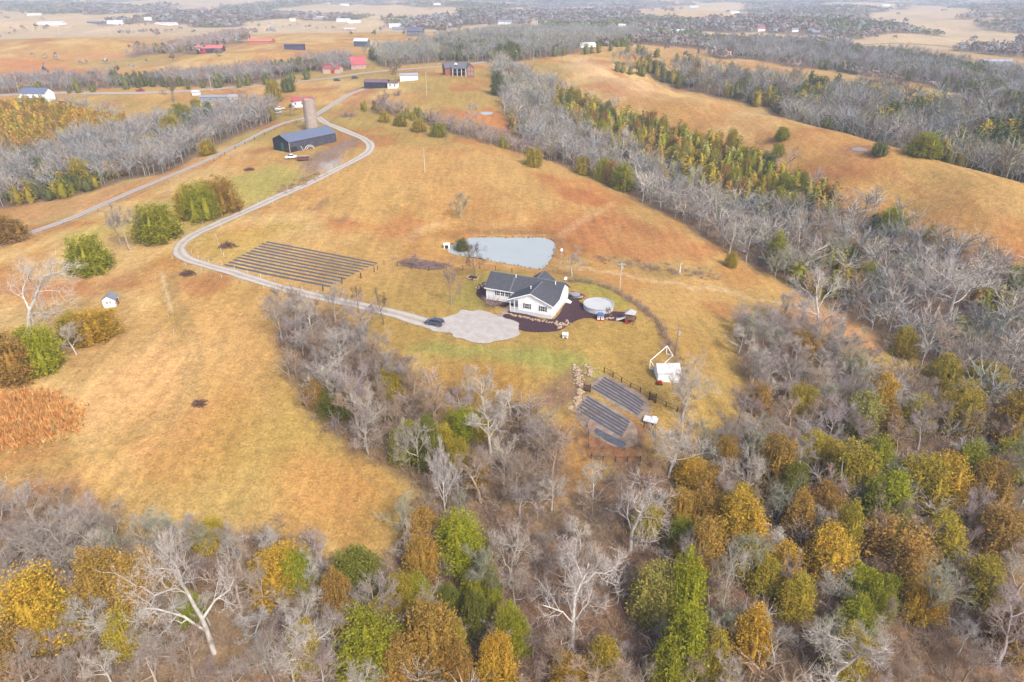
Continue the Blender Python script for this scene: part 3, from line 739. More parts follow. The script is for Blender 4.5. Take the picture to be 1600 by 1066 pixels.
def zone(x, y):
    px, py = project(x, y, zat(x, y) + 3); px, py = float(px), float(py)
    for P, ph in ZONES:
        if in_poly(px, py, P): return ph
    return None
TONE = dict(gold='golden olive', bronze='bronze orange', olive='olive', green='green', bright='bright yellow-green', dark='dark green', pale='pale green', brown='brown-tinged', deep='deep green')
BTONE = dict(cool='pale grey', steel='blue-grey', grey='grey', lav='lavender grey', white='white-barked', warm='brownish', mauve='mauve', sage='grey-green', dark='dark', silver='silvery')
def size_word(H, a, b, words=('small', 'mid-sized', 'tall')): return words[0] if H < a else words[1] if H < b else words[2]
CEDARS = [ # crown centre x, top, bottom, width in the picture, tone
 (75,902,1012,80,'gold'),(172,872,968,58,'bronze'),(240,884,985,72,'bronze'),(300,928,975,34,'bright'),(110,940,1005,50,'olive'),
 (440,860,945,78,'gold'),(470,870,945,48,'bright'),(530,900,972,48,'brown'),(565,870,940,74,'dark'),(628,905,970,52,'olive'),(660,798,855,58,'brown'),
 (663,838,918,50,'bronze'),(722,806,905,70,'bright'),(700,915,965,36,'dark'),(738,905,960,34,'green'),(580,975,1075,86,'green'),(628,1010,1085,52,'brown'),
 (680,952,1065,76,'bronze'),(632,955,1010,42,'olive'),(778,1005,1085,50,'gold'),(798,955,1030,40,'green'),(768,890,950,38,'green'),(722,1020,1090,40,'brown'),
 (806,968,1034,34,'green'),(886,1035,1100,48,'gold'),(1022,885,985,64,'pale'),(1062,882,995,56,'bright'),(1066,965,1070,64,'bright'),(1040,1010,1090,50,'green'),
 (1095,820,915,56,'bronze'),(1146,772,862,66,'gold'),(1062,812,870,42,'bright'),(1070,845,900,40,'bronze'),(1166,962,1045,52,'gold'),(1190,872,930,44,'olive'),
 (1282,762,830,52,'brown'),(1284,826,908,66,'gold'),(1312,795,880,40,'olive'),(1340,890,950,52,'bright'),(1362,905,972,48,'bright'),(1392,820,912,84,'brown'),(1372,748,840,60,'bright'),
 (1312,992,1070,46,'olive'),(1432,722,808,66,'olive'),(1462,718,800,56,'gold'),(1500,703,790,48,'bright'),(1530,730,812,52,'bronze'),(1240,770,840,40,'bronze'),
 (1205,690,790,52,'bronze'),(1230,730,815,40,'dark'),(1320,700,790,62,'olive'),(1358,690,770,48,'bright'),(1334,618,695,54,'pale'),(1374,590,660,44,'gold'),(1380,640,700,36,'brown'),
 (1488,604,682,56,'olive'),(1542,580,625,56,'olive'),(1580,622,705,60,'gold'),(1590,690,752,56,'green'),(1266,678,738,48,'olive'),(1132,682,735,36,'bronze'),(1100,728,790,56,'bronze'),
 (1150,760,830,50,'olive'),(1188,680,720,38,'bright'),(1245,520,575,50,'brown'),(1190,480,510,26,'olive'),(1500,495,530,36,'green'),(1590,415,450,40,'green'),(1340,560,600,30,'olive'),
 (728,638,692,58,'bright'),(615,575,625,38,'olive'),(525,600,660,56,'dark'),(640,660,730,50,'green'),(670,655,740,44,'dark'),(745,712,772,36,'bronze'),(715,690,750,36,'olive'),(500,590,640,40,'brown'),
 (690,660,710,40,'olive'),(755,650,690,34,'olive'),
 (74,510,588,52,'bright'),(30,522,598,70,'brown'),(152,488,538,62,'gold'),(116,492,542,46,'olive'),(10,560,600,40,'brown'),
 (245,320,382,62,'green'),(318,284,348,56,'green'),(346,276,338,54,'bronze'),(295,290,345,40,'olive'),(140,370,432,58,'green'),(18,340,380,46,'brown'),(30,283,312,30,'brown'),
 (130,250,290,30,'olive'),(183,255,278,28,'brown'),(325,218,244,26,'olive'),
 (835,229,263,30,'olive'),(912,240,275,30,'olive'),(944,246,286,30,'green'),(972,252,300,42,'green'),(870,222,248,30,'deep'),(955,250,290,26,'brown'),
 (1222,199,220,20,'green'),(1216,224,246,18,'green'),(1375,226,244,24,'deep'),(1440,212,248,44,'green'),(1565,242,280,36,'green'),(1210,360,425,32,'green'),(1232,395,430,36,'olive'),
 (1140,392,420,20,'olive'),(1350,410,460,36,'green'),(1395,325,365,44,'green'),(1445,355,400,24,'olive'),
 (722,368,398,26,'deep'),(600,172,192,18,'olive'),(626,177,198,22,'olive'),(654,185,207,24,'olive'),(684,192,216,26,'green'),(290,165,205,34,'green'),(272,180,215,30,'olive'),(330,162,200,18,'deep'),(312,158,195,18,'green'),
 (1160,840,905,46,'olive'),(1216,850,915,48,'gold'),(1105,770,830,46,'bronze'),(1245,600,650,40,'olive'),(1292,690,745,46,'olive'),(1422,620,680,44,'olive'),(1462,812,880,52,'olive'),(1556,800,870,56,'brown'),(936,1010,1085,44,'olive'),(332,815,862,44,'olive'),(600,940,1000,46,'olive'),(655,905,962,42,'green'),(1010,790,850,44,'olive'),(1080,715,775,50,'gold'),(1060,765,825,44,'bronze'),(1330,945,1010,50,'bright'),(705,985,1050,44,'olive'),(745,935,1000,42,'dark'),(545,945,1005,42,'brown'),(1240,905,975,48,'olive'),(1430,905,975,48,'gold'),(1520,880,950,50,'olive'),(1575,960,1035,50,'brown'),(1110,1000,1080,46,'olive'),(480,985,1060,44,'olive'),(200,960,1025,44,'olive'),(30,985,1060,50,'brown'),(1470,560,610,40,'olive'),(1410,510,560,34,'olive'),(1180,600,650,34,'brown'),
 (450,120,145,22,'deep'),(428,128,160,26,'olive'),(776,112,150,22,'deep'),
]
HAND = {(835,229): 'lone conical olive cedar on the grass beyond the pond', (722,368): 'dark evergreen leaning over the pond end beside the yard tree', (74,510): 'bright green cedar in the clump below the small white hut',
        (1222,199): 'lone round evergreen out on the right hill field', (722,806): 'bright green pointed cedar at the ravine top below the field tip', (1375,226): 'dark little evergreen beside the hilltop puddle',
        (245,320): 'bushy green cedar left of the drive bend', (346,276): 'large bronze-tipped cedar inside the drive curve', (318,284): 'large green cedar joined to the bronze one by the drive', (140,370): 'bushy cedar left of the track near the small hut',
        (728,638): 'low bright green cedar below the lawn in the tree belt', (745,712): 'small rust orange cedar at the lower end of the tree belt', (1062,882): 'tall bright green cedar of the tight pair near bottom centre', (1210,360): 'narrow dark cedar column beside the pale creek tree',
        (75,902): 'broad golden cedar near the bottom left corner', (325,218): 'round green cedar next to the lane utility pole'}
for (cx, top, bot, w, tone) in CEDARS:
    x, y, H, W = px_to_tree(cx, top, bot, w)
    pr = CED[random.randrange(len(CED))] if H / W < 1.7 else CED[random.choice([1, 4])]
    if (cx, top) in HAND: lab, grp = HAND[(cx, top)], None
    else:
        zp = zone(x, y) or 'standing on the dry grass'; lab = f"{size_word(H, 5.5, 8.5)} {TONE[tone]} cedar {zp}"; grp = 'cedars ' + zp
    if bot > 570 and cx > 380 or bot > 840: H *= 1.12; W *= 1.12
    plant(pr, 'cedar_tree', x, y, H, W, GRASSG[tone], lab, 'tree', grp)

def fill(poly, n_max, spacing, rng_seed, keep=1.0, margin=.9, px_ok=None):
    """random spots inside an outline, apart from one another and from what stands already"""
    rng = np.random.default_rng(rng_seed); P = np.asarray(poly)[:, :2]; lo, hi = P.min(0), P.max(0)
    X = rng.uniform(lo[0], hi[0], 24000); Y = rng.uniform(lo[1], hi[1], 24000); m = poly_dist(P, X, Y) < -.5; X, Y = X[m], Y[m]
    if px_ok is not None: m = px_ok(X, Y); X, Y = X[m], Y[m]
    occ = np.array(placed)
    keep = np.ones(len(X), bool)
    for i in range(0, len(X), 2000): keep[i:i + 2000] = ~((X[i:i + 2000, None] - occ[:, 0]) ** 2 + (Y[i:i + 2000, None] - occ[:, 1]) ** 2 < (occ[:, 2] * margin) ** 2).any(1)
    X, Y = X[keep], Y[keep]; out = np.zeros((0, 2))
    for x, y in zip(X, Y):
        if len(out) and (((out - (x, y)) ** 2).sum(1) < spacing ** 2).any(): continue
        out = np.vstack([out, (x, y)])
        if len(out) >= n_max: break
    return [(float(a), float(b)) for a, b in out]
def in_view(x, y, m=60):
    px, py = project(x, y, hgt(x, y) + 5); return (px > -m) & (px < 1600 + m) & (py > -m) & (py < 1066 + m * 1.6)
# the cedar stand at the left edge and the cedar rim of the creek woods
STAND = at_many([(-20,250),(-20,172),(60,170),(195,196),(205,206),(120,225),(60,246)])
RIM = at_many([(862,148),(960,186),(1060,210),(1150,238),(1240,283),(1310,326),(1300,352),(1200,335),(1090,298),(1010,262),(930,225),(866,184)])
for k, (x, y) in enumerate(fill(STAND, 66, 4.3, 5, px_ok=lambda x, y: in_view(x, y, 10))):
    tone = random.choice(['bronze', 'bronze', 'gold', 'olive', 'brown', 'green']); H = random.uniform(6.5, 9.5); zp = zone(x, y) or 'in the dense cedar stand at the left edge'
    plant(CED[k % 6], 'cedar_tree', x, y, H, H * random.uniform(.5, .62), GRASSG[tone], f"{size_word(H, 7.4, 8.6)} {TONE[tone]} cedar {zp}", 'tree', 'cedars ' + zp)
for k, (x, y) in enumerate(fill(RIM, 84, 4.0, 6)):
    tone = random.choice(['olive', 'green', 'olive', 'pale', 'brown', 'deep']); H = random.uniform(7, 11); zp = zone(x, y) or 'on the rim of the creek woods'
    plant(CED[k % 6], 'cedar_tree', x, y, H, H * random.uniform(.48, .62), GRASSG[tone], f"{size_word(H, 8, 9.8)} {TONE[tone]} cedar {zp}", 'tree', 'cedars ' + zp)

# leafless trees one can pick out: base x, base y, top, width, proto list, tone, label
BT = [
 (46,520,392,110,'S','white','big white-limbed sycamore on the left pasture edge'),
 (742,434,368,50,'B','dark','bare round-crowned yard tree in a mulch ring by the pond'),
 (893,432,385,48,'B','grey','bare grey tree behind the right end of the white house'),
 (705,478,405,34,'B','mauve','slender young bare tree on the lawn left of the house'),
 (600,508,448,26,'U','dark','upright dark bare tree beside the drive below the rows'),
 (560,488,440,22,'U','dark','small upright bare tree on the drive verge near the plastic rows'),
 (735,636,560,32,'S','silver','slender pale tree alone on the slope below the gravel pad'),
 (1139,398,325,60,'S','silver','pale spreading tree at the field corner by the creek woods'),
 (1276,532,412,98,'S','white','large white sycamore in front of the pink tongue of field'),
 (1441,498,388,84,'S','white','left one of the white twin sycamores on the right'),
 (1478,500,385,120,'S','white','right one of the white twin sycamores with a long low limb'),
 (970,252,198,38,'S','white','white tree rising from the creek woods beyond the lone cedar'),
 (1084,312,254,44,'S','silver','pale tree at the field side midway along the creek woods'),
 (1244,402,328,36,'S','silver','thin pale tree left of centre in the right creek woods'),
 (1052,372,0,0,'','',''),
 (570,698,590,74,'S','silver','pale tree standing at the left edge of the tree belt'),
 (655,738,640,60,'S','silver','pale leaning tree at the lower edge of the tree belt'),
 (695,800,690,44,'F','white','feathery whitish tree at the foot of the tree belt'),
 (985,860,735,120,'S','white','wide white tree with drooping limbs below the garden'),
 (895,1010,850,150,'S','white','very large white tree near the bottom centre'),
 (335,1020,830,140,'S','white','big white tree in the bottom woods left of centre'),
 (795,910,810,90,'S','silver','pale leaning tree between the cedars and the garden ravine'),
 (200,1010,920,150,'S','silver','wide pale spreading tree near the bottom left'),
 (490,1050,945,110,'S','white','white many-limbed tree by the bottom edge left of centre'),
 (1130,950,850,54,'S','silver','thin silvery tree right of the tall green cedar pair'),
 (1065,660,545,80,'B','silver','pale bare tree beside the white shed'),
 (1045,745,640,100,'B','silver','broad pale bare tree at the lower garden corner'),
 (1160,790,690,64,'B','silver','silvery bare tree among gold cedars right of the garden'),
 (1290,1075,960,110,'B','silver','silvery bare tree at the bottom right of centre'),
 (1440,980,875,80,'B','sage','grey-green lichened tree in the lower right woods'),
 (1590,800,660,80,'B','sage','grey-green bare tree at the right edge below the gold cedar'),
 (1480,470,0,0,'','',''),
 (110,900,790,120,'B','grey','hazy grey tree at the left end of the ravine woods'),
 (1560,1040,930,110,'B','lav','lavender grey tree near the bottom right corner'),
 (630,570,543,44,'H','mauve','rounded bare bush on the slope below the car'),
 (707,620,592,36,'H','mauve','lower bare bush on the slope near the slender pale tree'),
 (652,417,392,26,'U','mauve','small bare tree in the mulched patch left of the pond'),
 (272,160,130,30,'B','dark','spreading dark bare tree by the lane in front of the belt'),
 (600,183,140,34,'B','mauve','bare mauve tree at the left end of the hedge'),
 (620,150,134,18,'H','mauve','round grey bush on the slope below the white outbuilding'),
 (545,182,168,30,'H','mauve','low grey bush line right of the silo'),
 (738,196,158,36,'B','lav','pale bare tree in the hedge below the brick house'),
 (618,128,98,30,'B','dark','dark bare tree behind the dark outbuilding'),
 (190,385,330,28,'U','grey','left one of the spindly saplings in the left pasture'),
 (203,392,320,30,'U','grey','middle one of the spindly saplings in the left pasture'),
 (222,380,325,26,'U','grey','right one of the spindly saplings in the left pasture'),
 (120,555,500,60,'B','silver','pale bare tree in front of the bronze cedar clump'),
 (1380,225,195,44,'B','warm','bare brownish tree by the hilltop puddle'),
 (1395,134,112,50,'H','dark','dark spreading bush on the second right field'),
 (1360,130,115,44,'H','dark','low dark bush left of the spreading one on the second field'),
 (768,478,455,38,'H','mauve','weeping ornamental bush at the left front of the house'),
 (720,342,295,32,'F','sage','tall thin feathery tree on the grass above the pond'),
 (412,190,150,40,'B','grey','grey bare tree just left of the red-roofed white cottage'),
 (455,182,160,26,'B','dark','dark bare tree on the cottage lawn by the silo'),
]
UPR = [5, 2]; FEA = [5, 6]
for (cx, bot, top, w, kind, tone, lab) in BT:
    if not kind: continue
    x, y, z = at(cx, bot); d = math.sqrt(x * x + y * y + (CAM_H - z) ** 2); th = math.atan2(CAM_H - z, math.hypot(x, y))
    W = w * d / FPX; H = ((bot - top) * d / FPX - .3 * W * math.sin(th)) / math.cos(th); H = max(H, 1.2)
    pr = {'S': SYC, 'B': BARE[:5], 'U': [BARE[k] for k in UPR], 'F': [BARE[k] for k in FEA], 'H': SHRUB}[kind]; pr = random.choice(pr)
    e_ = plant(pr, 'bare_bush' if kind == 'H' else 'bare_tree', x, y, H, W, BARKC[tone], lab, 'bush' if kind == 'H' else 'tree', None, .06)
    if cx == 46: e_.rotation_euler = (0, .35, 0)

# the rest of the ravine woods and tree belt
NB = 0
def bare_fill(poly, n, spacing, seed, tones, hr, margin=.55):
    global NB
    for k, (x, y) in enumerate(fill(poly, n, spacing, seed, margin=margin, px_ok=lambda x, y: in_view(x, y, 70))):
        tone = random.choice(tones); H = random.uniform(*hr); zp = zone(x, y) or 'in the woods'
        plant(BARE[random.randrange(len(BARE))], 'bare_tree', x, y, H, H * random.uniform(.62, .9), BARKC[tone], f"{size_word(H, hr[0] + (hr[1] - hr[0]) * .4, hr[0] + (hr[1] - hr[0]) * .72, ('low', 'mid-sized', 'tall'))} {BTONE[tone]} bare tree {zp}", 'tree', 'bare trees ' + zp, .14); NB += 1
bare_fill(WPOLY['drawbelt'], 46, 3.6, 21, ['grey', 'lav', 'warm', 'silver', 'grey'], (7.5, 13), .4)
bare_fill(at_many([(1145,505),(1250,500),(1330,550),(1340,640),(1180,650),(1150,570)]), 36, 3.4, 24, ['silver', 'grey', 'lav', 'sage'], (7.5, 11), .4)
bare_fill(at_many([(0,810),(120,815),(230,860),(340,860),(430,850),(520,890),(520,1090),(0,1090)]), 46, 4.2, 25, ['silver', 'grey', 'lav', 'warm', 'silver'], (6, 11), .5)
bare_fill(WPOLY['ravine'], 165, 4.4, 22, ['grey', 'lav', 'warm', 'sage', 'warm', 'silver', 'silver', 'mauve'], (5.5, 11.5), .6)
CREEKN = at_many([(880,258),(960,285),(1040,330),(1130,385),(1190,420),(1240,448),(1330,495),(1420,555),(1620,640),(1620,470),(1500,440),(1400,400),(1300,372),(1180,335),(1080,290),(980,250),(900,225)])
bare_fill(CREEKN, 40, 7.0, 23, ['grey', 'lav', 'sage', 'silver', 'grey', 'warm'], (8, 13), .5)

# labels shared by a few trees are told apart by their place in the row
_by = {}
for o in list(COL.objects):
    if o.parent is None and o.get('label') and o.name.startswith(('cedar_tree', 'bare_tree')): _by.setdefault(o['label'], []).append(o)
_ORD = {2: ['left one', 'right one'], 3: ['leftmost', 'middle one', 'rightmost'], 4: ['leftmost', 'second from left', 'third from left', 'rightmost'], 5: ['leftmost', 'second from left', 'middle one', 'second from right', 'rightmost'], 6: ['leftmost', 'second from left', 'third from left', 'third from right', 'second from right', 'rightmost']}
for n_ in range(7, 15):
    w_ = ['leftmost'] + [q + ' from left' for q in 'second third fourth fifth sixth seventh eighth'.split()]; r_ = ['rightmost'] + [q + ' from right' for q in 'second third fourth fifth sixth seventh'.split()]
    _ORD[n_] = w_[:n_ - n_ // 2] + r_[:n_ // 2][::-1]
for lab, os_ in _by.items():
    if 1 < len(os_) <= 14:
        os_.sort(key=lambda o: float(project(o.location.x, o.location.y, o.location.z)[0]))
        for o, w_ in zip(os_, _ORD[len(os_)]): o['label'] = lab + ', ' + w_
# ------------------------------------------------------------------ woods that read as one mass
def lod_bare(seed):
    rng = np.random.default_rng(seed); G = Geo(); H = 1.0
    G.tube(np.array([[0, 0, -.03], [.01, 0, .35], [0, .01, .75]]), [.02, .014, .005], 3, .1)
    for i in range(11):
        a = i * 2.4 + rng.uniform(-.4, .4); z0 = rng.uniform(.2, .7); el = rng.uniform(.4, 1.1); L = rng.uniform(.25, .42)
        d = np.array([math.cos(a) * math.cos(el), math.sin(a) * math.cos(el), math.sin(el)]); p = np.array([0, 0, z0]); e = p + d * L + rng.normal(0, .03, 3)
        G.ribbon(np.array([p, e]), [.011, .005], rng, .3)
        for k in range(7):
            f = rng.uniform(.3, 1); b = p * (1 - f) + e * f; dd = d + rng.normal(0, .6, 3) + np.array([0, 0, .25]); e2 = b + dd * rng.uniform(.1, .2)
            w = np.cross(dd, rng.normal(size=3)); w /= np.linalg.norm(w)
            G.add(np.array([b - w * .009, b + w * .009, e2]), [[0, 1, 2]], .8)
            b2 = (b + e2) / 2; e3 = b2 + (dd + rng.normal(0, .8, 3)) * .12
            G.add(np.array([b2 - w * .007, b2 + w * .007, e3]), [[0, 1, 2]], .9)
    return G.arrays()
def lod_cedar(seed, sharp=.6):
    rng = np.random.default_rng(seed); G = Geo()
    k, m = 6, 5; V = []; F = []
    for i in range(m):
        t = i / (m - 1); rad = .2 * cedar_profile(np.array([t]), sharp)[0]
        for j in range(k):
            a = 6.283 * j / k + i * .5; q = rng.uniform(.75, 1.2); V.append((math.cos(a) * rad * q, math.sin(a) * rad * q, t * .92))
    for i in range(m - 1):
        for j in range(k):
            q = [i * k + j, i * k + (j + 1) % k, (i + 1) * k + (j + 1) % k, (i + 1) * k + j]; F += [[q[0], q[1], q[2]], [q[0], q[2], q[3]]]
    G.add(np.array(V), F, .3)
    n = 90; t = rng.uniform(0, 1, n); a = rng.uniform(0, 6.283, n); rad = .25 * cedar_profile(t, sharp) * rng.uniform(.8, 1.1, n)
    P = np.stack([np.cos(a) * rad, np.sin(a) * rad, t * .96], -1); D = np.stack([np.cos(a), np.sin(a), np.full(n, .9)], -1) + rng.normal(0, .35, (n, 3)); D /= np.linalg.norm(D, axis=1)[:, None]
    S = np.cross(D, unit_dirs(rng, n)); S /= np.linalg.norm(S, axis=1)[:, None]
    V = np.stack([P - S * .03, P + S * .03, P + D * .1], 1).reshape(-1, 3); G.add(V, np.arange(3 * n).reshape(n, 3), np.repeat(rng.uniform(0, 1, n), 3))
    return G.arrays()
def lod_puff(seed, n=22):
    """a distant crown: loose scraps of twiggery in an egg"""
    rng = np.random.default_rng(seed); u = unit_dirs(rng, n); u[:, 2] = np.abs(u[:, 2]) * 1.0
    P = u * np.array([.42, .42, .55]) * rng.uniform(.55, 1.0, (n, 1)) + np.array([0, 0, .36])
    A = unit_dirs(rng, n) * .17; B = np.cross(u, A); B = B / np.linalg.norm(B, axis=1)[:, None] * .17
    V = np.stack([P - A - B * .6, P + A - B * .6, P + B], 1).reshape(-1, 3); Fp = np.arange(3 * n).reshape(n, 3)
    V2 = np.array([[-.02, 0, -.05], [.02, 0, -.05], [0, 0, .5]]); return np.concatenate([V, V2]), np.concatenate([Fp, [[3 * n, 3 * n + 1, 3 * n + 2]]]), np.concatenate([np.repeat(rng.uniform(0, 1, n), 3), [.2] * 3])
LB = [lod_bare(900 + i) for i in range(6)]; LC = [lod_cedar(950 + i, s) for i, s in enumerate([.5, .6, .75, .55])]; LP = [lod_puff(970 + i) for i in range(6)]
LPB = [lod_puff(990 + i, 12) for i in range(5)]
def mass(name, items, material, label, cat):
    """join many trees: items are (proto, x, y, z, H, W, rot, colour)"""
    Vs, Fs, As, Cs = [], [], [], []; n = 0
    for (pr, x, y, z, H, W, r, c) in items:
        V, F, A = pr; cr, sr = math.cos(r), math.sin(r)
        Vs.append(np.stack([(V[:, 0] * cr - V[:, 1] * sr) * W + x, (V[:, 0] * sr + V[:, 1] * cr) * W + y, V[:, 2] * H + z], -1))
        Fs.append(F + n); n += len(V); As.append(A); Cs.append(np.repeat(np.array([[*c, 1]]), len(V), 0))
    me = np_mesh(name, np.concatenate(Vs), np.concatenate(Fs), material)
    a_ = me.attributes.new('shade', 'FLOAT', 'POINT'); a_.data.foreach_set('value', np.concatenate(As).astype(np.float32))
    a_ = me.color_attributes.new('tcol', 'FLOAT_COLOR', 'POINT'); a_.data.foreach_set('color', np.concatenate(Cs).astype(np.float32).ravel())
    return tag(link(name, me), label, cat, kind='stuff')
def jit(c, k=.15):
    f = random.uniform(1 - k, 1 + k); h = random.uniform(-k, k) * .4; return (c[0] * f * (1 + h), c[1] * f, c[2] * f * (1 - h))
def grid_spots(poly, s, seed, avoid=True, margin=.55):
    P = np.asarray(poly)[:, :2]; lo, hi = P.min(0), P.max(0); rng = np.random.default_rng(seed)
    X, Y = np.meshgrid(np.arange(lo[0], hi[0], s), np.arange(lo[1], hi[1], s)); X = (X + rng.uniform(-.5, .5, X.shape) * s).ravel(); Y = (Y + rng.uniform(-.5, .5, Y.shape) * s).ravel()
    d = poly_dist(P, X, Y); m = d < rng.normal(0, .8, d.shape); X, Y = X[m], Y[m]
    Z = hgt(X, Y); px, py = project(X, Y, Z + 6); m = (px > -140) & (px < 1740) & (py < 1250) & (Y > 20); X, Y, Z = X[m], Y[m], Z[m]
    if avoid and len(X):
        occ = np.array(placed); keep = np.ones(len(X), bool)
        for i in range(0, len(X), 2000):
            dd = (X[i:i + 2000, None] - occ[:, 0]) ** 2 + (Y[i:i + 2000, None] - occ[:, 1]) ** 2
            keep[i:i + 2000] = ~(dd < (occ[:, 2] * margin) ** 2).any(1)
        X, Y, Z = X[keep], Y[keep], Z[keep]
    return np.stack([X, Y, Z], -1)
LGR = {k: tuple(v * .74 for v in c) for k, c in GRASSG.items()}   # cedar colours darkened for the self-shade that low-detail crowns lack
def wood(name, poly, spacing, cedar_share, bare_tones, cedar_tones, hb, hc, label, seed, cedar_noise=25., inner=None, inner_tones=None):
    B, C = [], []
    S = grid_spots(poly, spacing, seed); NZ = fbm(S[:, 0] / cedar_noise, S[:, 1] / cedar_noise, seed + 3, 2)
    INN = poly_dist(inner, S[:, 0], S[:, 1]) < 0 if inner is not None else np.zeros(len(S), bool)
    for (x, y, z), nz, inn in zip(S, NZ, INN):
        if inn:
            if random.random() < .9: H = random.uniform(6, 9.5); C.append((random.choice(LC), x, y, z, H, H * random.uniform(1.1, 1.5), random.uniform(0, 6.28), jit(GRASSG[random.choice(inner_tones)], .25)))
            continue
        if nz < cedar_share:
            H = random.uniform(*hc); C.append((random.choice(LC), x, y, z, H, H * random.uniform(1.2, 1.7), random.uniform(0, 6.28), jit(LGR[random.choice(cedar_tones)])))
        else:
            H = random.uniform(*hb); B.append((random.choice(LB), x, y, z, H, H * random.uniform(.8, 1.1), random.uniform(0, 6.28), jit(BARKC[random.choice(bare_tones)])))
    if B: mass(name, B, M_BARKV, label, 'woods')
    if C: mass(name.replace('woods', 'cedars') if 'woods' in name else name + '_cedars', C, M_CEDARV, label.replace('bare', 'evergreen').replace('grey', 'green'), 'woods')
wood('creek_woods', WPOLY['creek'], 4.6, .30, ['cool', 'steel', 'sage', 'grey', 'silver'], ['olive', 'green', 'deep', 'brown'], (7, 12), (6, 9), 'mass of grey bare trees along the creek under the right hill field', 61, inner=RIM, inner_tones=['olive', 'green', 'olive', 'pale', 'brown'])
wood('valley_woods', WPOLY['valley'], 5.0, .44, ['dark', 'steel', 'sage', 'cool'], ['deep', 'dark', 'deep', 'olive'], (8, 14), (7, 11), 'grey bare woods in the valley behind the right hill crest', 62)
wood('far_valley_woods', WPOLY['farvalley'], 6.0, .46, ['dark', 'steel', 'cool'], ['deep', 'deep', 'dark'], (8, 14), (7, 11), 'grey bare woods behind the second right field', 63)
wood('lane_woods', WPOLY['leftwood'], 4.4, .30, ['cool', 'steel', 'grey', 'cool'], ['olive', 'green', 'deep'], (7, 12), (5, 8), 'grey bare woods beside the fenced lane on the left', 64, inner=STAND, inner_tones=['bronze', 'gold', 'brown', 'olive', 'bronze'])
wood('belt_woods', WPOLY['belt'], 5.0, .40, ['cool', 'steel', 'mauve'], ['deep', 'dark', 'deep'], (6, 10), (5, 8), 'grey bare belt of trees behind the left farmsteads', 65)
wood('roadside_woods', WPOLY['roadbelt'], 6.0, .44, ['cool', 'steel', 'sage'], ['deep', 'dark', 'deep'], (8, 13), (6, 10), 'grey bare woods behind the brick house', 66)
wood('hedge_woods', WPOLY['hedge'], 2.8, .40, ['mauve', 'lav', 'warm'], ['olive', 'green'], (3.5, 7), (3, 6), 'grey bare hedge across the field below the brick house', 67)
wood('gully_woods', WPOLY['leftgully'], 6.0, .25, ['mauve', 'lav', 'grey'], ['deep', 'olive'], (4, 8), (4, 7), 'grey bare gully scrub left of the red-roofed barn', 68)
# hedgerows of cedars on the far right fields
def row(pts, step, seed):
    W = at_many(pts); rng = np.random.default_rng(seed); out = []
    for a, b in zip(W[:-1], W[1:]):
        L = np.hypot(*(b - a)[:2]); n = max(1, int(L / step))
        for k in range(n):
            p = a + (b - a) * (k + rng.uniform(.2, .8)) / n + rng.normal(0, step * .25, 3); out.append((p[0], p[1], zat(p[0], p[1])))
    return out
items = []
for pts, st in (([(0,47),(60,45),(130,43),(200,42),(300,38)], 16), ([(20,92),(60,90),(100,95),(150,101),(200,100),(240,96)], 9), ([(190,55),(230,52),(270,49),(290,47)], 9), ([(150,72),(190,74),(215,76)], 14), ([(220,108),(140,118),(70,130)], 14), ([(380,38),(430,40),(480,44),(560,48),(600,46)], 16), ([(330,62),(380,56),(400,50)], 9), ([(620,52),(680,55),(760,46),(830,42)], 18), ([(1080,52),(1200,58),(1320,62),(1400,60)], 16), ([(0,56),(40,50),(70,46)], 12)):
    for (x, y, z) in row(pts, st, 31 + len(items)):
        if random.random() < .7: H = random.uniform(3, 8); items.append((random.choice(LP), x, y, z, H, H * random.uniform(.9, 1.5), random.uniform(0, 6.28), jit(BARKC[random.choice(['dark', 'mauve', 'grey'])], .2)))
mass('hedgerow_scrub', items, M_BARKV, 'grey scrubby hedgerows threading the far fields', 'hedgerow')
items = []
for pts in ([(975,81),(1000,84),(1030,90),(1060,98),(1098,108)], [(948,108),(970,112),(1010,121),(1050,128),(1090,132)], [(955,110),(1000,117),(1060,130)], [(960,75),(985,68),(1020,64),(1055,60)], [(1090,72),(1130,80),(1170,90)], [(20,150),(120,146),(200,140)],
            [(290,138),(340,138),(400,134),(450,130),(480,124)], [(420,108),(470,106),(520,100)], [(830,90),(870,88),(920,85),(960,80)]):
    for (x, y, z) in row(pts, 7, len(items)):
        if random.random() < .85: H = random.uniform(5, 9); items.append((random.choice(LC), x, y, z, H, H * random.uniform(1.3, 1.9), random.uniform(0, 6.28), jit(GRASSG[random.choice(['deep', 'dark', 'deep'])])))
mass('hedgerow_cedars', items, M_CEDARV, 'dark evergreen hedgerow lines dividing the far fields', 'hedgerow')
# all the country beyond
rng = np.random.default_rng(404)
th = np.arange(-44, 44.01, .33) * _deg; lr = np.arange(math.log(620), math.log(6500), .0105)
A_, B_ = np.meshgrid(th, lr); A_ = (A_ + rng.uniform(-.5, .5, A_.shape) * .33 * _deg).ravel(); B_ = (B_ + rng.uniform(-.5, .5, B_.shape) * .0105).ravel()
R_ = np.exp(B_); X_, Y_ = R_ * np.sin(A_), R_ * np.cos(A_)
def cover_at(x, y):
    t = np.arctan2(x, y); r = np.hypot(x, y); j = np.clip(np.searchsorted(TH, t), 0, len(TH) - 1); i = np.clip(np.searchsorted(RR, r), 0, len(RR) - 1)
    return woods.reshape(nr, nc)[i, j]
wv = cover_at(X_, Y_); nz = fbm(X_ / 130, Y_ / 170, 606, 3)
inknown = np.zeros(len(X_), bool)
for k in ('belt', 'roadbelt', 'farvalley', 'valley', 'creek', 'leftgully'):
    inknown |= poly_dist(WPOLY[k], X_, Y_) < 2
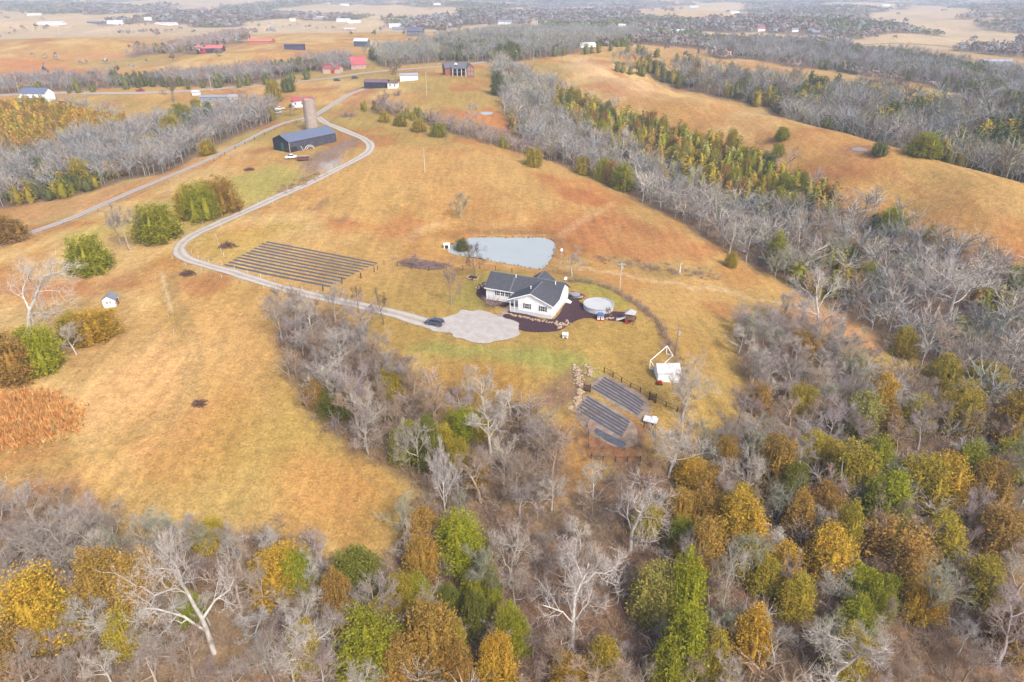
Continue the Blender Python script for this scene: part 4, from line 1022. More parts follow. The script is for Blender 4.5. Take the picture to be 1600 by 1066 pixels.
keep = (~inknown) & ((wv > .5) & (rng.uniform(0, 1, len(X_)) < .94) | (rng.uniform(0, 1, len(X_)) < .004)) & (R_ > 660)
for s_ in at_many(FAR_SITES):
    rs = math.hypot(s_[0], s_[1]); ud = s_[:2] / rs; al = X_ * ud[0] + Y_ * ud[1] - rs; ac = X_ * ud[1] - Y_ * ud[0]; keep &= ~((np.abs(ac) < max(10, rs * .011)) & (al > -max(30, rs * .07)) & (al < 12))
X_, Y_, R_, nz = X_[keep], Y_[keep], R_[keep], nz[keep]; Z_ = hgt(X_, Y_)
B, C = [], []
for x, y, z, r, q in zip(X_, Y_, Z_, R_, nz):
    k = 1 + .9 * min(1, max(0, (r - 1500) / 2500)); Wd = max(8, r * .0088)
    if q < .45 and random.random() < .8:
        H = random.uniform(7, 11); C.append((random.choice(LPB), x, y, z, H * k ** .5, Wd * random.uniform(.7, 1.1), random.uniform(0, 6.28), jit(GRASSG['deep'], .2)))
    else:
        H = random.uniform(7, 12); B.append((random.choice(LP if r < 1800 else LPB), x, y, z, H * k ** .5, Wd * random.uniform(.8, 1.25), random.uniform(0, 6.28), jit(BARKC[random.choice(['dark', 'steel', 'mauve', 'dark'])], .12)))
mass('distant_woods', B, M_BARKV, 'hazy lavender bare woods covering the distant hills', 'woods')
mass('distant_cedars', C, M_CEDARV, 'dark evergreen patches among the distant hazy woods', 'woods')
print('far trees', len(B), len(C), 'bare', NB)
# brush and saplings on the woodland floor
def lod_brush(seed, n=26):
    rng = np.random.default_rng(seed); G = Geo()
    for i in range(n):
        a = rng.uniform(0, 6.28); r = rng.uniform(0, .45); p = np.array([math.cos(a) * r, math.sin(a) * r, -.03]); d = np.array([math.cos(a) * rng.uniform(0, .7), math.sin(a) * rng.uniform(0, .7), rng.uniform(.5, 1.0)])
        m_ = p + d * .5 + rng.normal(0, .06, 3); e = p + d + rng.normal(0, .14, 3); G.ribbon(np.array([p, m_, e]), [.013, .011, .005], rng, rng.uniform(.3, 1))
        for q in range(2):
            b = m_ * .6 + e * .4; e2 = b + (d + rng.normal(0, .8, 3)) * .4; w = rng.normal(size=3); w = np.cross(w, d); w /= np.linalg.norm(w)
            G.add(np.array([b - w * .012, b + w * .012, e2]), [[0, 1, 2]], rng.uniform(.5, 1))
    return G.arrays()
LBR = [lod_brush(1200 + i) for i in range(6)]
items = []
BR = [alb(184,158,138), alb(172,146,128), alb(188,158,130), alb(164,142,130), alb(200,176,152), alb(194,180,166)]
for key, s in (('ravine', 2.3), ('drawbelt', 2.0)):
    for (x, y, z) in grid_spots(WPOLY[key], s, 71, margin=.25):
        H = random.uniform(.9, 2.6); items.append((random.choice(LBR), x, y, z, H, random.uniform(1.8, 3.2), random.uniform(0, 6.28), jit(random.choice(BR), .2)))
for (x, y, z) in grid_spots(CREEKN, 3.0, 72, margin=.25):
    H = random.uniform(.9, 2.4); items.append((random.choice(LBR), x, y, z, H, random.uniform(2.4, 3.8), random.uniform(0, 6.28), jit(random.choice(BR), .2)))
sap = []
for key, s in (('ravine', 4.2), ('drawbelt', 3.6)):
    for (x, y, z) in grid_spots(WPOLY[key], s, 75, margin=.85):
        H = random.uniform(3, 7); sap.append((random.choice(LB), x, y, z, H, H * random.uniform(.8, 1.2), random.uniform(0, 6.28), jit(BARKC[random.choice(['grey', 'lav', 'mauve', 'warm', 'silver'])], .15)))
mass('sapling_thicket', sap, M_BARKV, 'thin grey saplings crowding between the ravine trees', 'thicket')
mass('woodland_brush', items, M_BARKV, 'brown tangled brush covering the floor of the ravine woods', 'brush')
# ------------------------------------------------------------------ drives, beds, water
from mathutils.geometry import delaunay_2d_cdt
def catmull(P, step):
    P = np.asarray(P, float); out = []
    for i in range(len(P) - 1):
        p0, p1, p2, p3 = P[max(i - 1, 0)], P[i], P[i + 1], P[min(i + 2, len(P) - 1)]
        n = max(2, int(np.linalg.norm(p2 - p1) / step))
        for k in range(n):
            t = k / n; out.append(.5 * ((2 * p1) + (-p0 + p2) * t + (2 * p0 - 5 * p1 + 4 * p2 - p3) * t * t + (-p0 + 3 * p1 - 3 * p2 + p3) * t ** 3))
    out.append(P[-1]); return np.array(out)
def strip(name, px, width, material, off=.06, step=1.5, across=6, wob=.25, label=None, kind='structure', worldpts=None, smooth=True):
    """a road, path or bed laid over the ground"""
    W = (at_many(px) if worldpts is None else np.asarray(worldpts))[:, :2]; C = catmull(W, step) if smooth else W
    T = np.gradient(C, axis=0); T /= np.linalg.norm(T, axis=1)[:, None]; Nn = np.stack([-T[:, 1], T[:, 0]], -1)
    wd = np.interp(np.linspace(0, 1, len(C)), np.linspace(0, 1, len(width)), width) if hasattr(width, '__len__') else np.full(len(C), width)
    s = np.linspace(-.5, .5, across + 1); V = []; A = []
    for i in range(len(C)):
        j = (vnoise(np.array([i * .35]), np.array([0.]), 5)[0] - .5) * wob * 2; j2 = (vnoise(np.array([i * .35]), np.array([9.]), 6)[0] - .5) * wob * 2
        for q in s:
            w = q * wd[i] + (j if q > 0 else j2) * abs(q) * 2; p = C[i] + Nn[i] * w; V.append((p[0], p[1], zat(p[0], p[1]) + off)); A.append(abs(q) * 2)
    n = across + 1; I = np.arange(len(C) * n).reshape(len(C), n)
    F = np.stack([I[:-1, :-1], I[:-1, 1:], I[1:, 1:], I[1:, :-1]], -1).reshape(-1, 4)[:, ::-1]
    me = np_mesh(name, np.array(V), F, material, smooth=True)
    a_ = me.attributes.new('across', 'FLOAT', 'POINT'); a_.data.foreach_set('value', np.array(A, np.float32))
    return tag(link(name, me), label, kind=kind)
def patch(name, px, material, off=.08, step=1.2, wob=.5, label=None, kind='structure', flat=None, world=None):
    W = (at_many(px) if world is None else np.asarray(world))[:, :2]; B = catmull(np.vstack([W, W[:1]]), step)[:-1]; ctr = B.mean(0)
    jn = (vnoise(np.arange(len(B)) * .45, np.zeros(len(B)), 12) - .5) * 2 * wob; B = B + (B - ctr) / np.linalg.norm(B - ctr, axis=1)[:, None] * jn[:, None]
    lo, hi = B.min(0), B.max(0); gx_, gy_ = np.meshgrid(np.arange(lo[0], hi[0], step), np.arange(lo[1], hi[1], step)); gx_, gy_ = gx_.ravel(), gy_.ravel()
    m = poly_dist(B, gx_, gy_) < -step * .45; pts = [Vector(p) for p in B] + [Vector((a, b)) for a, b in zip(gx_[m], gy_[m])]
    nb = len(B); r = delaunay_2d_cdt(pts, [(i, (i + 1) % nb) for i in range(nb)], [list(range(nb))], 1, 1e-4)
    V = [(p.x, p.y, (zat(p.x, p.y) + off) if flat is None else flat) for p in r[0]]
    F = []
    for f in r[2]:
        a, b, c = [Vector(V[i]) for i in f[:3]]; F.append(list(f) if (b - a).cross(c - a).z > 0 else list(f)[::-1])
    o = meshobj(name, V, F, material, smooth=True)
    return tag(o, label, kind=kind)
def gravel_mat(name, base, dark, tracks=False):
    m = mat(name, base, .95, .1); N, L = m.node_tree.nodes, m.node_tree.links; b = N['Principled BSDF']; g = N.new('ShaderNodeNewGeometry')
    n1_ = N.new('ShaderNodeTexNoise'); n1_.inputs['Scale'].default_value = .5; n1_.inputs['Detail'].default_value = 6; n1_.inputs['Roughness'].default_value = .7; L.new(g.outputs['Position'], n1_.inputs['Vector'])
    n2_ = N.new('ShaderNodeTexNoise'); n2_.inputs['Scale'].default_value = 5; n2_.inputs['Detail'].default_value = 4; L.new(g.outputs['Position'], n2_.inputs['Vector'])
    ad = N.new('ShaderNodeMath'); ad.operation = 'ADD'; L.new(n1_.outputs['Fac'], ad.inputs[0]); L.new(n2_.outputs['Fac'], ad.inputs[1])
    mr = N.new('ShaderNodeMapRange'); mr.inputs[1].default_value = .75; mr.inputs[2].default_value = 1.25; L.new(ad.outputs[0], mr.inputs[0]); fac = mr.outputs[0]
    if tracks:   # a grassy crown and crumbled edges between the wheel tracks
        a_ = N.new('ShaderNodeAttribute'); a_.attribute_name = 'across'
        cr = N.new('ShaderNodeValToRGB'); e_ = cr.color_ramp.elements; e_[0].position = 0; e_[0].color = (.55,) * 3 + (1,); e_[1].position = 1; e_[1].color = (.75,) * 3 + (1,)
        for p_, v_ in ((.22, .35), (.4, 0.0), (.75, 0.05)): k_ = cr.color_ramp.elements.new(p_); k_.color = (v_, v_, v_, 1)
        L.new(a_.outputs['Fac'], cr.inputs[0]); ml = N.new('ShaderNodeMath'); ml.operation = 'MULTIPLY_ADD'; ml.inputs[1].default_value = .9; L.new(cr.outputs[0], ml.inputs[0])
        h_ = N.new('ShaderNodeMath'); h_.operation = 'MULTIPLY'; h_.inputs[1].default_value = .45; L.new(fac, h_.inputs[0]); L.new(h_.outputs[0], ml.inputs[2]); fac = ml.outputs[0]
    mx = N.new('ShaderNodeMix'); mx.data_type = 'RGBA'; mx.clamp_factor = True; mx.inputs[6].default_value = (*base, 1); mx.inputs[7].default_value = (*dark, 1); L.new(fac, mx.inputs[0]); L.new(mx.outputs[2], b.inputs['Base Color'])
    return m
M_GRAVEL = gravel_mat('gravel', alb(222,215,208), alb(190,178,168)); M_DRIVE = gravel_mat('drive_gravel', alb(226,218,210), alb(172,154,130), True); M_LANE = gravel_mat('lane_asphalt', alb(212,202,194), alb(178,160,142), True)
M_MULCH = nmat('bark_mulch', alb(88,66,72), .95, .1, 2.5, .35, .06, 6); M_EARTH = nmat('turned_earth', alb(164,142,126), .95, .1, .8, .3, .06, 3)
M_PATH = nmat('concrete_path', alb(178,158,134), .9, .15, 1.2, .15)
strip('lane', [(-60,402),(0,380),(60,360),(120,338),(180,311),(260,277),(330,247),(400,212),(440,194),(470,186),(498,178)], 4.0, M_LANE, .07, 2.5, 6, .2)
strip('farm_road', [(475,190),(500,176),(522,162),(548,147),(575,137),(600,126)], 4.2, M_LANE, .09, 3, 4, .2)
strip('driveway', [(497,183),(510,193),(540,205),(568,217),(579,228),(572,240),(548,254),(520,268),(485,286),(440,305),(390,328),(340,350),(305,366),(286,380),(280,392),(290,404),(320,414),(370,428),(430,447),(480,460),(540,473),(590,484),(640,497),(680,509),(705,514)],
      [3.4, 3.6, 4.6, 4.2, 3.6, 3.4, 3.6, 4.4, 4.2, 3.4, 3.2, 3.4, 3.6, 4.6], M_DRIVE, .10, 1.5, 8, .3)
strip('highway', [(-40,153),(60,146),(180,146),(300,142),(400,134),(460,128),(520,122),(580,113),(640,108),(700,103),(760,97)], 6.5, M_LANE, .12, 8, 4, .2)
strip('valley_road', [(90,54),(110,51),(130,50),(150,51)], 6, M_LANE, .15, 8, 2, .2); strip('hill_road', [(405,34),(425,38),(445,43),(470,46)], 6, M_LANE, .15, 8, 2, .2)
strip('hill_lane', [(780,42),(740,50),(690,51),(650,53)], 5, M_LANE, .15, 8, 2, .2)
patch('gravel_pad', [(662,506),(690,500),(708,494),(722,487),(740,486),(770,491),(795,500),(812,512),(808,524),(790,533),(765,537),(735,534),(705,524),(680,518)], M_GRAVEL, .14, .8, 1.0)
patch('mulch_bed', [(784,494),(790,484),(800,485),(862,500),(880,480),(892,466),(915,478),(925,487),(960,487),(985,490),(994,497),(985,504),(950,501),(930,498),(905,499),(890,508),(875,517),(850,520),(815,518),(800,508)], M_MULCH, .12, 1.0, .5)
patch('mulch_bed', [(745,447),(765,442),(800,468),(797,480),(775,478),(755,470),(746,460)], M_MULCH, .12, 1.0, .4)
patch('mulch_bed', [(884,460),(893,456),(912,462),(905,470),(890,468)], M_MULCH, .13, .9, .3)
patch('mulch_patch', [(620,410),(640,405),(680,410),(705,416),(690,420),(660,421),(635,417)], nmat('weedy_mulch', alb(140,112,106), .95, .1, 1.2, .3, .05, 4), .12, 1.2, .8)
strip('footpath', [(799,478),(790,486),(780,495)], 1.5, M_PATH, .2, .8, 3, .02)
# water
def water_mat(name, base, rough=.08):
    m = mat(name, base, rough, .5); N, L = m.node_tree.nodes, m.node_tree.links; b = N['Principled BSDF']; b.inputs['IOR'].default_value = 1.33
    g = N.new('ShaderNodeNewGeometry'); no = N.new('ShaderNodeTexNoise'); no.inputs['Scale'].default_value = 1.6; no.inputs['Detail'].default_value = 3; L.new(g.outputs['Position'], no.inputs['Vector'])
    bp_ = N.new('ShaderNodeBump'); bp_.inputs['Strength'].default_value = .25; bp_.inputs['Distance'].default_value = .05; L.new(no.outputs['Fac'], bp_.inputs['Height']); L.new(bp_.outputs[0], b.inputs['Normal'])
    n3_ = N.new('ShaderNodeTexNoise'); n3_.inputs['Scale'].default_value = .12; L.new(g.outputs['Position'], n3_.inputs['Vector'])
    mx = N.new('ShaderNodeMix'); mx.data_type = 'RGBA'; mx.inputs[6].default_value = (*base, 1); mx.inputs[7].default_value = (*[v * .86 for v in base], 1); L.new(n3_.outputs['Fac'], mx.inputs[0]); L.new(mx.outputs[2], b.inputs['Base Color'])
    return m
M_WATER = water_mat('sky_pale_water', alb(202,208,206), .04)  # base colour lightened to stand in for reflected sky
patch('pond_water', None, M_WATER, 0, 1.4, .9, flat=POND_Z - .12, world=[(p[0] + (p[0] - _pc[0]) * .02, p[1] + (p[1] - _pc[1]) * .02, 0) for p in POND])
patch('puddle_water', [(1330,232),(1340,230.5),(1353,233),(1352,236),(1340,236.5),(1331,235)], water_mat('muddy_water', alb(182,166,154), .25), .1, 1.2, .6)
patch('stock_pond_water', [(749,177),(758,175),(770,176),(768,179),(756,180)], M_WATER, .1, 1.5, .3)

# ------------------------------------------------------------------ building blocks
class MB:
    """collects boxes, prisms, tubes and quads into one mesh"""
    def __init__(s): s.v = []; s.f = []
    def add(s, v, f): n = len(s.v); s.v += [tuple(p) for p in v]; s.f += [tuple(i + n for i in q) for q in f]; return s
    def box(s, x0, x1, y0, y1, z0, z1):
        return s.add([(x0,y0,z0),(x1,y0,z0),(x1,y1,z0),(x0,y1,z0),(x0,y0,z1),(x1,y0,z1),(x1,y1,z1),(x0,y1,z1)], [(0,3,2,1),(4,5,6,7),(0,1,5,4),(1,2,6,5),(2,3,7,6),(3,0,4,7)])
    def slab(s, q, t):
        """a sheet of thickness t hanging below the polygon q"""
        n = len(q); return s.add(list(q) + [(p[0], p[1], p[2] - t) for p in q], [tuple(range(n)), tuple(range(2 * n - 1, n - 1, -1))] + [(i, i + n, (i + 1) % n + n, (i + 1) % n) for i in range(n)])
    def prism(s, prof, y0, y1, axis='y'):
        n = len(prof); P = lambda a, b, c: (a, c, b) if axis == 'y' else (c, a, b)
        return s.add([P(a, b, y0) for a, b in prof] + [P(a, b, y1) for a, b in prof], [tuple(range(n)), tuple(range(2 * n - 1, n - 1, -1))] + [(i, i + n, (i + 1) % n + n, (i + 1) % n) for i in range(n)])
    def bar(s, a, b, r, k=5, r2=None):
        a, b = np.array(a, float), np.array(b, float); _, u, v = frame_of(b - a); r2 = r if r2 is None else r2; V = []
        for p, rr in ((a, r), (b, r2)): V += [tuple(p + rr * (math.cos(6.2832 * j / k) * u + math.sin(6.2832 * j / k) * v)) for j in range(k)]
        return s.add(V, [(j, (j + 1) % k, k + (j + 1) % k, k + j) for j in range(k)] + [tuple(range(k - 1, -1, -1)), tuple(range(k, 2 * k))])
    def lathe(s, prof, k=24, cx=0, cy=0, cap=True):
        V = []; m = len(prof)
        for r, z in prof: V += [(cx + r * math.cos(6.2832 * j / k), cy + r * math.sin(6.2832 * j / k), z) for j in range(k)]
        F = [(i * k + j, i * k + (j + 1) % k, (i + 1) * k + (j + 1) % k, (i + 1) * k + j) for i in range(m - 1) for j in range(k)]
        if cap: F += [tuple(range(k - 1, -1, -1)), tuple(range((m - 1) * k, m * k))]
        return s.add(V, F)
    def build(s, name, m, parent=None, loc=(0, 0, 0), rz=0.0, bevel=0.0, smooth=False):
        o = meshobj(name, s.v, s.f, m, parent, loc, rz)
        bm = bmesh.new(); bm.from_mesh(o.data); bmesh.ops.recalc_face_normals(bm, faces=bm.faces)
        if bevel: bmesh.ops.bevel(bm, geom=bm.edges[:], offset=bevel, segments=2, affect='EDGES')
        bm.to_mesh(o.data); bm.free()
        if smooth: o.data.polygons.foreach_set('use_smooth', [True] * len(o.data.polygons))
        return o
# siding: horizontal laps carried by bump; standing-seam and shingle roofs likewise
def lap_mat(name, base, pitch=.2, axis=2, depth=.02, rough=.6, dirt=.12, spec=.3):
    m = mat(name, base, rough, spec); N, L = m.node_tree.nodes, m.node_tree.links; b = N['Principled BSDF']; tc = N.new('ShaderNodeTexCoord')
    wv_ = N.new('ShaderNodeTexWave'); wv_.wave_type = 'BANDS'; wv_.bands_direction = 'XYZ'[axis]; wv_.wave_profile = 'SAW'; wv_.inputs['Scale'].default_value = .314 / pitch * 1.0; L.new(tc.outputs['Object'], wv_.inputs['Vector'])
    bp_ = N.new('ShaderNodeBump'); bp_.inputs['Distance'].default_value = depth; bp_.inputs['Strength'].default_value = .6; L.new(wv_.outputs['Fac'], bp_.inputs['Height']); L.new(bp_.outputs[0], b.inputs['Normal'])
    no = N.new('ShaderNodeTexNoise'); no.inputs['Scale'].default_value = .7; no.inputs['Detail'].default_value = 5; L.new(tc.outputs['Object'], no.inputs['Vector'])
    mr = N.new('ShaderNodeMapRange'); mr.inputs[1].default_value = .35; mr.inputs[2].default_value = .7; mr.inputs[3].default_value = 0; mr.inputs[4].default_value = 1; L.new(no.outputs['Fac'], mr.inputs[0])
    mx = N.new('ShaderNodeMix'); mx.data_type = 'RGBA'; mx.inputs[6].default_value = (*base, 1); mx.inputs[7].default_value = (*[v * (1 - dirt) for v in base], 1); L.new(mr.outputs[0], mx.inputs[0]); L.new(mx.outputs[2], b.inputs['Base Color'])
    return m
M_WSIDE = lap_mat('white_siding', (.80, .80, .80), .2); M_BLUESIDE = lap_mat('pale_block_skirt', (.56, .57, .60), .3)
M_SHING = nmat('charcoal_shingle', alb(94,96,104), .9, .15, 1.4, .16, .02, 12); M_WHITE = mat('white_trim', (.80, .80, .80), .5, .4); M_GLASS_VOID = mat('glass_and_unlit_opening', (.02, .025, .03), .08, .6)  # the glass colour also paints the dark of unlit openings
M_SHUT = mat('grey_shutter', alb(110,110,118), .6, .3); M_DOOR = mat('dark_door', alb(70,70,76), .5, .3); M_WOOD = nmat('weathered_wood', alb(150,116,92), .9, .1, 2, .25); M_DKWOOD = nmat('dark_fence_wood', alb(96,72,62), .9, .1, 2, .25)
M_METW = mat('pale_metal', alb(214,214,216), .45, .5); M_POST = nmat('grey_post', alb(168,150,136), .9, .1, 2, .2); M_WSTAKE = mat('whitish_stake', alb(226,218,206), .8, .2)
M_STONE = nmat('tan_fieldstone', alb(204,178,148), .9, .15, 1.8, .25); M_FABRIC = nmat('black_landscape_fabric', alb(96,100,112), .75, .2, .9, .18, .05, 2.5); M_RED = mat('red_paint', alb(196,44,40), .5, .4); M_BLUE = mat('blue_plastic', alb(96,134,190), .5, .4)
M_BLKWOOD = nmat('black_barn_boards', alb(62,66,84), .85, .15, 1.0, .3); M_BARNROOF = lap_mat('blue_grey_metal_roof', alb(124,134,160), .6, 1, .03, .45, .15); M_REDROOF = lap_mat('red_metal_roof', alb(206,104,110), .5, 0, .03, .5, .15); M_BRICK = nmat('red_brick', alb(164,112,96), .9, .1, 3, .15)
M_GREYWALL = lap_mat('grey_metal_wall', alb(170,174,186), .3, 0, .02, .5, .1); M_TANWALL = mat('tan_wall', alb(208,170,140), .8, .2); M_CONC = nmat('concrete_staves', alb(200,184,172), .9, .15, .8, .16, .02, 5); M_TEAL = mat('green_door_paint', alb(40,128,104), .6, .3)
M_ORWALL = mat('orange_brick', alb(206,140,96), .85, .1); M_ORROOF = mat('coral_roof', alb(226,140,122), .7, .2); M_PURROOF = nmat('rusty_purple_roof', alb(140,112,124), .7, .3, .8, .2); M_WROOF = mat('white_metal_roof', alb(236,236,240), .5, .4)

def windows(parent, spots, axis, m=M_GLASS_VOID, frame=M_WHITE, shutters=False, off=.03):
    """spots: (u, z, w, h, plane, sign): u along the wall, plane the wall's coordinate, sign the way it faces"""
    for (u, z, w, h, pl, sg) in spots:
        def bx(u0, u1, z0, z1, d0, d1, name, mt, par):
            d0, d1 = sorted((pl + sg * d0, pl + sg * d1)); b = MB()
            b.box(u0, u1, d0, d1, z0, z1) if axis == 'x' else b.box(d0, d1, u0, u1, z0, z1)
            return b.build(name, mt, par)
        wn_ = bx(u - w / 2, u + w / 2, z - h / 2, z + h / 2, .005, off, 'window', m, parent)
        t = .07
        fr = MB()
        for (a, b_, c, d) in ((u - w/2 - t, u + w/2 + t, z + h/2, z + h/2 + t), (u - w/2 - t, u + w/2 + t, z - h/2 - t, z - h/2), (u - w/2 - t, u - w/2, z - h/2, z + h/2), (u + w/2, u + w/2 + t, z - h/2, z + h/2), (u - w/2, u + w/2, z - .025, z + .025), (u - .025, u + .025, z - h/2, z - .025), (u - .025, u + .025, z + .025, z + h/2)):
            d0, d1 = sorted((pl + sg * .004, pl + sg * (off + .03)))
            fr.box(a, b_, d0, d1, c, d) if axis == 'x' else fr.box(d0, d1, a, b_, c, d)
        fr.build('frame', frame, wn_)
        if shutters:
            for k in (-1, 1): cu = u + k * (w / 2 + .32); bx(cu - .2, cu + .2, z - h/2 - .05, z + h/2 + .05, .006, .05, 'shutter', M_SHUT, parent)

def gable(name, x, y, rz, L, W, hw, hr, wall, roof, label, cat='building', z=None, over=.35, wins=(), door=None, group=None, skirt=None, end=None):
    """simple gabled building: ridge along local x; parts wall, roof slopes, windows, doors"""
    e = empty(name, (x, y, zat(x, y) - .05 if z is None else z), rz); tag(e, label, cat, group)
    prof = [(-W/2, -1.0), (W/2, -1.0), (W/2, hw), (0, hw + hr), (-W/2, hw)]
    MB().prism(prof, -L/2, L/2, 'x').build('wall', wall, e)
    sl = hr / (W / 2); oy = W / 2 + over
    for s in (-1, 1):
        q = [(-L/2 - over, 0, hw + hr + .1), (L/2 + over, 0, hw + hr + .1), (L/2 + over, s * oy, hw + .1 - over * sl), (-L/2 - over, s * oy, hw + .1 - over * sl)]
        MB().slab(q if s < 0 else q[::-1], .12).build('roof', roof, e)
    MB().box(-L/2 - over, L/2 + over, -.1, .1, hw + hr + .08, hw + hr + .16).build('ridge_cap', roof, e)
    if wins: windows(e, [(u, z_, w, h, (sg * W/2), sg) for (u, z_, w, h, sg) in wins if abs(sg) == 1], 'x')
    if door:
        for (ax, u, w, h, sg, mt) in door:
            b = MB(); pl = sg * (W/2 if ax == 'x' else L/2); d0, d1 = sorted((pl + sg * .004, pl + sg * .07))
            (b.box(u - w/2, u + w/2, d0, d1, 0, h) if ax == 'x' else b.box(d0, d1, u - w/2, u + w/2, 0, h)).build('door', mt, e)
    return e

# ------------------------------------------------------------------ the white farmhouse
HX, HY, HRZ = 9.6, 149.4, math.radians(-22.4)
hz = zat(5, 155)
hs = empty('farmhouse', (HX, HY, hz), HRZ); tag(hs, 'white sided ranch house with charcoal shingle roof beside the gravel pad', 'house')
EV, RG, WR = 3.5, 6.15, 5.75
w = MB(); w.box(-19.5, -11, 4.7, 12.7, -.8, EV); w.build('wall', M_WSIDE, hs)
w = MB(); w.prism([(4.7, .9), (12.7, .9), (12.7, EV), (8.7, RG), (4.7, EV)], -10.998, 0, 'x'); w.build('wall', M_WSIDE, hs)
w = MB(); w.prism([(4.7, EV), (12.7, EV), (8.7, RG)], -19.5, -19.3, 'x'); w.build('gable_wall', M_WSIDE, hs)
w = MB(); w.prism([(-8.6, .9), (0, .9), (0, EV), (-5.5, WR), (-8.6, EV + (WR - EV) * 2.4 / 5.5)], 0, 4.698, 'y'); w.build('front_wall', M_WSIDE, hs)
MB().box(-8.55, -.05, .05, 4.65, -1.2, .9).build('foundation', M_BLUESIDE, hs); MB().box(-10.95, -.05, 4.75, 12.65, -1.2, .9).build('foundation', M_BLUESIDE, hs)
# porch in the corner of the front wing
MB().box(-11, -8.6, 0, 4.69, -.8, .55).build('porch_floor', M_BLUESIDE, hs); MB().prism([(-11, EV - .05), (-8.602, EV - .05), (-8.602, EV + (WR - EV) * 2.3 / 5.5), (-11, EV + .05)], .02, .2, 'y').build('porch_gable', M_WSIDE, hs)
for (a, b) in ((-10.9, .1), (-9.75, .1), (-8.72, .1), (-10.9, 2.4), (-10.9, 4.5)): MB().box(a - .08, a + .08, b - .08, b + .08, .55, EV - .05).build('porch_post', M_WHITE, hs)
rl = MB(); rl.box(-10.8, -8.8, .06, .14, 1.38, 1.46); rl.box(-10.8, -8.8, .06, .14, .68, .74)
for k in range(14): rl.box(-10.75 + k * .145, -10.71 + k * .145, .08, .12, .74, 1.38)
rl.build('porch_railing', M_WHITE, hs)
MB().box(-9.9, -8.95, 4.62, 4.69, .55, 2.6).build('door', M_DOOR, hs)
OV = .4; sl = (RG - EV) / 4.0; ws = (WR - EV) / 5.5
front = [(-19.9, 8.7, RG + .12), (-19.9, 4.7 - OV, EV + .12 - OV * sl), (.4, 4.7 - OV, EV + .12 - OV * sl), (.4, 8.7, RG + .12)]
MB().slab(front, .16).build('roof', M_SHING, hs)
back = [(-19.9, 8.7, RG + .12), (.4, 8.7, RG + .12), (.4, 12.7 + OV, EV + .12 - OV * sl), (-19.9, 12.7 + OV, EV + .12 - OV * sl)]; MB().slab(back, .16).build('roof', M_SHING, hs)
yv = lambda z: 4.7 + (z - EV) / sl
MB().slab([(.4, -.45, EV + .14 - .4 * ws), (.4, 4.6, EV + .14 - .4 * ws), (-5.5, yv(WR) + .1, WR + .14), (-5.5, -.45, WR + .14)][::1], .16).build('roof', M_SHING, hs)
MB().slab([(-5.5, -.45, WR + .14), (-5.5, yv(WR) + .1, WR + .14), (-11.4, 4.6, EV + .14 - .4 * ws), (-11.4, -.45, EV + .14 - .4 * ws)], .16).build('roof', M_SHING, hs)
w = MB(); w.box(-10.6, -5.4, 12.72, 16.4, -.8, EV - .3); w.prism([(-10.6, EV - .3), (-5.4, EV - .3), (-8, 5.3)], 12.72, 16.4, 'y'); w.build('rear_wall', M_WSIDE, hs)
for s in (-1, 1): q = [(-8, 10.2, 5.42), (-8, 16.8, 5.42), (-8 + s * 3.0, 16.8, EV - .34), (-8 + s * 3.0, 12.0, EV - .34)]; MB().slab(q if s < 0 else q[::-1], .14).build('rear_roof', M_SHING, hs)
ridge = MB(); ridge.box(-19.9, .4, 8.6, 8.8, RG + .1, RG + .19); ridge.build('ridge_cap', mat('ridge_cap_grey', alb(146,148,156), .8, .2), hs); MB().box(-5.6, -5.4, -.45, 8.3, WR + .13, WR + .21).build('ridge_cap', bpy.data.materials['ridge_cap_grey'], hs)
MB().prism([(-8.1, 5.4), (-7.9, 5.4), (-8, 5.5)], 10.4, 16.8, 'y').build('ridge_cap', bpy.data.materials['ridge_cap_grey'], hs)
MB().slab([(-12.9, 4.35, EV - .05), (-12.7, 4.35, EV - .05), (-12.7, 8.5, RG + .16), (-12.9, 8.5, RG + .16)], .03).build('roof_strip', bpy.data.materials['ridge_cap_grey'], hs)
for (a, b, z) in ((-12.6, 8.1, 5.7), (-6.9, 3.8, 5.2), (-1.9, 7.9, 5.6)): p = MB(); p.lathe([(.10, z), (.10, z + .75)], 8, a, b); p.lathe([(.16, z + .75), (.16, z + .9)], 8, a, b); p.build('vent_pipe', M_WHITE, hs)
rk = MB(); rk.slab([(.42, -.47, EV + .16 - .42 * ws), (-5.5, -.47, WR + .16), (-5.5, -.40, WR + .16), (.42, -.40, EV + .16 - .42 * ws)], .24); rk.slab([(-11.42, -.47, EV + .16 - .42 * ws), (-11.42, -.40, EV + .16 - .42 * ws), (-5.5, -.40, WR + .16), (-5.5, -.47, WR + .16)], .24); rk.build('rake_trim', M_WHITE, hs)
MB().box(-19.9, -11.3, 4.18, 4.3, EV - .3, EV - .14).build('gutter', M_WHITE, hs)
windows(hs, [(-6.4, 2.35, 1.0, 1.25, 0, -1), (-2.3, 2.35, 1.0, 1.25, 0, -1)], 'x', shutters=True)
windows(hs, [(-16.1, 2.3, .9, 1.1, 4.7, -1), (-14.9, 2.3, .9, 1.1, 4.7, -1), (-13.7, 2.3, .9, 1.1, 4.7, -1)], 'x')
for u in (-16.85, -12.95): MB().box(u - .18, u + .18, 4.65, 4.695, 1.7, 2.9).build('shutter', M_SHUT, hs)
windows(hs, [(1.6, 2.2, .5, .7, 0, 1), (7.2, 2.4, .5, 1.0, 0, 1), (9.8, 2.6, .5, 1.0, 0, 1), (11.6, 1.9, .5, .6, 0, 1)], 'y')
MB().box(.004, .07, 1.9, 2.8, -.2, .85).build('crawl_door', M_WHITE, hs)
st = MB()
for k in range(4): st.box(.02, 1.9 - k * .4, 10.2, 11.4, k * .22 - .3, k * .22 + .0)
st.build('steps', M_WHITE, hs)
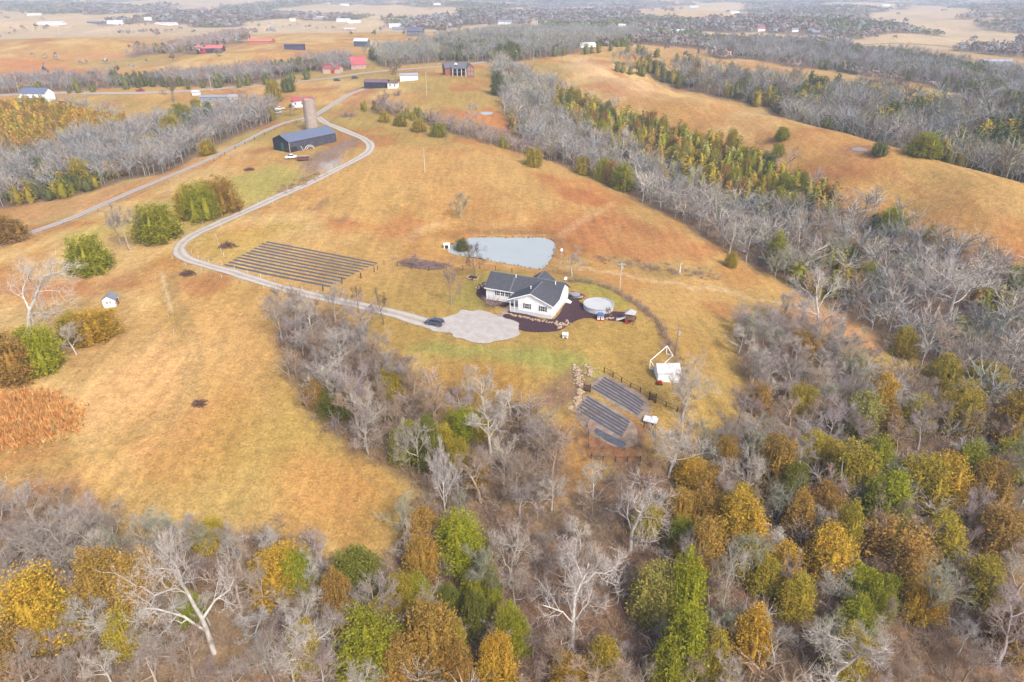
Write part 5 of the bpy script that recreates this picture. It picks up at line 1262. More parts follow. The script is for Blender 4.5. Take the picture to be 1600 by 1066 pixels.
di = empty('satellite_dish', (0, 0, 0)); c_, s_ = math.cos(HRZ), math.sin(HRZ); dx, dy = -.4, 11.2; di.location = (HX + dx * c_ - dy * s_, HY + dx * s_ + dy * c_, hz + 5.2); tag(di, 'round white satellite dish on the rear right roof end', 'dish')
MB().bar((0, 0, -.75), (0, 0, .9), .05).build('mast', M_METW, di); b = MB(); b.lathe([(.03, 0), (.22, .03), (.38, .11), (.39, .13), (.36, .13), (.2, .06), (.03, .03)], 20); o = b.build('dish', M_WHITE, di, (0, 0, 1.15)); o.rotation_euler = (math.radians(80), 0, math.radians(20))
# stones that edge the mulch
def stones(name, px, n, size, label, spread=.25, seed=3, kind='stuff'):
    C = catmull(at_many(px)[:, :2], .3); rng = np.random.default_rng(seed); V, F = [], []
    ico = bmesh.new(); bmesh.ops.create_icosphere(ico, subdivisions=1, radius=1); iv = np.array([v.co for v in ico.verts]); fi = [[v.index for v in f.verts] for f in ico.faces]; ico.free()
    for k in range(n):
        c = C[int((k + rng.uniform(0, 1)) / n * (len(C) - 1))] + rng.normal(0, spread, 2); s = size * rng.uniform(.55, 1.35); a = rng.uniform(0, 6.28)
        q = iv * rng.uniform(.8, 1.2, (len(iv), 1)) * np.array([s, s * rng.uniform(.6, .9), s * rng.uniform(.4, .65)]); x = q[:, 0] * math.cos(a) - q[:, 1] * math.sin(a) + c[0]; y = q[:, 0] * math.sin(a) + q[:, 1] * math.cos(a) + c[1]
        m = len(V); V += [tuple(p) for p in np.stack([x, y, q[:, 2] + zat(*c) + .12 + s * .2], -1)]; F += [[i + m for i in f] for f in fi]
    return tag(meshobj(name, V, F, M_STONE), label, 'stones', kind=kind)
stones('edging_stones', [(788,489),(800,493),(815,496),(835,500),(850,503),(868,505),(884,507)], 130, .24, 'tan fieldstones edging the mulch in front of the house', .3, 3)
stones('edging_stones', [(870,506),(876,512),(884,507),(888,503)], 30, .36, 'tan fieldstone heap at the right end of the edging', .45, 4)
stones('edging_stones', [(944,500),(955,498),(968,498)], 26, .26, 'short row of stones by the pool mulch', .2, 5)
stones('stone_wall', [(899,573),(902,585),(904,597),(908,610),(904,622),(897,634),(891,644)], 230, .30, 'low dry stone wall left of the fenced garden', .42, 6)
stones('stone_wall', [(920,574),(924,580),(921,588)], 60, .28, 'stone heap at the top corner of the garden', .5, 7)
stones('edging_stones', [(746,452),(752,447),(762,444)], 30, .3, 'pale stones edging the left mulch bed', .4, 8)
stones('ring_stones', [(729,434),(735,437),(744,437),(747,434),(742,432),(733,432),(729,434)], 26, .26, 'stones ringing the yard tree by the pond', .12, 9)
stones('rock_pile', [(889,458),(895,462),(903,466),(911,464)], 40, .34, 'stones round the small terrace behind the house', .3, 10)
patch('mulch_bed', [(729,434),(737,431),(746,433),(745,437),(735,438)], M_MULCH, .14, .7, .1)
# ------------------------------------------------------------------ yard things
def arc(r, n, a0=0, a1=6.2832): return [(r * math.cos(a0 + (a1 - a0) * k / n), r * math.sin(a0 + (a1 - a0) * k / n)) for k in range(n + 1)]
px_, py_, pz_ = at(935, 482); pl = empty('above_ground_pool', (px_, py_, pz_)); tag(pl, 'round white above-ground pool in the mulch right of the house', 'pool')
R = 3.7
MB().lathe([(R, -.3), (R, 1.3), (R - .06, 1.3), (R - .06, .2)], 48, cap=False).build('wall', lap_mat('pool_wall_panel', alb(226,230,236), 1.2, 0, .01, .4, .05), pl)
for k in range(16):
    a = 6.2832 * k / 16; MB().bar((math.cos(a) * (R + .05), math.sin(a) * (R + .05), -.3), (math.cos(a) * (R + .05), math.sin(a) * (R + .05), 1.3), .055, 4).build('upright', M_METW, pl)
MB().lathe([(R - .12, 1.3), (R + .14, 1.3), (R + .14, 1.38), (R - .12, 1.38), (R - .12, 1.3)], 48, cap=False).build('top_rail', M_METW, pl)
MB().lathe([(.01, 1.14), (R - .05, 1.14)], 48, cap=False).build('pool_cover', nmat('pale_pool_cover', alb(222,222,220), .5, .4, .6, .06, .08, 1.2), pl)
ld = MB(); lx, ly = R * math.cos(-1.05), R * math.sin(-1.05); ux, uy = math.cos(-1.05), math.sin(-1.05)
for s in (-.4, .4):
    ld.bar((lx - uy * s, ly + ux * s, 1.9), (lx + ux * 1.6 - uy * s, ly + uy * 1.6 + ux * s, 0), .05, 4); ld.bar((lx - uy * s, ly + ux * s, 1.1), (lx - uy * s, ly + ux * s, 1.95), .04, 4)
for k in range(6): t = k / 5; z = 1.35 - t * 1.25; p = (lx + ux * (.25 + t * 1.3), ly + uy * (.25 + t * 1.3)); ld.bar((p[0] + uy * .4, p[1] - ux * .4, z), (p[0] - uy * .4, p[1] + ux * .4, z), .07, 4)
ld.build('steps', M_WOOD, pl)
MB().box(-.5, .5, -.5, .5, 0, .05).build('landing', M_WOOD, pl, (lx * .99 + .25, ly * 1.02, 1.32), -1.05)
# toy playhouse
x, y, z = at(938, 500); t = empty('toy_playhouse', (x, y, z), -.1); tag(t, 'small blue and white plastic playhouse with red base by the pool', 'playhouse')
MB().box(-.75, .75, -.6, .6, .3, 1.25).build('wall', M_WHITE, t, bevel=.03); MB().box(-.8, .8, -.65, .65, 0, .3).build('base', M_RED, t, bevel=.03)
MB().prism([(-.9, 1.22), (.9, 1.22), (.55, 1.7), (-.55, 1.7)], -.75, .75, 'y').build('roof', M_BLUE, t, bevel=.03)
MB().box(-.18, .18, -.66, -.605, .32, 1.1).build('door', M_RED, t); MB().box(.36, .62, -.63, -.605, .7, 1.0).build('window', M_GLASS_VOID, t); MB().box(-.62, -.36, -.63, -.605, .7, 1.0).build('window', M_GLASS_VOID, t)
# play tower with slide
x, y, z = at(984, 505); t = empty('play_tower', (x, y, z), -.35); tag(t, 'wooden play tower with grey pyramid roof and white slide', 'playset')
for a in (-.9, .9):
    for b in (-.9, .9): MB().box(a - .07, a + .07, b - .07, b + .07, -.2, 2.9).build('post', M_WOOD, t)
MB().box(-1, 1, -1, 1, 1.25, 1.35).build('platform', M_WOOD, t)
MB().add([(-1.25, -1.25, 2.8), (1.25, -1.25, 2.8), (1.25, 1.25, 2.8), (-1.25, 1.25, 2.8), (0, 0, 3.8)], [(0, 1, 4), (1, 2, 4), (2, 3, 4), (3, 0, 4), (3, 2, 1, 0)]).build('roof', mat('pale_grey_canvas', alb(206,204,204), .7, .2), t)
sl_ = MB(); sl_.slab([(-.95, -.3, 1.35), (-.95, .3, 1.35), (-3.6, .3, .12), (-3.6, -.3, .12)], .06); sl_.slab([(-.95, -.36, 1.6), (-.95, -.29, 1.6), (-3.6, -.29, .35), (-3.6, -.36, .35)], .28); sl_.slab([(-.95, .29, 1.6), (-.95, .36, 1.6), (-3.6, .36, .35), (-3.6, .29, .35)], .28); sl_.build('slide', M_WHITE, t)
for k in range(5): MB().box(-.9, .9, -.98, -.93, 1.5 + k * .16, 1.58 + k * .16).build('railing_board', M_WOOD, t)
for k in range(5): MB().bar((1.0 + .1 * k, -.4, 1.2 - .25 * k), (1.0 + .1 * k, .4, 1.2 - .25 * k), .04, 5).build('rung', M_WOOD, t)
MB().box(-.85, -.2, -.93, -.89, .1, 1.2).build('panel', M_RED, t)
# little white hut on the lawn
x, y, z = at(883, 528); t = empty('lawn_hut', (x, y, z), -.05); tag(t, 'tiny white box with dark slotted front alone on the lawn', 'hut')
MB().box(-.62, .62, -.5, .5, .18, 1.0).build('body', M_WHITE, t, bevel=.04); MB().slab([(-.7, -.62, 1.0), (.7, -.62, 1.0), (.7, .58, 1.18), (-.7, .58, 1.18)], .07).build('lid', M_WHITE, t)
MB().box(-.48, .48, -.53, -.502, .58, .92).build('dark_opening_panel', M_GLASS_VOID, t); MB().box(-.25, .3, -.53, -.502, .2, .42).build('dark_opening_panel', M_GLASS_VOID, t)  # dark panels painted for the unlit slots
for a in (-.5, .5):
    for b in (-.4, .4): MB().box(a - .05, a + .05, b - .05, b + .05, -.1, .18).build('leg', M_WHITE, t)
# terrace furniture behind the house: round grey table-like cover
x, y, z = at(899, 464); t = empty('covered_spa', (x, y, z)); tag(t, 'round grey covered tub on the little terrace behind the house', 'tub')
MB().lathe([(1.15, -.1), (1.2, .7)], 28).build('tub', mat('grey_tub', alb(140,142,148), .6, .3), t); MB().lathe([(1.25, .7), (1.25, .82), (.4, .9), (.01, .9)], 28).build('cover', mat('grey_cover', alb(168,172,178), .6, .3), t)

# white shed, red cart and goal
sx, sy, sz = at(1042, 592); ang = math.atan2(at(1060,600)[1] - at(1025,597)[1], at(1060,600)[0] - at(1025,597)[0])
M_SHED = lap_mat('white_shed_siding', (.84, .84, .84), .25)
shed = gable('garden_shed', sx, sy + .6, ang, 4.6, 3.4, 2.1, 1.15, M_SHED, M_WROOF, 'white garden shed with white metal roof beside the goal', 'shed', over=.2, door=[('x', 1.0, 1.3, 1.8, -1, M_SHED)])
x, y, z = at(1030, 601); t = empty('red_cart', (x, y, z), ang); tag(t, 'small red wheeled cart parked against the white shed', 'cart')
MB().box(-.5, .5, -.35, .35, .35, .85).build('tub', M_RED, t, bevel=.05)
for a in (-.35, .35):
    for s in (-1, 1): b = MB(); b.bar((a, s * .36, .22), (a, s * .44, .22), .22, 12); b.build('wheel', M_DOOR, t)
MB().bar((.5, 0, .7), (.95, 0, 1.05), .03).build('handle', M_DOOR, t)
gA, gB = np.array(at(1015, 576)), np.array(at(1041, 553)); t = empty('soccer_goal', tuple(gA)); tag(t, 'white tubular soccer goal frame standing behind the shed', 'goal')
d_ = gB - gA; gL = np.hypot(d_[0], d_[1]); t.rotation_euler = (0, 0, math.atan2(d_[1], d_[0])); gz2 = float(d_[2])
for a, zz in ((0, 0), (gL, gz2)):
    MB().bar((a, 0, zz - .1), (a, 0, zz + 2.05), .08, 6).build('post', M_WHITE, t); MB().bar((a, 0, zz + 2.0), (a, -1.6, zz + .1), .06, 6).build('back_stay', M_WHITE, t); MB().bar((a, 0, zz + .06), (a, -1.6, zz + .06), .06, 6).build('base_bar', M_WHITE, t)
MB().bar((0, 0, 2.0), (gL, 0, gz2 + 2.0), .08, 6).build('crossbar', M_WHITE, t); MB().bar((0, -1.6, .08), (gL, -1.6, gz2 + .08), .07, 6).build('rear_bar', M_WHITE, t)

# fabric-covered garden rows
def rows(name, label, A0, A1, B0, B1, n, wd, rise=.14, grp=None, parent=None):
    """n strips; the first runs A0-A1, the last B0-B1 (pixels)"""
    a0, a1, b0, b1 = [np.array(at(*q)) for q in (A0, A1, B0, B1)]; e = empty(name, tuple((a0 + a1 + b0 + b1) / 4)); e.location.z = zat(e.location.x, e.location.y); tag(e, label, 'crop rows', grp)
    for k in range(n):
        t_ = k / max(1, n - 1); p, q = a0 * (1 - t_) + b0 * t_, a1 * (1 - t_) + b1 * t_; L_ = np.hypot(*(q - p)[:2]); m = max(4, int(L_ / 1.6)); dr = (q - p)[:2] / L_; nn = np.array([-dr[1], dr[0]]); V = []; F = []
        e0, e1 = random.uniform(-.3, .3), random.uniform(-.4, .4)
        for i in range(m + 1):
            c = p[:2] + dr * (e0 + (L_ + e1 - e0) * i / m) + nn * random.uniform(-.06, .06)
            for j, (s, h) in enumerate(((-.5, .0), (-.36, .8), (0, 1), (.36, .8), (.5, .0))): u = c + nn * s * wd; V.append((u[0] - e.location.x, u[1] - e.location.y, zat(*u) + .04 + h * rise * random.uniform(.8, 1.15) - e.location.z))
        for i in range(m):
            for j in range(4): F.append((i * 5 + j, (i + 1) * 5 + j, (i + 1) * 5 + j + 1, i * 5 + j + 1))
        meshobj('fabric_row', V, F, M_FABRIC, e, smooth=True)
    return e
rows('planting_rows', 'long black plastic planting rows beside the drive bend', (416,378), (591,412), (352,414), (516,448), 11, .95, .06)
patch('garden_soil', [(942,585),(1012,626),(1002,655),(922,606)], M_EARTH, .05, 1.2, .3); patch('garden_soil', [(917,616),(990,662),(985,700),(925,680),(898,645)], M_EARTH, .05, 1.2, .3)
rows('garden_rows', 'upper black fabric garden rows along the dark rail fence', (943,590), (1007,630), (926,606), (1000,650), 6, .52, .12)
rows('garden_rows', 'lower black fabric garden rows below the grass strip', (918,621), (985,662), (903,640), (972,682), 6, .56, .12)
rows('garden_rows', 'short fabric strip at the bottom of the garden', (929,671), (980,697), (931,676), (975,700), 2, .9, .12)

# fences: one thing each, posts and rails its parts
def fence(name, px, gap, h, pr, label, post_m, rails=(), rail_m=None, rr=.04, wire=None, square=True, cat='fence', grp=None, worldpts=None):
    C = catmull((at_many(px) if worldpts is None else np.asarray(worldpts))[:, :2], .5); s = np.concatenate([[0], np.cumsum(np.linalg.norm(np.diff(C, axis=0), axis=1))]); n = max(2, int(round(s[-1] / gap)) + 1)
    u = np.linspace(0, s[-1], n); X = np.interp(u, s, C[:, 0]); Y = np.interp(u, s, C[:, 1]); e = empty(name, (X[0], Y[0], zat(X[0], Y[0]))); tag(e, label, cat, grp); O = np.array(e.location)
    pm = MB().box(-pr, pr, -pr, pr, -.4, h) if square else MB().bar((0, 0, -.4), (0, 0, h), pr, 6)
    me_ = None
    for x, y in zip(X, Y):
        if me_ is None: o = pm.build('post', post_m, e); me_ = o.data
        else: o = link('post', me_, e)
        o.location = (x - O[0], y - O[1], zat(x, y) - O[2]); o.rotation_euler = (random.uniform(-.04, .04), random.uniform(-.04, .04), random.uniform(0, .5)); o.scale = (1, 1, random.uniform(.9, 1.08))
    for hh in rails:
        for i in range(n - 1):
            MB().bar((X[i] - O[0], Y[i] - O[1], zat(X[i], Y[i]) - O[2] + hh), (X[i+1] - O[0], Y[i+1] - O[1], zat(X[i+1], Y[i+1]) - O[2] + hh), rr, 4).build('rail', rail_m or post_m, e)
    if wire:
        w_ = MB()
        for hh in wire:
            for i in range(n - 1): w_.bar((X[i] - O[0], Y[i] - O[1], zat(X[i], Y[i]) - O[2] + hh), (X[i+1] - O[0], Y[i+1] - O[1], zat(X[i+1], Y[i+1]) - O[2] + hh), .012, 3)
        w_.build('wire', M_POST, e)
    return e
fence('garden_fence', [(944,582),(962,592),(985,606),(1010,620),(1014,624)], 2.3, 1.3, .08, 'dark wooden rail fence along the top of the garden', M_DKWOOD, (1.2, .55), M_DKWOOD, .05)
fence('garden_fence', [(1024,629),(1036,635),(1048,640),(1058,644)], 2.0, 1.3, .08, 'dark rail fence running from the garden gate toward the bare tree', M_DKWOOD, (1.2, .55), M_DKWOOD, .05)
fence('garden_fence', [(917,668),(920,690),(922,716),(960,722),(1000,722)], 2.2, 1.3, .07, 'brown fence round the brambly bottom of the garden', M_DKWOOD, (1.1,), M_DKWOOD, .04)
fence('garden_fence', [(1006,668),(1014,676),(1024,683)], 1.8, 1.1, .07, 'short brown fence below the white coop', M_DKWOOD, (1.0, .5), M_DKWOOD, .05)
def gate(px0, px1, label):
    a, b = np.array(at(*px0)), np.array(at(*px1)); L_ = np.hypot(*(b - a)[:2]); t = empty('garden_gate', tuple(a), math.atan2(b[1] - a[1], b[0] - a[0])); tag(t, label, 'gate')
    for u in (0, L_): MB().box(u - .1, u + .1, -.1, .1, -.3, 2.0).build('post', M_DKWOOD, t)
    for hh in (.3, .9, 1.5): MB().box(.1, L_ - .1, -.03, .03, hh, hh + .12).build('rail', M_DKWOOD, t)
    k = 0
    while .18 + k * .22 < L_ - .2: MB().box(.16 + k * .22, .3 + k * .22, -.055, -.031, .2, 1.7).build('board', M_DKWOOD, t); k += 1
gate((912,612), (922,613), 'brown board gate beside the stone wall'); gate((1014,625), (1024,630), 'brown board gate at the garden fence corner')
fence('yard_fence', [(885,436),(915,438),(945,446),(968,457),(1000,477),(1028,504),(1048,540),(1060,575),(1066,605)], 4.5, 1.3, .06, 'wire fence with grey posts curving round the right side of the yard', M_POST, (), None, .03, (.4, .8, 1.15))
fence('yard_fence', [(590,422),(606,412),(640,421),(690,424),(740,420),(775,423),(800,426)], 5, 1.3, .07, 'wire fence with dark posts between lawn and pond', M_DKWOOD, (), None, .03, (.4, .8, 1.15))
fence('field_fence', [(505,455),(535,444),(560,437),(585,425)], 6, 1.6, .12, 'corner fence of thick dark posts right of the plastic rows', M_DKWOOD, (), None, .03, (.5, 1.0))
fence('drive_fence', [(300,396),(318,408),(360,420),(420,438),(470,452),(520,464)], 5, 1.1, .06, 'whitish stakes along the upper side of the lower drive', M_WSTAKE, (), None, .03, (.9,))
fence('drive_fence', [(270,405),(310,424),(370,440),(430,456),(480,470)], 7, 1.1, .06, 'whitish stakes along the lower side of the lower drive', M_WSTAKE, (), None, .03, (.9,))
fence('drive_fence', [(312,366),(350,352),(400,332),(450,308),(500,286),(545,262)], 8, 1.2, .06, 'stakes along the inner side of the upper drive', M_WSTAKE, (), None, .03, (.9,))
fence('drive_fence', [(268,380),(300,358),(350,338),(400,318),(450,296)], 8, 1.2, .06, 'stakes along the pasture side of the upper drive', M_WSTAKE, (), None, .03, (.9,))
fence('row_fence', [(338,372),(345,392),(350,402)], 4, 1.3, .07, 'short post line between brush pile and plastic rows', M_WSTAKE, (), None, .03, (.9,))
fence('lane_fence', [(0,390),(60,369),(120,347),(180,320),(260,286),(335,252)], 7, 1.4, .08, 'board fence on the near side of the left lane', M_POST, (1.2, .65), M_POST, .06)
fence('lane_fence', [(335,252),(400,218),(440,200),(470,190),(488,188)], 9, 1.4, .10, 'post and rail fence from the lane pole up to the silo', M_DKWOOD, (1.2, .65), M_POST, .06)
fence('lane_fence', [(0,371),(60,351),(120,329),(180,302),(260,268),(330,238)], 9, 1.3, .08, 'post line on the far side of the left lane', M_POST, (1.1,), M_POST, .05)
fence('barn_fence', [(345,246),(380,250),(420,252),(455,256),(485,258)], 7, 1.3, .08, 'wire fence below the black barn', M_POST, (), None, .03, (.5, 1.0))
fence('field_fence', [(500,183),(560,190),(620,205),(700,222),(780,246)], 11, 1.2, .08, 'wire fence under the hedge below the brick house', M_POST, (), None, .03, (.6, 1.1))
fence('field_fence', [(243,436),(255,460),(262,490),(272,520)], 9, 1.0, .05, 'thin stake line beside the left pasture track', M_WSTAKE, (), None, .03, (.8,))
fence('hill_fence', [(1325,72),(1400,69),(1460,72),(1500,77)], 14, 1.3, .12, 'dark fence line across the far right field', M_DKWOOD, (1.1, .5), M_DKWOOD, .12)

# low white coop below the garden
x, y, z = at(1016, 662); t = empty('white_coop', (x, y, z), -.45); tag(t, 'low white-topped coop at the lower right garden corner', 'coop')
MB().box(-1.2, 1.2, -.6, .6, .25, .8).build('body', M_WOOD, t); MB().slab([(-1.35, -.75, .82), (1.35, -.75, .82), (1.35, .75, 1.15), (-1.35, .75, 1.15)], .08).build('roof', M_WROOF, t); MB().box(.2, 1.0, .3, .8, .9, 1.4).build('nest_box', M_WHITE, t)
for a in (-1.1, 1.1):
    for b in (-.5, .5): MB().box(a - .06, a + .06, b - .06, b + .06, -.3, .25).build('leg', M_WOOD, t)
# pond hut, martin house
x, y, z = at(698, 388); t = empty('pump_hut', (x, y, POND_Z + .1), .15); tag(t, 'small white and green hut at the left end of the pond', 'hut')
MB().box(-.9, .9, -.7, .7, -.3, 1.3).build('body', M_WHITE, t); MB().box(.905, .94, -.6, .6, 0, 1.2).build('side_panel', mat('green_panel', alb(76,128,84), .6, .3), t); MB().slab([(-1.05, -.85, 1.3), (1.05, -.85, 1.3), (1.05, .85, 1.45), (-1.05, .85, 1.45)], .08).build('roof', M_WHITE, t); MB().box(-.6, .5, -.74, -.705, 0, 1.1).build('dark_opening_panel', M_GLASS_VOID, t)  # the dark front panel paints an unlit hole
x, y, z = at(877, 404); t = empty('martin_house', (x, y, z)); tag(t, 'white birdhouse on a pole at the right end of the pond', 'birdhouse')
MB().bar((0, 0, -.3), (0, 0, 2.4), .06).build('pole', M_METW, t); MB().lathe([(.1, 2.3), (.4, 2.4), (.45, 2.9), (.1, 3.3)], 10).build('house', M_WHITE, t); MB().lathe([(.25, .9), (.3, 1.0), (.3, 1.5), (.2, 1.6)], 10).build('guard', mat('pinkish_guard', alb(226,180,160), .7, .2), t)
# utility poles
def pole(px, py, top, label, arm=True, m=M_POST, r=.14):
    x, y, z = at(px, py); d = math.hypot(x, y); h = (py - top) * math.sqrt(d * d + (CAM_H - z) ** 2) / FPX / math.cos(math.atan2(CAM_H - z, d)); t = empty('utility_pole', (x, y, z), random.uniform(-.4, .4)); tag(t, label, 'pole')
    MB().bar((0, 0, -.5), (0, 0, h), r, 8, r * .65).build('mast', m, t)
    if arm:
        MB().box(-1.1, 1.1, -.06, .06, h - .9, h - .76).build('crossarm', m, t); b = MB(); b.lathe([(.22, h - 2.2), (.24, h - 1.4)], 10, .32, 0); b.build('transformer', M_METW, t)
        for a in (-1, 0, 1): MB().bar((a, 0, h - .76), (a, 0, h - .5), .06, 5).build('insulator', M_METW, t)
pole(968, 454, 410, 'whitish utility pole behind the pool at the yard fence', m=M_WSTAKE); pole(664, 270, 233, 'pale thin pole standing in the middle of the field', False, M_WSTAKE, .16); pole(338, 242, 207, 'utility pole beside the left lane bend')
pole(1055, 556, 512, 'grey light pole on the yard fence by the goal'); pole(331, 144, 121, 'leaning pale pole behind the long trailer', m=M_WSTAKE); pole(33, 154, 128, 'leaning pale pole left of the white barn', m=M_WSTAKE); pole(581, 112, 98, 'pole by the red-roofed house', False)
pole(94, 57, 45, 'far pole on the pink hill', False, M_WSTAKE, .3); pole(173, 56, 45, 'far pole right on the pink hill crest', False, M_WSTAKE, .3); pole(667, 150, 118, 'pole on the slope below the brick house', False, M_WSTAKE, .16); pole(876, 56, 43, 'tall pole among the far trailers', False, M_WSTAKE, .3); pole(834, 94, 78, 'pole at the top edge of the right field', False, M_WSTAKE, .2)
x, y, z = at(1061, 427); t = empty('dead_snag', (x, y, z)); tag(t, 'short white dead trunk standing in the grassy draw', 'snag'); g_ = Geo(); g_.tube(np.array([[0, 0, -.3], [.15, 0, 1.5], [.2, .1, 3.4]]), [.4, .26, .1], 7); g_.tube(np.array([[.15, 0, 2.0], [.7, .2, 2.9], [.8, .3, 3.6]]), [.13, .09, .03], 5); o = link('trunk', geo_mesh('snag_trunk', g_, M_BARK), t); o.color = (*BARKC['white'], 1)
# brush piles
def brush_pile(px, py, w, label):
    x, y, z = at(px, py); rng = np.random.default_rng(int(px)); g_ = Geo()
    for k in range(150):
        a = rng.uniform(0, 6.28); r = w * rng.uniform(0, .5) ; h = (1 - (2 * r / w) ** 2) * w * .22 * rng.uniform(.4, 1.1); p = np.array([math.cos(a) * r, math.sin(a) * r * .7, h]); d = rng.normal(size=3) * np.array([1, 1, .35]); d /= np.linalg.norm(d); L_ = rng.uniform(.5, 1.4)
        g_.tube(np.array([p - d * L_, p + rng.normal(0, .08, 3), p + d * L_]), [.06, .045, .02], 3, rng.uniform(0, 1))
    o = link('brush_pile', geo_mesh('brush_pile', g_, M_BARK), None, (x, y, z)); o.color = (*alb(150,116,102), 1); return tag(o, label, 'brush pile')
brush_pile(357, 386, 5.5, 'brown heap of cut brush inside the drive bend'); brush_pile(294, 429, 4.5, 'low dark brush heap below the drive bend'); brush_pile(390, 266, 4, 'small brown heap on the green pasture below the barn'); brush_pile(311, 632, 2.2, 'small brown tuft heap on the left field')
# ------------------------------------------------------------------ vehicles
M_TYRE = mat('tyre_rubber', (.02, .02, .02), .8, .2); M_RIM = mat('alloy_rim', alb(190,190,196), .35, .5); M_LAMP = mat('lamp_glass', alb(230,230,235), .2, .5); M_TAIL = mat('tail_lamp', alb(190,30,34), .3, .5)
def loft(sections):
    """sections: list of rings with the same number of points"""
    b = MB(); k = len(sections[0])
    for r in sections: b.v += [tuple(p) for p in r]
    for i in range(len(sections) - 1):
        for j in range(k - 1): b.f.append((i * k + j, i * k + j + 1, (i + 1) * k + j + 1, (i + 1) * k + j))
        b.f.append((i * k + k - 1, i * k, (i + 1) * k, (i + 1) * k + k - 1))
    b.f += [tuple(range(k)), tuple(range((len(sections) - 1) * k, len(sections) * k))][::-1]; return b
def vehicle(name, x, y, rz, paint, label, style='suv', L_=4.6, W=1.85, parts=True, cat='car'):
    z = zat(x, y) + .1; e = empty(name, (x, y, z), rz); tag(e, label, cat); h = W / 2; s = L_ / 4.6
    def ring(xx, zb, zt, hw, r=.12): return [(xx * s, -hw, zb), (xx * s, -hw * 1.0, zt - r), (xx * s, -hw * .9, zt), (xx * s, hw * .9, zt), (xx * s, hw, zt - r), (xx * s, hw, zb), (xx * s, hw * .85, zb - .06), (xx * s, -hw * .85, zb - .06)]
    if style == 'suv': top = [(-2.3, .45, .92, .80), (-2.22, .36, 1.06, .88), (-1.6, .32, 1.10, .92), (0, .30, 1.06, .925), (1.0, .30, 1.02, .92), (1.25, .32, 1.00, .91), (2.0, .36, .90, .87), (2.24, .42, .80, .78), (2.3, .46, .66, .7)]
    else: top = [(-2.3, .5, 1.0, .82), (-2.25, .42, 1.05, .9), (-.6, .40, 1.05, .92), (.9, .40, 1.06, .92), (1.2, .40, 1.05, .91), (2.1, .44, .98, .88), (2.28, .5, .88, .8)]
    loft([ring(*a) for a in top]).build('body', paint, e, smooth=False)
    if style == 'suv': cab = [(-2.15, 1.02, 1.30, .80), (-1.95, 1.02, 1.60, .72), (-1.0, 1.02, 1.69, .72), (.1, 1.02, 1.66, .71), (.45, 1.0, 1.58, .70), (1.15, .98, 1.06, .80)]
    else: cab = [(-.62, 1.02, 1.6, .76), (-.5, 1.02, 1.72, .74), (.4, 1.02, 1.72, .74), (.7, 1.0, 1.64, .74), (1.25, 1.0, 1.08, .82)]
    def cring(xx, zb, zt, hw, k=.86): return [(xx * s, -hw * 1.1, zb), (xx * s, -hw, zt - .1), (xx * s, -hw * k, zt), (xx * s, hw * k, zt), (xx * s, hw, zt - .1), (xx * s, hw * 1.1, zb)]
    loft([cring(*a) for a in cab]).build('cabin_glass', M_GLASS_VOID, e)
    rf = [(a, zt) for a, zb, zt, hw in cab if zt > 1.5]; x0, x1 = rf[0][0] * s, rf[-1][0] * s; zr = [q[1] for q in rf]
    loft([[(a * s, -.70, zt - .05), (a * s, -.62, zt + .02), (a * s, .62, zt + .02), (a * s, .70, zt - .05)] for a, zt in rf]).build('roof', paint, e)
    if style == 'suv':
        for sd_ in (-1, 1):
            for a in (-1.55, -.55, .3): MB().bar((a * s, sd_ * .87, 1.0), ((a - .05) * s, sd_ * .745, 1.58), .045, 4).build('pillar', paint, e)
    for a in (-1.38, 1.42):
        for sd_ in (-1, 1):
            b = MB(); b.bar((a * s, sd_ * (h - .22), .33), (a * s, sd_ * (h + .02), .33), .34, 14); wh = b.build('wheel', M_TYRE, e); b = MB(); b.bar((a * s, sd_ * (h + .021), .33), (a * s, sd_ * (h + .035), .33), .21, 12); b.build('rim', M_RIM, wh)
    for sd_ in (-1, 1):
        MB().box(2.18 * s, 2.3 * s, sd_ * .62 - .16, sd_ * .62 + .16, .70, .83).build('headlight', M_LAMP, e); MB().box(-2.33 * s, -2.18 * s, sd_ * .72 - .12, sd_ * .72 + .12, .80, 1.06).build('tail_light', M_TAIL, e); MB().box(.75 * s, .95 * s, sd_ * .98 - .1, sd_ * .98 + .1, 1.02, 1.16).build('mirror', paint, e)
    if style == 'suv': MB().box(-2.31 * s, -2.295 * s, -.3, .3, .62, .76).build('number_plate', M_WHITE, e)
    return e
M_NAVY = mat('slate_blue_car_paint', alb(84,92,118), .3, .6); M_CWHITE = mat('white_car_paint', (.75, .75, .75), .3, .5); M_CDARK = mat('dark_car_paint', alb(60,62,70), .3, .5); M_CRED = mat('red_car_paint', alb(170,40,50), .3, .5)
cx0, cy0, _ = at(679, 508); vehicle('parked_suv', cx0, cy0, math.radians(158), M_NAVY, 'dark slate blue SUV parked where the drive meets the gravel pad', 'suv')

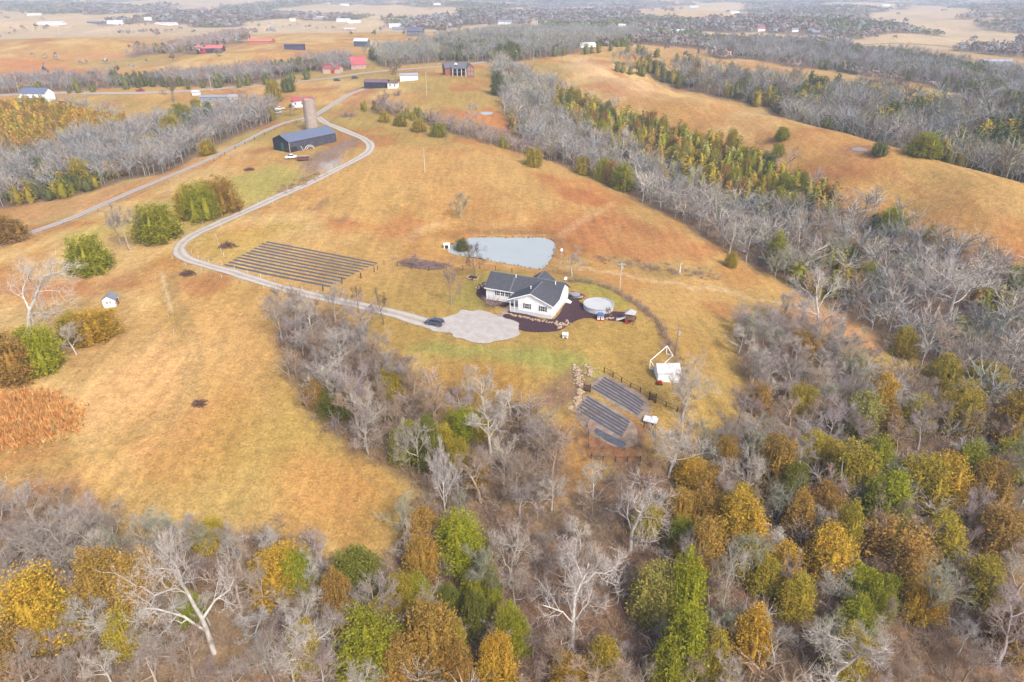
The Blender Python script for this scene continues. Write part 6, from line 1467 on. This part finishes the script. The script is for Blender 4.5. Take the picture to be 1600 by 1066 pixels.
# ------------------------------------------------------------------ black barn, silo and yard
bFL, bFR, bBR = np.array(at(421,236)), np.array(at(454,239)), np.array(at(525.6,221.5))
ax = (bBR - bFR)[:2]; BL = float(np.hypot(*ax)); ax /= BL; BW = float(abs(np.cross(ax, (bFL - bFR)[:2]))); ba = math.atan2(ax[1], ax[0]); nrm = np.array([-ax[1], ax[0]])
bc = bFR[:2] + ax * BL / 2 + nrm * BW / 2
M_BSUNLIT = nmat('sunlit_barn_side', alb(92,92,106), .85, .15, 1.0, .25)  # lighter copy of the barn boards, painting sunlight onto the long side
barn = gable('tobacco_barn', bc[0], bc[1], ba, BL, BW, 4.3, 2.3, M_BLKWOOD, M_BARNROOF, 'long black board barn with blue-grey metal roof beside the silo', 'barn', z=zat(*bc), over=.4)
for k in range(int(BL / 1.2)):
    u = -BL / 2 + .6 + k * 1.2; MB().box(u - .55, u + .55, -BW/2 - .05, -BW/2 - .004, (1.9 if k < 3 else -.3), 4.25 + random.uniform(-.05, .0)).build('side_board', M_BSUNLIT, barn)
MB().box(-BL/2 + .3, -BL/2 + 3.6, -BW/2 - .045, -BW/2 - .008, -.2, 1.88).build('dark_doorway_panel', M_GLASS_VOID, barn)  # flat dark panel painting the unlit inside of the side bay
for k in range(int(BW / 1.2)):
    u = -BW/2 + .6 + k * 1.2
    if u < BW/2 - .4: MB().box(-BL/2 - .06, -BL/2 - .004, u - .56, u + .56, -.3, 4.3 + (1 - abs(u) / (BW/2)) * 2.0 - .25).build('end_board', M_BLKWOOD, barn)
MB().box(-BL/2 - .14, -BL/2 - .065, -1.6, .1, -.1, 3.4).build('door', M_TEAL, barn)
MB().box(-BL/2 - .13, -BL/2 - .065, -BW/2 + .4, -1.9, -.1, 1.8).build('dark_doorway_panel', M_GLASS_VOID, barn)  # dark panel painted for the unlit end entrance
MB().bar((-BL/2 - .2, -BW/2 - .1, -.2), (-BL/2 - .2, -BW/2 - .1, 4.2), .12).build('corner_post', M_WSTAKE, barn)
sx_, sy_ = (bBR[:2] + nrm * (BW + 7.5)) - ax * 9.0
tx, ty, tz = at(488, 204); sil = empty('concrete_silo', (tx, ty, tz)); tag(sil, 'tall pale concrete stave silo behind the black barn', 'silo')
sdist = math.sqrt(tx**2 + ty**2); SR = 17.5 / 2 * sdist / FPX * 1.03; SH = 43 * sdist / FPX
MB().lathe([(SR, -1), (SR * .985, SH), (SR * .9, SH), (SR * .9, SH - 1.5)], 28, cap=False).build('stave_wall', M_CONC, sil)
M_HOOP = mat('silo_hoop', alb(160,144,134), .6, .4)
for k in range(16): z_ = .8 + k * (SH - 1.2) / 15; MB().lathe([(SR + .03, z_ - .05), (SR + .07, z_), (SR + .03, z_ + .05)], 28, cap=False).build('hoop', M_HOOP, sil)
for k in range(9): a = random.uniform(0, 6.28); w_ = random.uniform(.5, 1.2); MB().box(-w_, w_, -.12, .12, SH - .1, SH + random.uniform(.3, 1.2)).build('broken_stave', M_CONC, sil, (math.cos(a) * SR * .94, math.sin(a) * SR * .94, 0), a + math.pi / 2)
MB().box(-.5, .5, -SR - .5, -SR + .1, 0, SH - .5).build('chute', M_CONC, sil)
x, y, z = at(456, 248); vehicle('white_pickup', x, y, math.radians(200), M_CWHITE, 'white pickup truck parked below the black barn', 'pickup', 5.2, cat='truck')
x, y, z = at(474, 251); t = empty('stock_trailer', (x, y, z), math.radians(12)); tag(t, 'rusty brown stock trailer with tan top next to the white pickup', 'trailer')
M_RUSTB = nmat('rusty_steel', alb(132,92,86), .8, .3, 1, .3); MB().box(-2.4, 2.4, -1.05, 1.05, .5, 1.9).build('body', M_RUSTB, t); MB().box(-2.5, 2.5, -1.12, 1.12, 1.9, 2.05).build('roof', M_TANWALL, t); MB().bar((2.4, 0, .6), (3.6, 0, .5), .08).build('hitch', M_RUSTB, t)
for a in (-1.3, -.5):
    for s in (-1, 1): b = MB(); b.bar((a, s * .95, .36), (a, s * 1.15, .36), .36, 12); b.build('wheel', M_TYRE, t)
for k in range(3): MB().box(-2.3 + k * 1.6, -.9 + k * 1.6, -1.08, -1.052, 1.2, 1.5).build('slat_dark_panel', M_GLASS_VOID, t)  # dark panels painted for the unlit gaps in the trailer side
x, y, z = at(483, 234); t = empty('curved_pipes', (x, y, z), ba); tag(t, 'white bent pipe hoops leaning on the barn side', 'pipes')
for k, (r, o_) in enumerate(((2.6, 0), (2.0, .5))):
    b = MB(); P = [(r * math.cos(a), -.3 - o_, r * .75 * math.sin(a)) for a in np.linspace(0.05, 3.0, 14)]
    for p, q in zip(P[:-1], P[1:]): b.bar(p, q, .16, 5)
    b.build('hoop', M_WSTAKE, t)
b = MB(); b.bar((-3.2, -.4, 0), (-4.2, -.2, 2.2), .16, 5).build('pipe', M_WSTAKE, t)

# ------------------------------------------------------------------ other buildings
def bld(name, px, py, wpx, deep, hw, hr, rz, wall, roof, label, cat='building', wins=0, doors=None, over=.4):
    x, y, z = at(px, py); d = math.sqrt(x * x + y * y + (CAM_H - z) ** 2); L_ = wpx * d / FPX; rzr = math.radians(rz); Lx = L_ / (abs(math.cos(rzr)) + deep * abs(math.sin(rzr)))
    W = Lx * deep; W = min(max(W, 3), 16); ws_ = []
    if wins:
        for k in range(wins): ws_.append((-Lx/2 + Lx * (k + .6) / (wins + .2), hw * .55, 1.1, 1.2, -1))
    return gable(name, x, y + W * .4, rzr, Lx, W, hw, hr, wall, roof, label, cat, z=zat(x, y + W * .4), over=over, wins=ws_, door=doors)
bh = bld('brick_house', 711, 118, 38, .6, 5.2, 2.8, 16, M_BRICK, nmat('grey_house_shingle', alb(120,120,132), .9, .1, 1.5, .12), 'large red brick house with grey roof on the hill top', 'house', 0)
bw_ = next(c for c in bh.children if c.name.startswith('wall')); Lb = max(v[0] for v in bw_.bound_box); Wb = max(v[1] for v in bw_.bound_box)
MB().box(-Lb * .45, Lb * .75, -Wb - 3.0, -Wb - .01, 2.4, 2.6).build('deck', M_WOOD, bh); MB().box(-Lb * .4, Lb * .7, -Wb - .06, -Wb - .005, .2, 4.6).build('porch_shade_panel', M_GLASS_VOID, bh)  # flat dark panel on the wall paints the shade under the porch
for k in range(4): u = -Lb * .42 + k * Lb * .38; MB().box(u - .15, u + .15, -Wb - 3.0, -Wb - 2.7, -1.2, 4.9).build('porch_post', M_WHITE, bh)
MB().slab([(-Lb * .5, -Wb - 3.3, 4.8), (Lb * .8, -Wb - 3.3, 4.8), (Lb * .8, -Wb * .55, 6.6), (-Lb * .5, -Wb * .55, 6.6)], .15).build('porch_roof', bpy.data.materials['grey_house_shingle'], bh)
b = MB(); b.prism([(Lb * .82, -1), (Lb * 1.45, -1), (Lb * 1.45, 5), (Lb * 1.135, 7.6), (Lb * .82, 5)], -Wb - 2.5, Wb * .3, 'y'); b.build('side_wing', M_BRICK, bh)
for s in (-1, 1): q = [(Lb * 1.135, -Wb - 2.9, 7.75), (Lb * 1.135, Wb * .3, 7.75), (Lb * 1.135 + s * Lb * .36, Wb * .3, 4.85), (Lb * 1.135 + s * Lb * .36, -Wb - 2.9, 4.85)]; MB().slab(q if s < 0 else q[::-1], .15).build('wing_roof', bpy.data.materials['grey_house_shingle'], bh)
windows(bh, [(Lb * 1.0, 3.9, .9, 1.5, -Wb - 2.5, -1), (Lb * 1.27, 3.9, .9, 1.5, -Wb - 2.5, -1), (Lb * 1.0, 1.2, .9, 1.4, -Wb - 2.5, -1), (Lb * 1.27, 1.2, .9, 1.4, -Wb - 2.5, -1)], 'x')
b = MB(); b.prism([(-1.2, 7.0), (1.2, 7.0), (0, 8.1)], -Wb * .75, -Wb * .3, 'y'); b.build('dormer', M_WHITE, bh)
o = bld('dark_outbuilding', 588, 138, 34, .5, 3.6, 1.2, -4, M_BLKWOOD, M_PURROOF, 'dark outbuilding with rusty purple roof above the field road', 'outbuilding'); bld('white_lean_to', 614, 138, 15, .8, 2.9, .5, -4, M_WSIDE, M_PURROOF, 'small white lean-to joined to the dark outbuilding', 'outbuilding', 2)
bld('white_outbuilding', 638, 126, 28, .6, 3.2, 1.0, 10, M_WSIDE, mat('pale_grey_roof', alb(184,186,192), .6, .3), 'plain white outbuilding right of the dark one', 'outbuilding'); bld('white_cottage', 471, 167, 32, .6, 3.2, 1.5, 14, M_WSIDE, M_REDROOF, 'white cottage with faded red roof behind the silo', 'cottage', 3)
bld('red_roofed_garage', 519, 115, 26, .7, 3.4, 1.6, -8, mat('beige_wall', alb(220,196,178), .8, .2), M_REDROOF, 'beige garage with red roof and red door across the road', 'garage', 0, [('x', 1.5, 3.0, 2.6, -1, M_RED)])
rh = bld('red_roofed_house', 558, 108, 26, .85, 3.4, 5.0, 18, mat('pink_wall', alb(206,170,166), .8, .2), M_REDROOF, 'steep red-roofed house among trees by the road', 'house', 2)
bld('long_trailer', 340, 160, 46, .22, 3.0, .7, 3, M_GREYWALL, mat('grey_trailer_roof', alb(166,172,186), .6, .3), 'long grey trailer home by the highway on the left', 'trailer home', 5); bld('trailer_addition', 364, 160, 13, .8, 2.9, 1.2, 15, M_WSIDE, mat('grey_addition_roof', alb(178,182,192), .6, .3), 'white addition at the right end of the long trailer', 'building', 1); bld('small_white_shed', 306, 149, 9, .6, 2.0, .6, 0, M_WSIDE, M_WROOF, 'small white shed left of the long trailer', 'shed')
o = bld('white_barn', 56, 160, 34, .55, 5.0, 2.6, -6, M_WSIDE, mat('slate_barn_roof', alb(120,130,160), .6, .3), 'white barn with slate blue roof and grey lower wall on the left', 'barn'); bw_ = next(c for c in o.children if c.name.startswith('wall')); Lw = max(v[0] for v in bw_.bound_box); Ww = max(v[1] for v in bw_.bound_box); MB().box(-Lw, Lw, -Ww - 1.5, -Ww - .01, -.5, 2.6).build('lower_bay', M_GREYWALL, o); MB().slab([(-Lw - .3, -Ww - 1.8, 2.65), (Lw + .3, -Ww - 1.8, 2.65), (Lw + .3, -Ww + .05, 3.4), (-Lw - .3, -Ww + .05, 3.4)], .12).build('lean_roof', M_WROOF, o)
o = bld('red_roofed_barn', 328, 83, 34, .45, 4.2, 2.4, 4, M_BLKWOOD, mat('coral_metal_roof', alb(232,128,122), .6, .3), 'black barn with coral red roof alone on the left hill', 'barn', 0, [('x', -7, 7, 3.6, -1, mat('barn_red', alb(210,50,80), .7, .2))]); bld('orange_brick_house', 407, 70, 34, .4, 3.4, 2.0, -4, M_ORWALL, M_ORROOF, 'orange brick house with coral roof on the far left hill', 'house', 3)
bld('dark_low_barn', 460, 78, 27, .35, 4.0, .8, 3, mat('navy_boards', alb(86,84,116), .8, .2), mat('dark_flat_roof', alb(104,92,112), .7, .2), 'low dark barn in the tan field right of the orange house', 'barn'); bld('dark_barn_white_roof', 565, 73, 22, .5, 5, 2.2, -12, mat('blue_black_boards', alb(90,100,120), .8, .2), M_WROOF, 'dark barn with white roof in the far tan field', 'barn')
bld('stone_house', 649, 57, 24, .5, 5.5, 4.0, -5, mat('dark_stone_wall', alb(128,128,146), .8, .2), mat('dark_house_roof', alb(112,116,136), .8, .2), 'dark stone house with gables on the far tan field', 'house', 4)
FAR = [ # px, base y, width px, wall, roof, height, label
 (617,43,17,M_WSIDE,M_WROOF,6,'big white barn left of the dark stone house'),(622,48,18,M_GREYWALL,mat('far_grey_roof', alb(150,154,170), .6, .3),5,'grey house just below the big white far barn'),(648,44,16,M_WSIDE,M_WROOF,4,'white-roofed shed directly behind the dark stone house'),(536,34,18,M_WSIDE,M_WROOF,5,'white farm building on the far ridge'),(552,36,20,M_WSIDE,M_WROOF,4,'long white building right of the ridge farm'),
 (546,48,16,M_TANWALL,M_WROOF,4,'tan house below the ridge farm'),(502,29,14,M_GREYWALL,M_WROOF,4,'grey-walled far house with white roof left of the ridge farm'),(457,33,8,M_WSIDE,mat('cream_roof', alb(232,222,200), .7, .2),5,'tiny cream gabled far house left'),(538,9,12,M_WSIDE,M_WROOF,6,'white house on the pale far hilltop'),(511,7,9,M_WSIDE,M_WROOF,5,'small white shed left on the pale far hilltop'),
 (78,39,30,M_WSIDE,M_WROOF,4.5,'long bright white building on the far left'),(148,37,20,mat('far_dark_boards', alb(110,114,136), .8, .2),bpy.data.materials['far_grey_roof'],4,'dark shed between the white farms far left'),(179,38,19,M_WSIDE,M_WROOF,6,'white farmhouse on the far left ridge'),(258,39,26,M_WSIDE,M_WROOF,4,'low white building far left near the woods'),(52,24,16,M_WSIDE,M_WROOF,4,'white roof high in the far left woods'),(231,32,9,M_WSIDE,M_WROOF,5,'tiny white house at the far left wood edge'),
 (790,38,22,M_WSIDE,bpy.data.materials['far_grey_roof'],7,'two-storey white house with grey roof in the far centre'),(846,38,14,M_WSIDE,M_WROOF,5,'white house beside the pale far field'),(897,60,30,M_GREYWALL,bpy.data.materials['far_grey_roof'],4,'grey trailer home in the far centre trees'),(917,74,26,M_WSIDE,M_WROOF,3.5,'white trailer behind the right field top'),(966,62,24,M_WSIDE,bpy.data.materials['far_grey_roof'],4,'white low house in the far cluster'),(1003,53,20,M_WSIDE,M_WROOF,6,'white gabled house right in the far cluster'),
 (986,58,14,M_WSIDE,bpy.data.materials['far_grey_roof'],6,'white house in the middle of the far cluster'),(1058,50,30,M_WSIDE,M_WROOF,3.5,'long low white building right of the far cluster'),(1189,49,13,M_WSIDE,M_REDROOF,6,'white house with red roof far right of centre'),(1242,50,9,M_WSIDE,bpy.data.materials['far_grey_roof'],5,'small pale far house near the green pine'),(1275,54,10,bpy.data.materials['far_dark_boards'],bpy.data.materials['far_grey_roof'],5,'small dark far barn right of centre'),
 (824,58,12,M_WSIDE,M_WROOF,4,'small white building in the far centre woods'),(972,43,10,M_WSIDE,M_WROOF,5,'tiny white house above the far cluster'),(802,88,10,M_WSIDE,M_WROOF,4,'small white building by the road at the field top'),(683,8,10,M_WSIDE,M_WROOF,6,'white speck of a house on the far horizon field'),(1085,12,12,M_WSIDE,M_WROOF,6,'white house above the long pale far field'),(1148,21,14,M_WSIDE,M_WROOF,5,'white farm at the right end of the long pale far field'),(1385,10,10,M_WSIDE,M_WROOF,6,'white house on the far right horizon')]
for k, (px, py, w_, wa, ro, h_, lab) in enumerate(FAR): bld('far_house' if 'house' in lab else 'far_building', px, py, w_, .5, h_ * .62, h_ * .42, [6, -8, 12, -4, 18][k % 5], wa, ro, lab, 'house' if 'house' in lab else 'building', 0, over=.5)
o = bld('pole_shed', 1560, 103, 34, .45, 4.2, 1.2, -8, M_GREYWALL, mat('sky_grey_roof', alb(196,204,224), .5, .4), 'open grey pole shed with pale roof in the right woods', 'shed')
# small hut on the left pasture
x, y, z = at(171, 480); o = gable('pasture_hut', x, y + 1.2, math.radians(100), 3.0, 2.8, 2.1, .9, M_WSIDE, mat('slate_hut_roof', alb(150,152,162), .7, .3), 'little white hut with slate roof on the left pasture', 'hut', z=zat(x, y + 1.2), over=.2)
windows(o, [(.35, 1.3, .55, .55, -1.5, -1), (-.45, 1.3, .55, .55, -1.5, -1)], 'y'); MB().box(-.6, .4, -1.75, -1.41, 0, 1.6).build('porch', M_WOOD, o)
for (px, py, rz, m_, lab, st, ln) in ((527,127,10,M_CDARK,'dark car on the highway left of the dark outbuilding','suv',4.8),(555,123,12,M_CDARK,'second dark car farther along the highway','suv',4.8),(397,156,5,M_CRED,'dark red truck parked right of the long trailer','pickup',5.4),(84,164,4,M_CWHITE,'white truck below the white barn','pickup',5.4),(325,166,60,M_CWHITE,'white car in front of the long trailer','suv',4.6),(437,172,30,M_CWHITE,'white truck beside the cottage','pickup',5.4),(434,178,20,mat('pale_teal_paint', alb(176,206,206), .4, .4),'pale teal car below the cottage truck','suv',4.6),(99,163,0,M_CRED,'red car behind the white truck at the white barn','suv',4.4),(220,143,0,M_RED,'red implement parked by the highway trees','pickup',5.5)):
    x, y, z = at(px, py); vehicle('parked_truck' if 'truck' in lab else 'farm_implement' if 'implement' in lab else 'parked_car', x, y, math.radians(rz), m_, lab, st, ln, cat='truck' if 'truck' in lab else 'implement' if 'implement' in lab else 'car')

# ------------------------------------------------------------------ grasses that are more than colour
def lod_tuft(seed, n=9):
    rng = np.random.default_rng(seed); G = Geo()
    for i in range(n):
        a = rng.uniform(0, 6.28); r = rng.uniform(0, .3); p = np.array([math.cos(a) * r, math.sin(a) * r, -.03]); d = np.array([math.cos(a) * .35, math.sin(a) * .35, 1]) * rng.uniform(.6, 1.0); w = np.array([-math.sin(a), math.cos(a), 0]) * .07
        G.add(np.array([p - w, p + w, p + d]), [[0, 1, 2]], rng.uniform(.2, 1))
    return G.arrays()
LT = [lod_tuft(1400 + i) for i in range(6)]
GR = [alb(250,186,112), alb(244,172,98), alb(252,200,130), alb(236,166,98)]
TG = at_many([(-60,610),(40,606),(100,616),(135,640),(125,675),(60,700),(-60,716)])
S = grid_spots(TG, .5, 81); D_ = poly_dist(TG, S[:, 0], S[:, 1])
items = [(random.choice(LT), x, y, z, random.uniform(.8, 1.7) * (.55 + .45 * min(1, -d_ / 4 + .3)), random.uniform(.9, 1.6), random.uniform(0, 6.28), jit(random.choice(GR), .2)) for (x, y, z), d_ in zip(S, D_) if random.random() < .35 + .22 * max(0, -d_)]
mass('tall_grass', items, M_BARKV, 'patch of tall orange grass on the left field', 'grass')
items = []
edge = [at_many([(885,440),(915,441),(945,449),(968,460),(1000,480),(1028,507),(1046,540)])[:, :2], at_many([(1046,540),(1058,575),(1066,605),(1070,650),(1066,700)])[:, :2], at_many([(940,405),(1000,418),(1060,425),(1120,432)])[:, :2], at_many([(905,650),(918,690),(925,720),(1000,725)])[:, :2], at_many([(985,690),(1005,700),(1010,720)])[:, :2], at_many([(500,272),(470,286),(440,298)])[:, :2], at_many([(620,412),(660,412),(700,417)])[:, :2]]
for P, wd in zip(edge, (.6, 1.0, 2.2, 1.6, 1.6, 1.6, 1.2)):
    C = catmull(P, .7)
    for c in C:
        for q in range(2): x, y = c + np.random.default_rng(int(abs(c[0] * 977 + c[1] * 313 + q))).normal(0, wd, 2); items.append((random.choice(LBR), x, y, zat(x, y), random.uniform(.5, 1.3), random.uniform(.8, 1.6), random.uniform(0, 6.28), jit(random.choice(BR), .2)))
PR = catmull(np.vstack([POND, POND[:1]])[:, :2], .6)
for c in PR:
    if random.random() < .75: x, y = c + np.random.default_rng(int(abs(c[0] * 531 + c[1] * 77))).normal(0, .5, 2) + (c - _pc) * .015; items.append((random.choice(LT), x, y, POND_Z, random.uniform(.25, .8), random.uniform(.5, 1.2), random.uniform(0, 6.28), jit(alb(*random.choice([(190,148,96), (160,122,84), (176,154,96)])), .2)))
mass('fence_row_weeds', items, M_BARKV, 'brown weeds and brambles along the yard fence and garden edges', 'weeds')

# tussocks scattered over the rough grass
rng = np.random.default_rng(909); n_ = 36000; th_ = rng.uniform(-50, 50, n_) * _deg; r_ = np.exp(rng.uniform(math.log(85), math.log(300), n_)); X, Y = r_ * np.sin(th_), r_ * np.cos(th_)
m = cover_at(X, Y) < .25
clump = fbm(X / 7, Y / 7, 333, 3); m &= rng.uniform(0, 1, n_) < sstep(.38, .62, clump)
for P_ in ([(662,506),(708,490),(740,483),(795,497),(815,512),(808,527),(765,540),(700,526)], [(745,440),(790,425),(895,430),(995,490),(1000,505),(890,512),(850,524),(780,512)], [(352,414),(416,376),(594,410),(516,450)], [(917,612),(943,582),(1012,626),(1000,662),(985,700),(900,650)]):
    m &= poly_dist(at_many(P_), X, Y) > .5
m &= poly_dist(POND, X, Y) > 1
for P_, w_ in ((at_many([(568,217),(579,228),(572,240),(520,268),(440,305),(340,350),(286,380),(280,392),(320,414),(430,447),(540,473),(640,497),(705,514)]), 2.6), (at_many([(-60,402),(120,338),(260,277),(400,212),(498,178)]), 2.8)):
    for a_, b_ in zip(P_[:-1, :2], P_[1:, :2]): e_ = b_ - a_; t_ = np.clip(((X - a_[0]) * e_[0] + (Y - a_[1]) * e_[1]) / (e_ @ e_), 0, 1); m &= np.hypot(X - a_[0] - t_ * e_[0], Y - a_[1] - t_ * e_[1]) > w_
LAWN = at_many([(600,430),(690,418),(760,420),(880,430),(960,452),(1020,500),(1050,560),(1010,600),(930,575),(840,590),(700,570),(620,540),(560,500),(560,450)]); m &= (poly_dist(LAWN, X, Y) > 0) | (rng.uniform(0, 1, n_) < .25)
X, Y = X[m], Y[m]; Z = hgt(X, Y)
LT2 = [lod_tuft(1500 + i, 4) for i in range(6)]; GT = [alb(234,196,138), alb(226,180,116), alb(214,164,102), alb(204,154,94), alb(206,178,112)]
items = [(random.choice(LT2), x, y, z, random.uniform(.12, .34), random.uniform(.5, 1.3), random.uniform(0, 6.28), jit(random.choice(GT), .15)) for x, y, z in zip(X, Y, Z)]
mass('grass_tussocks', items, M_BARKV, 'dry straw tussocks scattered over the rough pasture', 'grass')
# ------------------------------------------------------------------ the hazy air
zb = float(GZ.min()) - 1.5
v, f_ = [], []
X0, X1, Y0, Y1, Z0, Z1 = -9800, 9800, -9800, 9800, zb, CAM_H + 8
for z in (Z0, Z1): v += [(X0, Y0, z), (X1, Y0, z), (X1, Y1, z), (X0, Y1, z)]
f_ = [(0, 3, 2, 1), (4, 5, 6, 7), (0, 1, 5, 4), (1, 2, 6, 5), (2, 3, 7, 6), (3, 0, 4, 7)]
hm = bpy.data.materials.new('hazy_air'); hm.use_nodes = True; N, L = hm.node_tree.nodes, hm.node_tree.links; N.clear()
o_ = N.new('ShaderNodeOutputMaterial'); pv = N.new('ShaderNodeVolumePrincipled')
pv.inputs['Color'].default_value = (.68, .80, 1.0, 1); pv.inputs['Density'].default_value = 0.00024; pv.inputs['Anisotropy'].default_value = 0.1
L.new(pv.outputs[0], o_.inputs['Volume'])
tag(meshobj('haze', v, f_, hm), kind='stuff')
